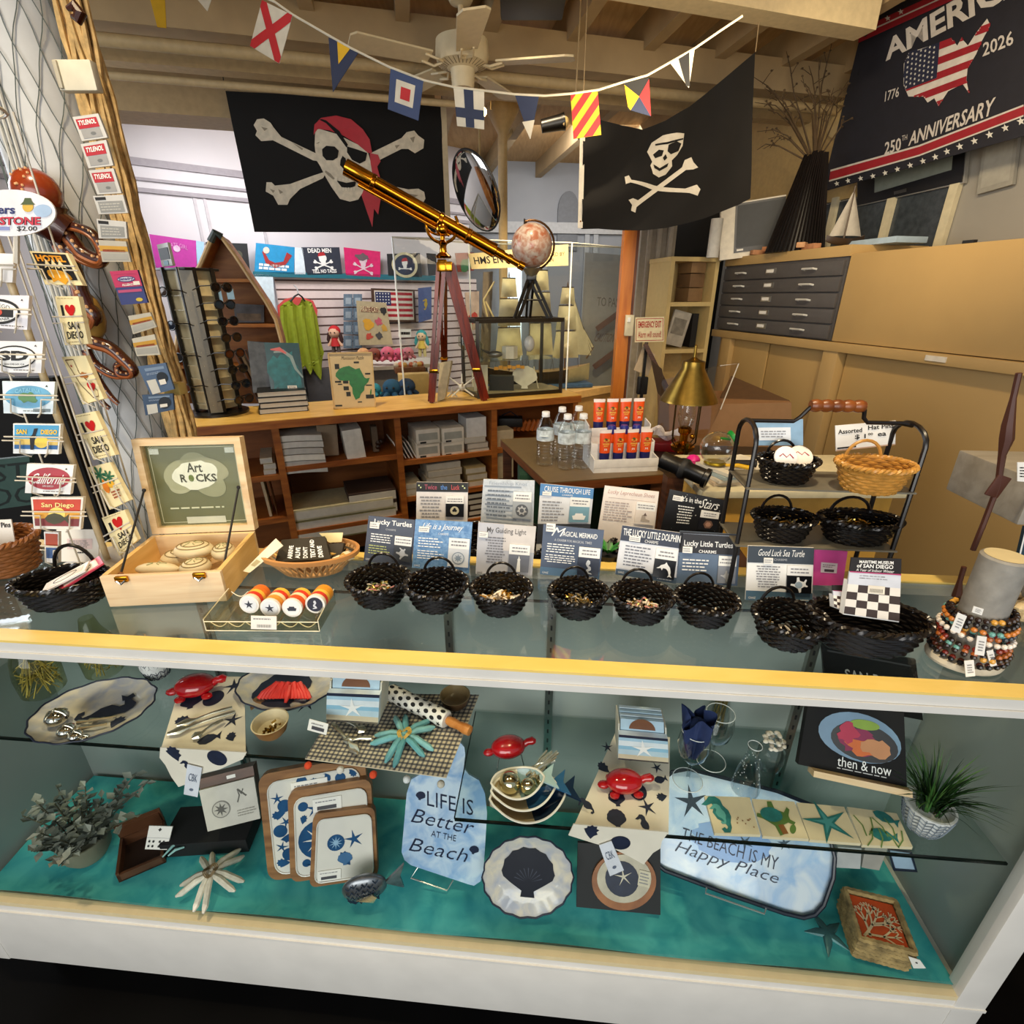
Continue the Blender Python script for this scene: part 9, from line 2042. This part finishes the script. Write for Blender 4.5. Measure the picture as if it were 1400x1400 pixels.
# hanging card rack, tote, framed flag, pouch
for k in range(8):
    u,v=470+13*(k % 2),402+19*(k // 2);px_card('blister_card','blue grey card, %s in row %s of the hanging cards' % (('left','right')[k % 2],('one','two','three','four')[k // 2]),'card',PT_,[(u,v),(u+12,v),(u+12,v+17),(u,v+17)],C('#6f8496',.5,var=.3,scale=40),.006,lambda m,q:m.qrect(q,.2,.3,.8,.8,C('#a5b4bf',.4)),'hanging blister cards')
def dto(m,q):
    m.qrect(q,.1,.12,.7,.24,C('#7a4a3a'),.004);m.qtext(q,'PIRATE CATS',.1,.12,.7,.24,C('#efe0b0'),.0045)
    for k,(x,y,s,colr) in enumerate(((.3,.5,.3,'#d8a030'),(.65,.45,.22,'#c05a6a'),(.3,.8,.2,'#c04a3a'),(.62,.78,.2,'#4a4a4a'),(.8,.6,.2,'#c89a40'),(.85,.2,.2,'#2a2a2a'))):m.qshape(q,blob(12,k,.2),x,y,s,C(colr),.004)
px_card('tote_bag','tan tote bag with a colourful print on the slatwall','bag',PT2,[(488,411),(528,414),(537,471),(492,472)],C('#b8a884',.7),.02,dto)
def dusa(m,q):
    m.qrect(q,.05,.06,.95,.94,C('#d8cfc0'),.001)
    for k in range(5):m.qrect(q,.07,.1+k*.165,.93,.1+k*.165+.085,C('#a81a2a'),.0016)
    m.qrect(q,.07,.1,.42,.5,C('#1e2a5a'),.002)
    for i in range(5):
        for j in range(4):m.qshape(q,star(5,.5,.42),.11+i*.065,.15+j*.09,.04,WH,.0026)
px_card('framed_flag','framed red, white and blue stars and stripes picture on the slatwall','picture',PT_,[(508,394),(567,396),(569,440),(511,440)],C('#4a3020',.5),.02,dusa)
px_card('pouch','blue pouch with a gold emblem hanging behind the telescope','pouch',PT2,[(572,394),(590,392),(590,436),(573,441)],C('#4a5e92',.6),.01,lambda m,q:m.qshape(q,SEAHORSE,.5,.5,.7,C('#b8a040'),.001))
px_card('price_sign','small white sign with black print on the slatwall','sign',PT2,[(545,450),(562,450),(562,461),(545,461)],PAPER,.003,lambda m,q:m.qpara(q,.1,.3,.9,.7,1,INK,.004,.8))
px_card('souvenir_card','orange and cream cards hanging at the right end of the slatwall','card',PT2,[(636,400),(655,398),(655,450),(640,452)],C('#d8b89a',.6,var=.3,scale=12),.01,lambda m,q:m.qshape(q,blob(10,5),.5,.7,.7,C('#c84a3a'),.002))
px_card('wind_vane','grey wooden upright board with crossed sticks beyond the glass case','board',PL(at(665,400,4.9),.2),[(661,372),(674,371),(665,640),(652,640)],C('#8a7a66',.6),.03,None)
m=MB();
for a_,b_ in (((661,410),(676,385)),((664,412),(676,436)),((661,410),(668,440))):m.tube([at(*a_,4.8),at(*b_,4.8)],.008,C('#d8c48a',.5),6)
m.top('crossed_sticks','pale crossed sticks in front of the grey upright board','sticks')
# table of plush toys
tz=at(530,500,4.45).z;m=MB();pT=at(530,500,4.45)
t=thing('display_table','pale display table of plush toys in the far room','table',V((pT.x,4.6,0)));m.box((pT.x,4.7,tz -.015),(.75,.5,.03),C('#cfc8c0',.5),0,rotz(radians(24)));m.wpart('tabletop',t);m=MB();m.box((pT.x,4.72,tz/2-.02),(.5,.36,tz -.03),C('#8a8a8a',.6),0,rotz(radians(24)));m.wpart('pedestal',t)
def plush(u,v,rpx,colr,label,Y=4.5):
    p=at(u,v,Y);r=rpx*pxm(p);t=thing('plush_octopus',label,'plush toy',p);m=MB();m.ball(p,(r,r,r*.9),C(colr,.9,var=.2),14);m.wpart('head',t)
    m=MB();
    for k in range(6):a=k*pi/3;m.tube([p+V((r*.6*cos(a),r*.6*sin(a),-r*.5)),p+V((r*1.3*cos(a),r*1.3*sin(a),-r*.85))],[r*.35,r*.2],C(colr,.9,var=.2),8)
    m.wpart('arms',t);m=MB();[m.ball(p+V((s_*r*.35,-r*.9,r*.1)),r*.13,INK,8) for s_ in (-1,1)];m.wpart('eyes',t)
for u,v,r,colr,lab in ((497,484,9,'#d8a06a','tan plush octopus, leftmost on the far table'),(512,484,9,'#8a4a3a','brown and white plush toy on the far table'),(530,483,10,'#d86a80','pink plush octopus in the middle of the far table'),(546,484,9,'#d05a78','dark pink plush octopus on the far table'),(558,482,8,'#e08a98','pale pink plush octopus, rightmost on the far table')):plush(u,v,r,colr,lab)
plush(512,532,9,'#2a8aa0','teal plush octopus beside the map puzzle',3.7);plush(536,530,13,'#1a4a6a','large dark blue plush octopus left of the telescope',3.7);plush(556,528,12,'#1c3a5c','dark blue plush octopus nearest the telescope leg',3.72)
p=at(560,505,4.3);m=MB();m.box(p,(.24,.16,.05),C('#7a4a24',.6),.01,rotz(.3));m.top('wooden_crate','shallow brown crate of trinkets in the far room','crate');m=MB()
for k in range(14):m.ball(p+V((rnd.uniform(-.1,.1),rnd.uniform(-.06,.06),.04)),.022,C(rnd.choice(['#d8c8b0','#c86a4a','#b9c0c0','#e0b060']),.5),8)
m.top('trinkets','mixed trinkets heaped in the brown crate','trinkets',kind='stuff')
p=at(566,527,3.9);m=MB();m.box(p,(.22,.1,.18),C('#cfae70',.6),.004,rotz(.3));m.top('wooden_box','tan box behind the dark blue plush toys','box')
p=at(430,532,5.25);m=MB();m.box(p,(.46,.06,.40),C('#4c4a4a',.6),.004,rotz(.3));m.top('grey_bin','dark grey bin below the shawls','bin');p=at(408,524,5.15);m=MB();m.box(p,(.14,.06,.26),INK,.004);m.top('black_box','black box below the shawls','box')
# ================================================================ on top of the right cabinets
PMF=PL(TC @ V((0,.10,0)),YAWC)
def oncab(u,v,dz=0): # near the front edge of the cabinet top
    x,y=PMF.xy(u,v);p=PMF.W(x,y);return V((p.x,p.y,ZCAB+dz))
PM=PL(TC @ V((0,.12,0)),YAWC)
pl=PL(TC @ V((cabx(1030,340)[0],.16,ZCAB)),YAWC+radians(62),0)
q=Quad(pl,[(1006,279),(1075,268),(1068,338),(1003,346)]);t=thing('monitor','grey screened monitor in a pale housing on the drawer cabinet','monitor',pl.W(*q.st(.5,1)))
m=MB();m.qslab(q,.10,C('#e6decb',.5),-.004,-.30,-.03,1.0,1.12);m.wpart('housing',t);m=MB();m.qslab(q,.012,C('#2a2a2c',.4),.004);m.qrect(q,.04,.04,.96,.90,C('#34373a',.55),.0052);m.qrect(q,.06,.93,.2,.97,PAPER,.0052);m.wpart('screen',t)
p=at(976,335,4.0);m=MB();m.lathe([(0,-.08),(.04,-.08),(.04,.16),(.03,.16),(.03,-.06)],C('#d9d6cc',.6),18,p);m.top('paper_roll','white paper roll standing on the cream shelf unit','roll')
p=oncab(1088,326);pv=at(1090,322,p.y);vz=at(1112,214,p.y+.05).z
vs_=thing('stick_vase','tall vase made of black sticks holding dry branches','vase',V((pv.x,pv.y,ZCAB)))
rb_,rt_=36*pxm(pv),13*pxm(pv);hv=vz -ZCAB
m=MB();m.lathe([(0,.0),(rb_*.9,0),(rt_*.85,hv*.96),(0,hv*.96)],C('#0a0808',.5),24,(pv.x,pv.y,ZCAB),Matrix(((1,0,.04,0),(0,1,0,0),(0,0,1,0),(0,0,0,1))))
m.wpart('inner_cone',vs_);m=MB()
for k in range(44):a=2*pi*k/44;m.tube([V((pv.x+rb_*cos(a),pv.y+rb_*sin(a),ZCAB)),V((pv.x+.04*hv+rt_*cos(a+.1),pv.y+rt_*sin(a+.1),ZCAB+hv+rnd.uniform(-.015,.01)))],.006,C('#100c0b',.3),5)
m.wpart('sticks',vs_)
br=thing('dry_branches','bunch of dry brown branches fanning out of the black vase','branches',V((pv.x+.04*hv,pv.y,ZCAB+hv*.8)));BRN=C('#4a3820',.8,var=.3)
tips=[(1030,105),(1032,140),(1035,180),(1050,190),(1060,130),(1075,70),(1095,110),(1088,130),(1140,48),(1106,90),(1120,80),(1140,120),(1150,135),(1140,130),(1045,120),(1050,150),(1110,130),(1155,165),(1070,160),(1125,150),(1035,205),(1160,110)]
for k,tpx in enumerate(tips):
    r_=V((pv.x+.04*hv,pv.y,ZCAB+hv*.9));e=at(tpx[0],tpx[1],pv.y+rnd.uniform(-.12,.12));mid=r_.lerp(e,.55)+V((rnd.uniform(-.03,.03),rnd.uniform(-.05,.05),.06));m=MB();P=[r_.lerp(mid,f) for f in (0,.5)]+[mid]+[mid.lerp(e,.5)+V((rnd.uniform(-.02,.02),0,.02)),e]
    m.tube(P,[.006,.005,.004,.003,.0015],BRN,5)
    for j in range(3):c=mid.lerp(e,.3*(j+.4));d=V((rnd.uniform(-.07,.07),rnd.uniform(-.03,.03),rnd.uniform(.0,.07)));m.tube([c,c+d*.6,c+d+V((0,0,-.01))],[.0025,.002,.001],BRN,4);m.ball(c+d*.8,(.008,.005,.006),BRN,6)
    m.wpart('branch',br)
# model sailboat and driftwood pieces
p=oncab(1155,328);bt=thing('model_sailboat','small model sailboat with grey sails beside the black vase','model boat',V((p.x,p.y,ZCAB)));k=pxm(p)
m=MB();m.grid(lambda s,t:V((p.x+(s -.5)*52*k,p.y+(t -.5)*18*k*(1-abs(2*s -1)**2),ZCAB+2*k+8*k*(abs(2*t -1)**2)+5*k*abs(2*s -1)**2)),16,8,C('#3a2a1c',.5));m.wpart('hull',bt)
mt=V((p.x -2*k,p.y,ZCAB+72*k));m=MB();m.tube([V((p.x -2*k,p.y,ZCAB+4*k)),mt],1.2*k,C('#4a3a28'),6);m.wpart('mast',bt)
for sx,w_ in ((1,22),(-1,20)):
    m=MB();a_=mt -V((0,0,4*k));b_=V((p.x -2*k+sx*k,p.y,ZCAB+14*k));c_=b_+V((sx*w_*k,.0,-1*k));m.grid(lambda s,t:a_.lerp(b_,s).lerp(a_.lerp(c_,s),t)+V((0,-4*k*sin(pi*t)*s,0)),6,6,C('#aaa498',.7,var=.15));m.wpart('sail',bt)
for kk in range(7):
    p=oncab(1050+kk*12,338-kk*1.5);m=MB(Matrix.Translation(V((p.x -.05,p.y,ZCAB+.018+.012*(kk % 2)))) @ rotz(.8*kk));m.box((0,0,0),(.12,.05,.03),C(['#b8825a','#a87048','#c49468'][kk % 3],.7,var=.2),.004);m.top('wood_scrap','scrap of raw wood, %s in the row at the front of the cabinet top' % ('first','second','third','fourth','fifth','sixth','last')[kk],'wood')
# framed picture and board on the wall behind the banner
PR2=PL(PR.W(0,0,.03),YAWC);q=Quad(PR2,[(1172,262),(1322,208),(1318,250),(1172,282)]);t=thing('framed_picture','wide framed picture half hidden below the patriotic banner','picture',PR2.W(*q.st(.5,1)))
m=MB();m.qslab(q,.02,C('#b9b6ae',.3,.6),0,0,-.8,1,1);m.qslab(q,.01,C('#17171a',.4),.006,.01,-.78,.99,.96);m.wpart('frame',t);m=MB();m.qslab(q,.002,C('#7e857c',.4),.008,.2,-.7,.9,.45);m.qrect(q,.4,.68,.52,.84,STEEL,.0075);m.wpart('print',t)
q=Quad(PR2,[(1345,196),(1393,178),(1384,252),(1335,266)]);m=MB();m.qslab(q,.02,C('#8f8c82',.6));m.qrect(q,.1,.1,.9,.9,C('#9a978c',.6),.001);m.top('grey_board','small grey board on the wall right of the framed picture','board')
m=MB();a_=oncab(1200,330);m.box(a_+V((.1,.1,.015)),(.34,.2,.03),C('#9fb4c4',.5),.003,rotz(YAWC));m.top('blue_folder','pale blue folder lying on the cabinet top','folder')
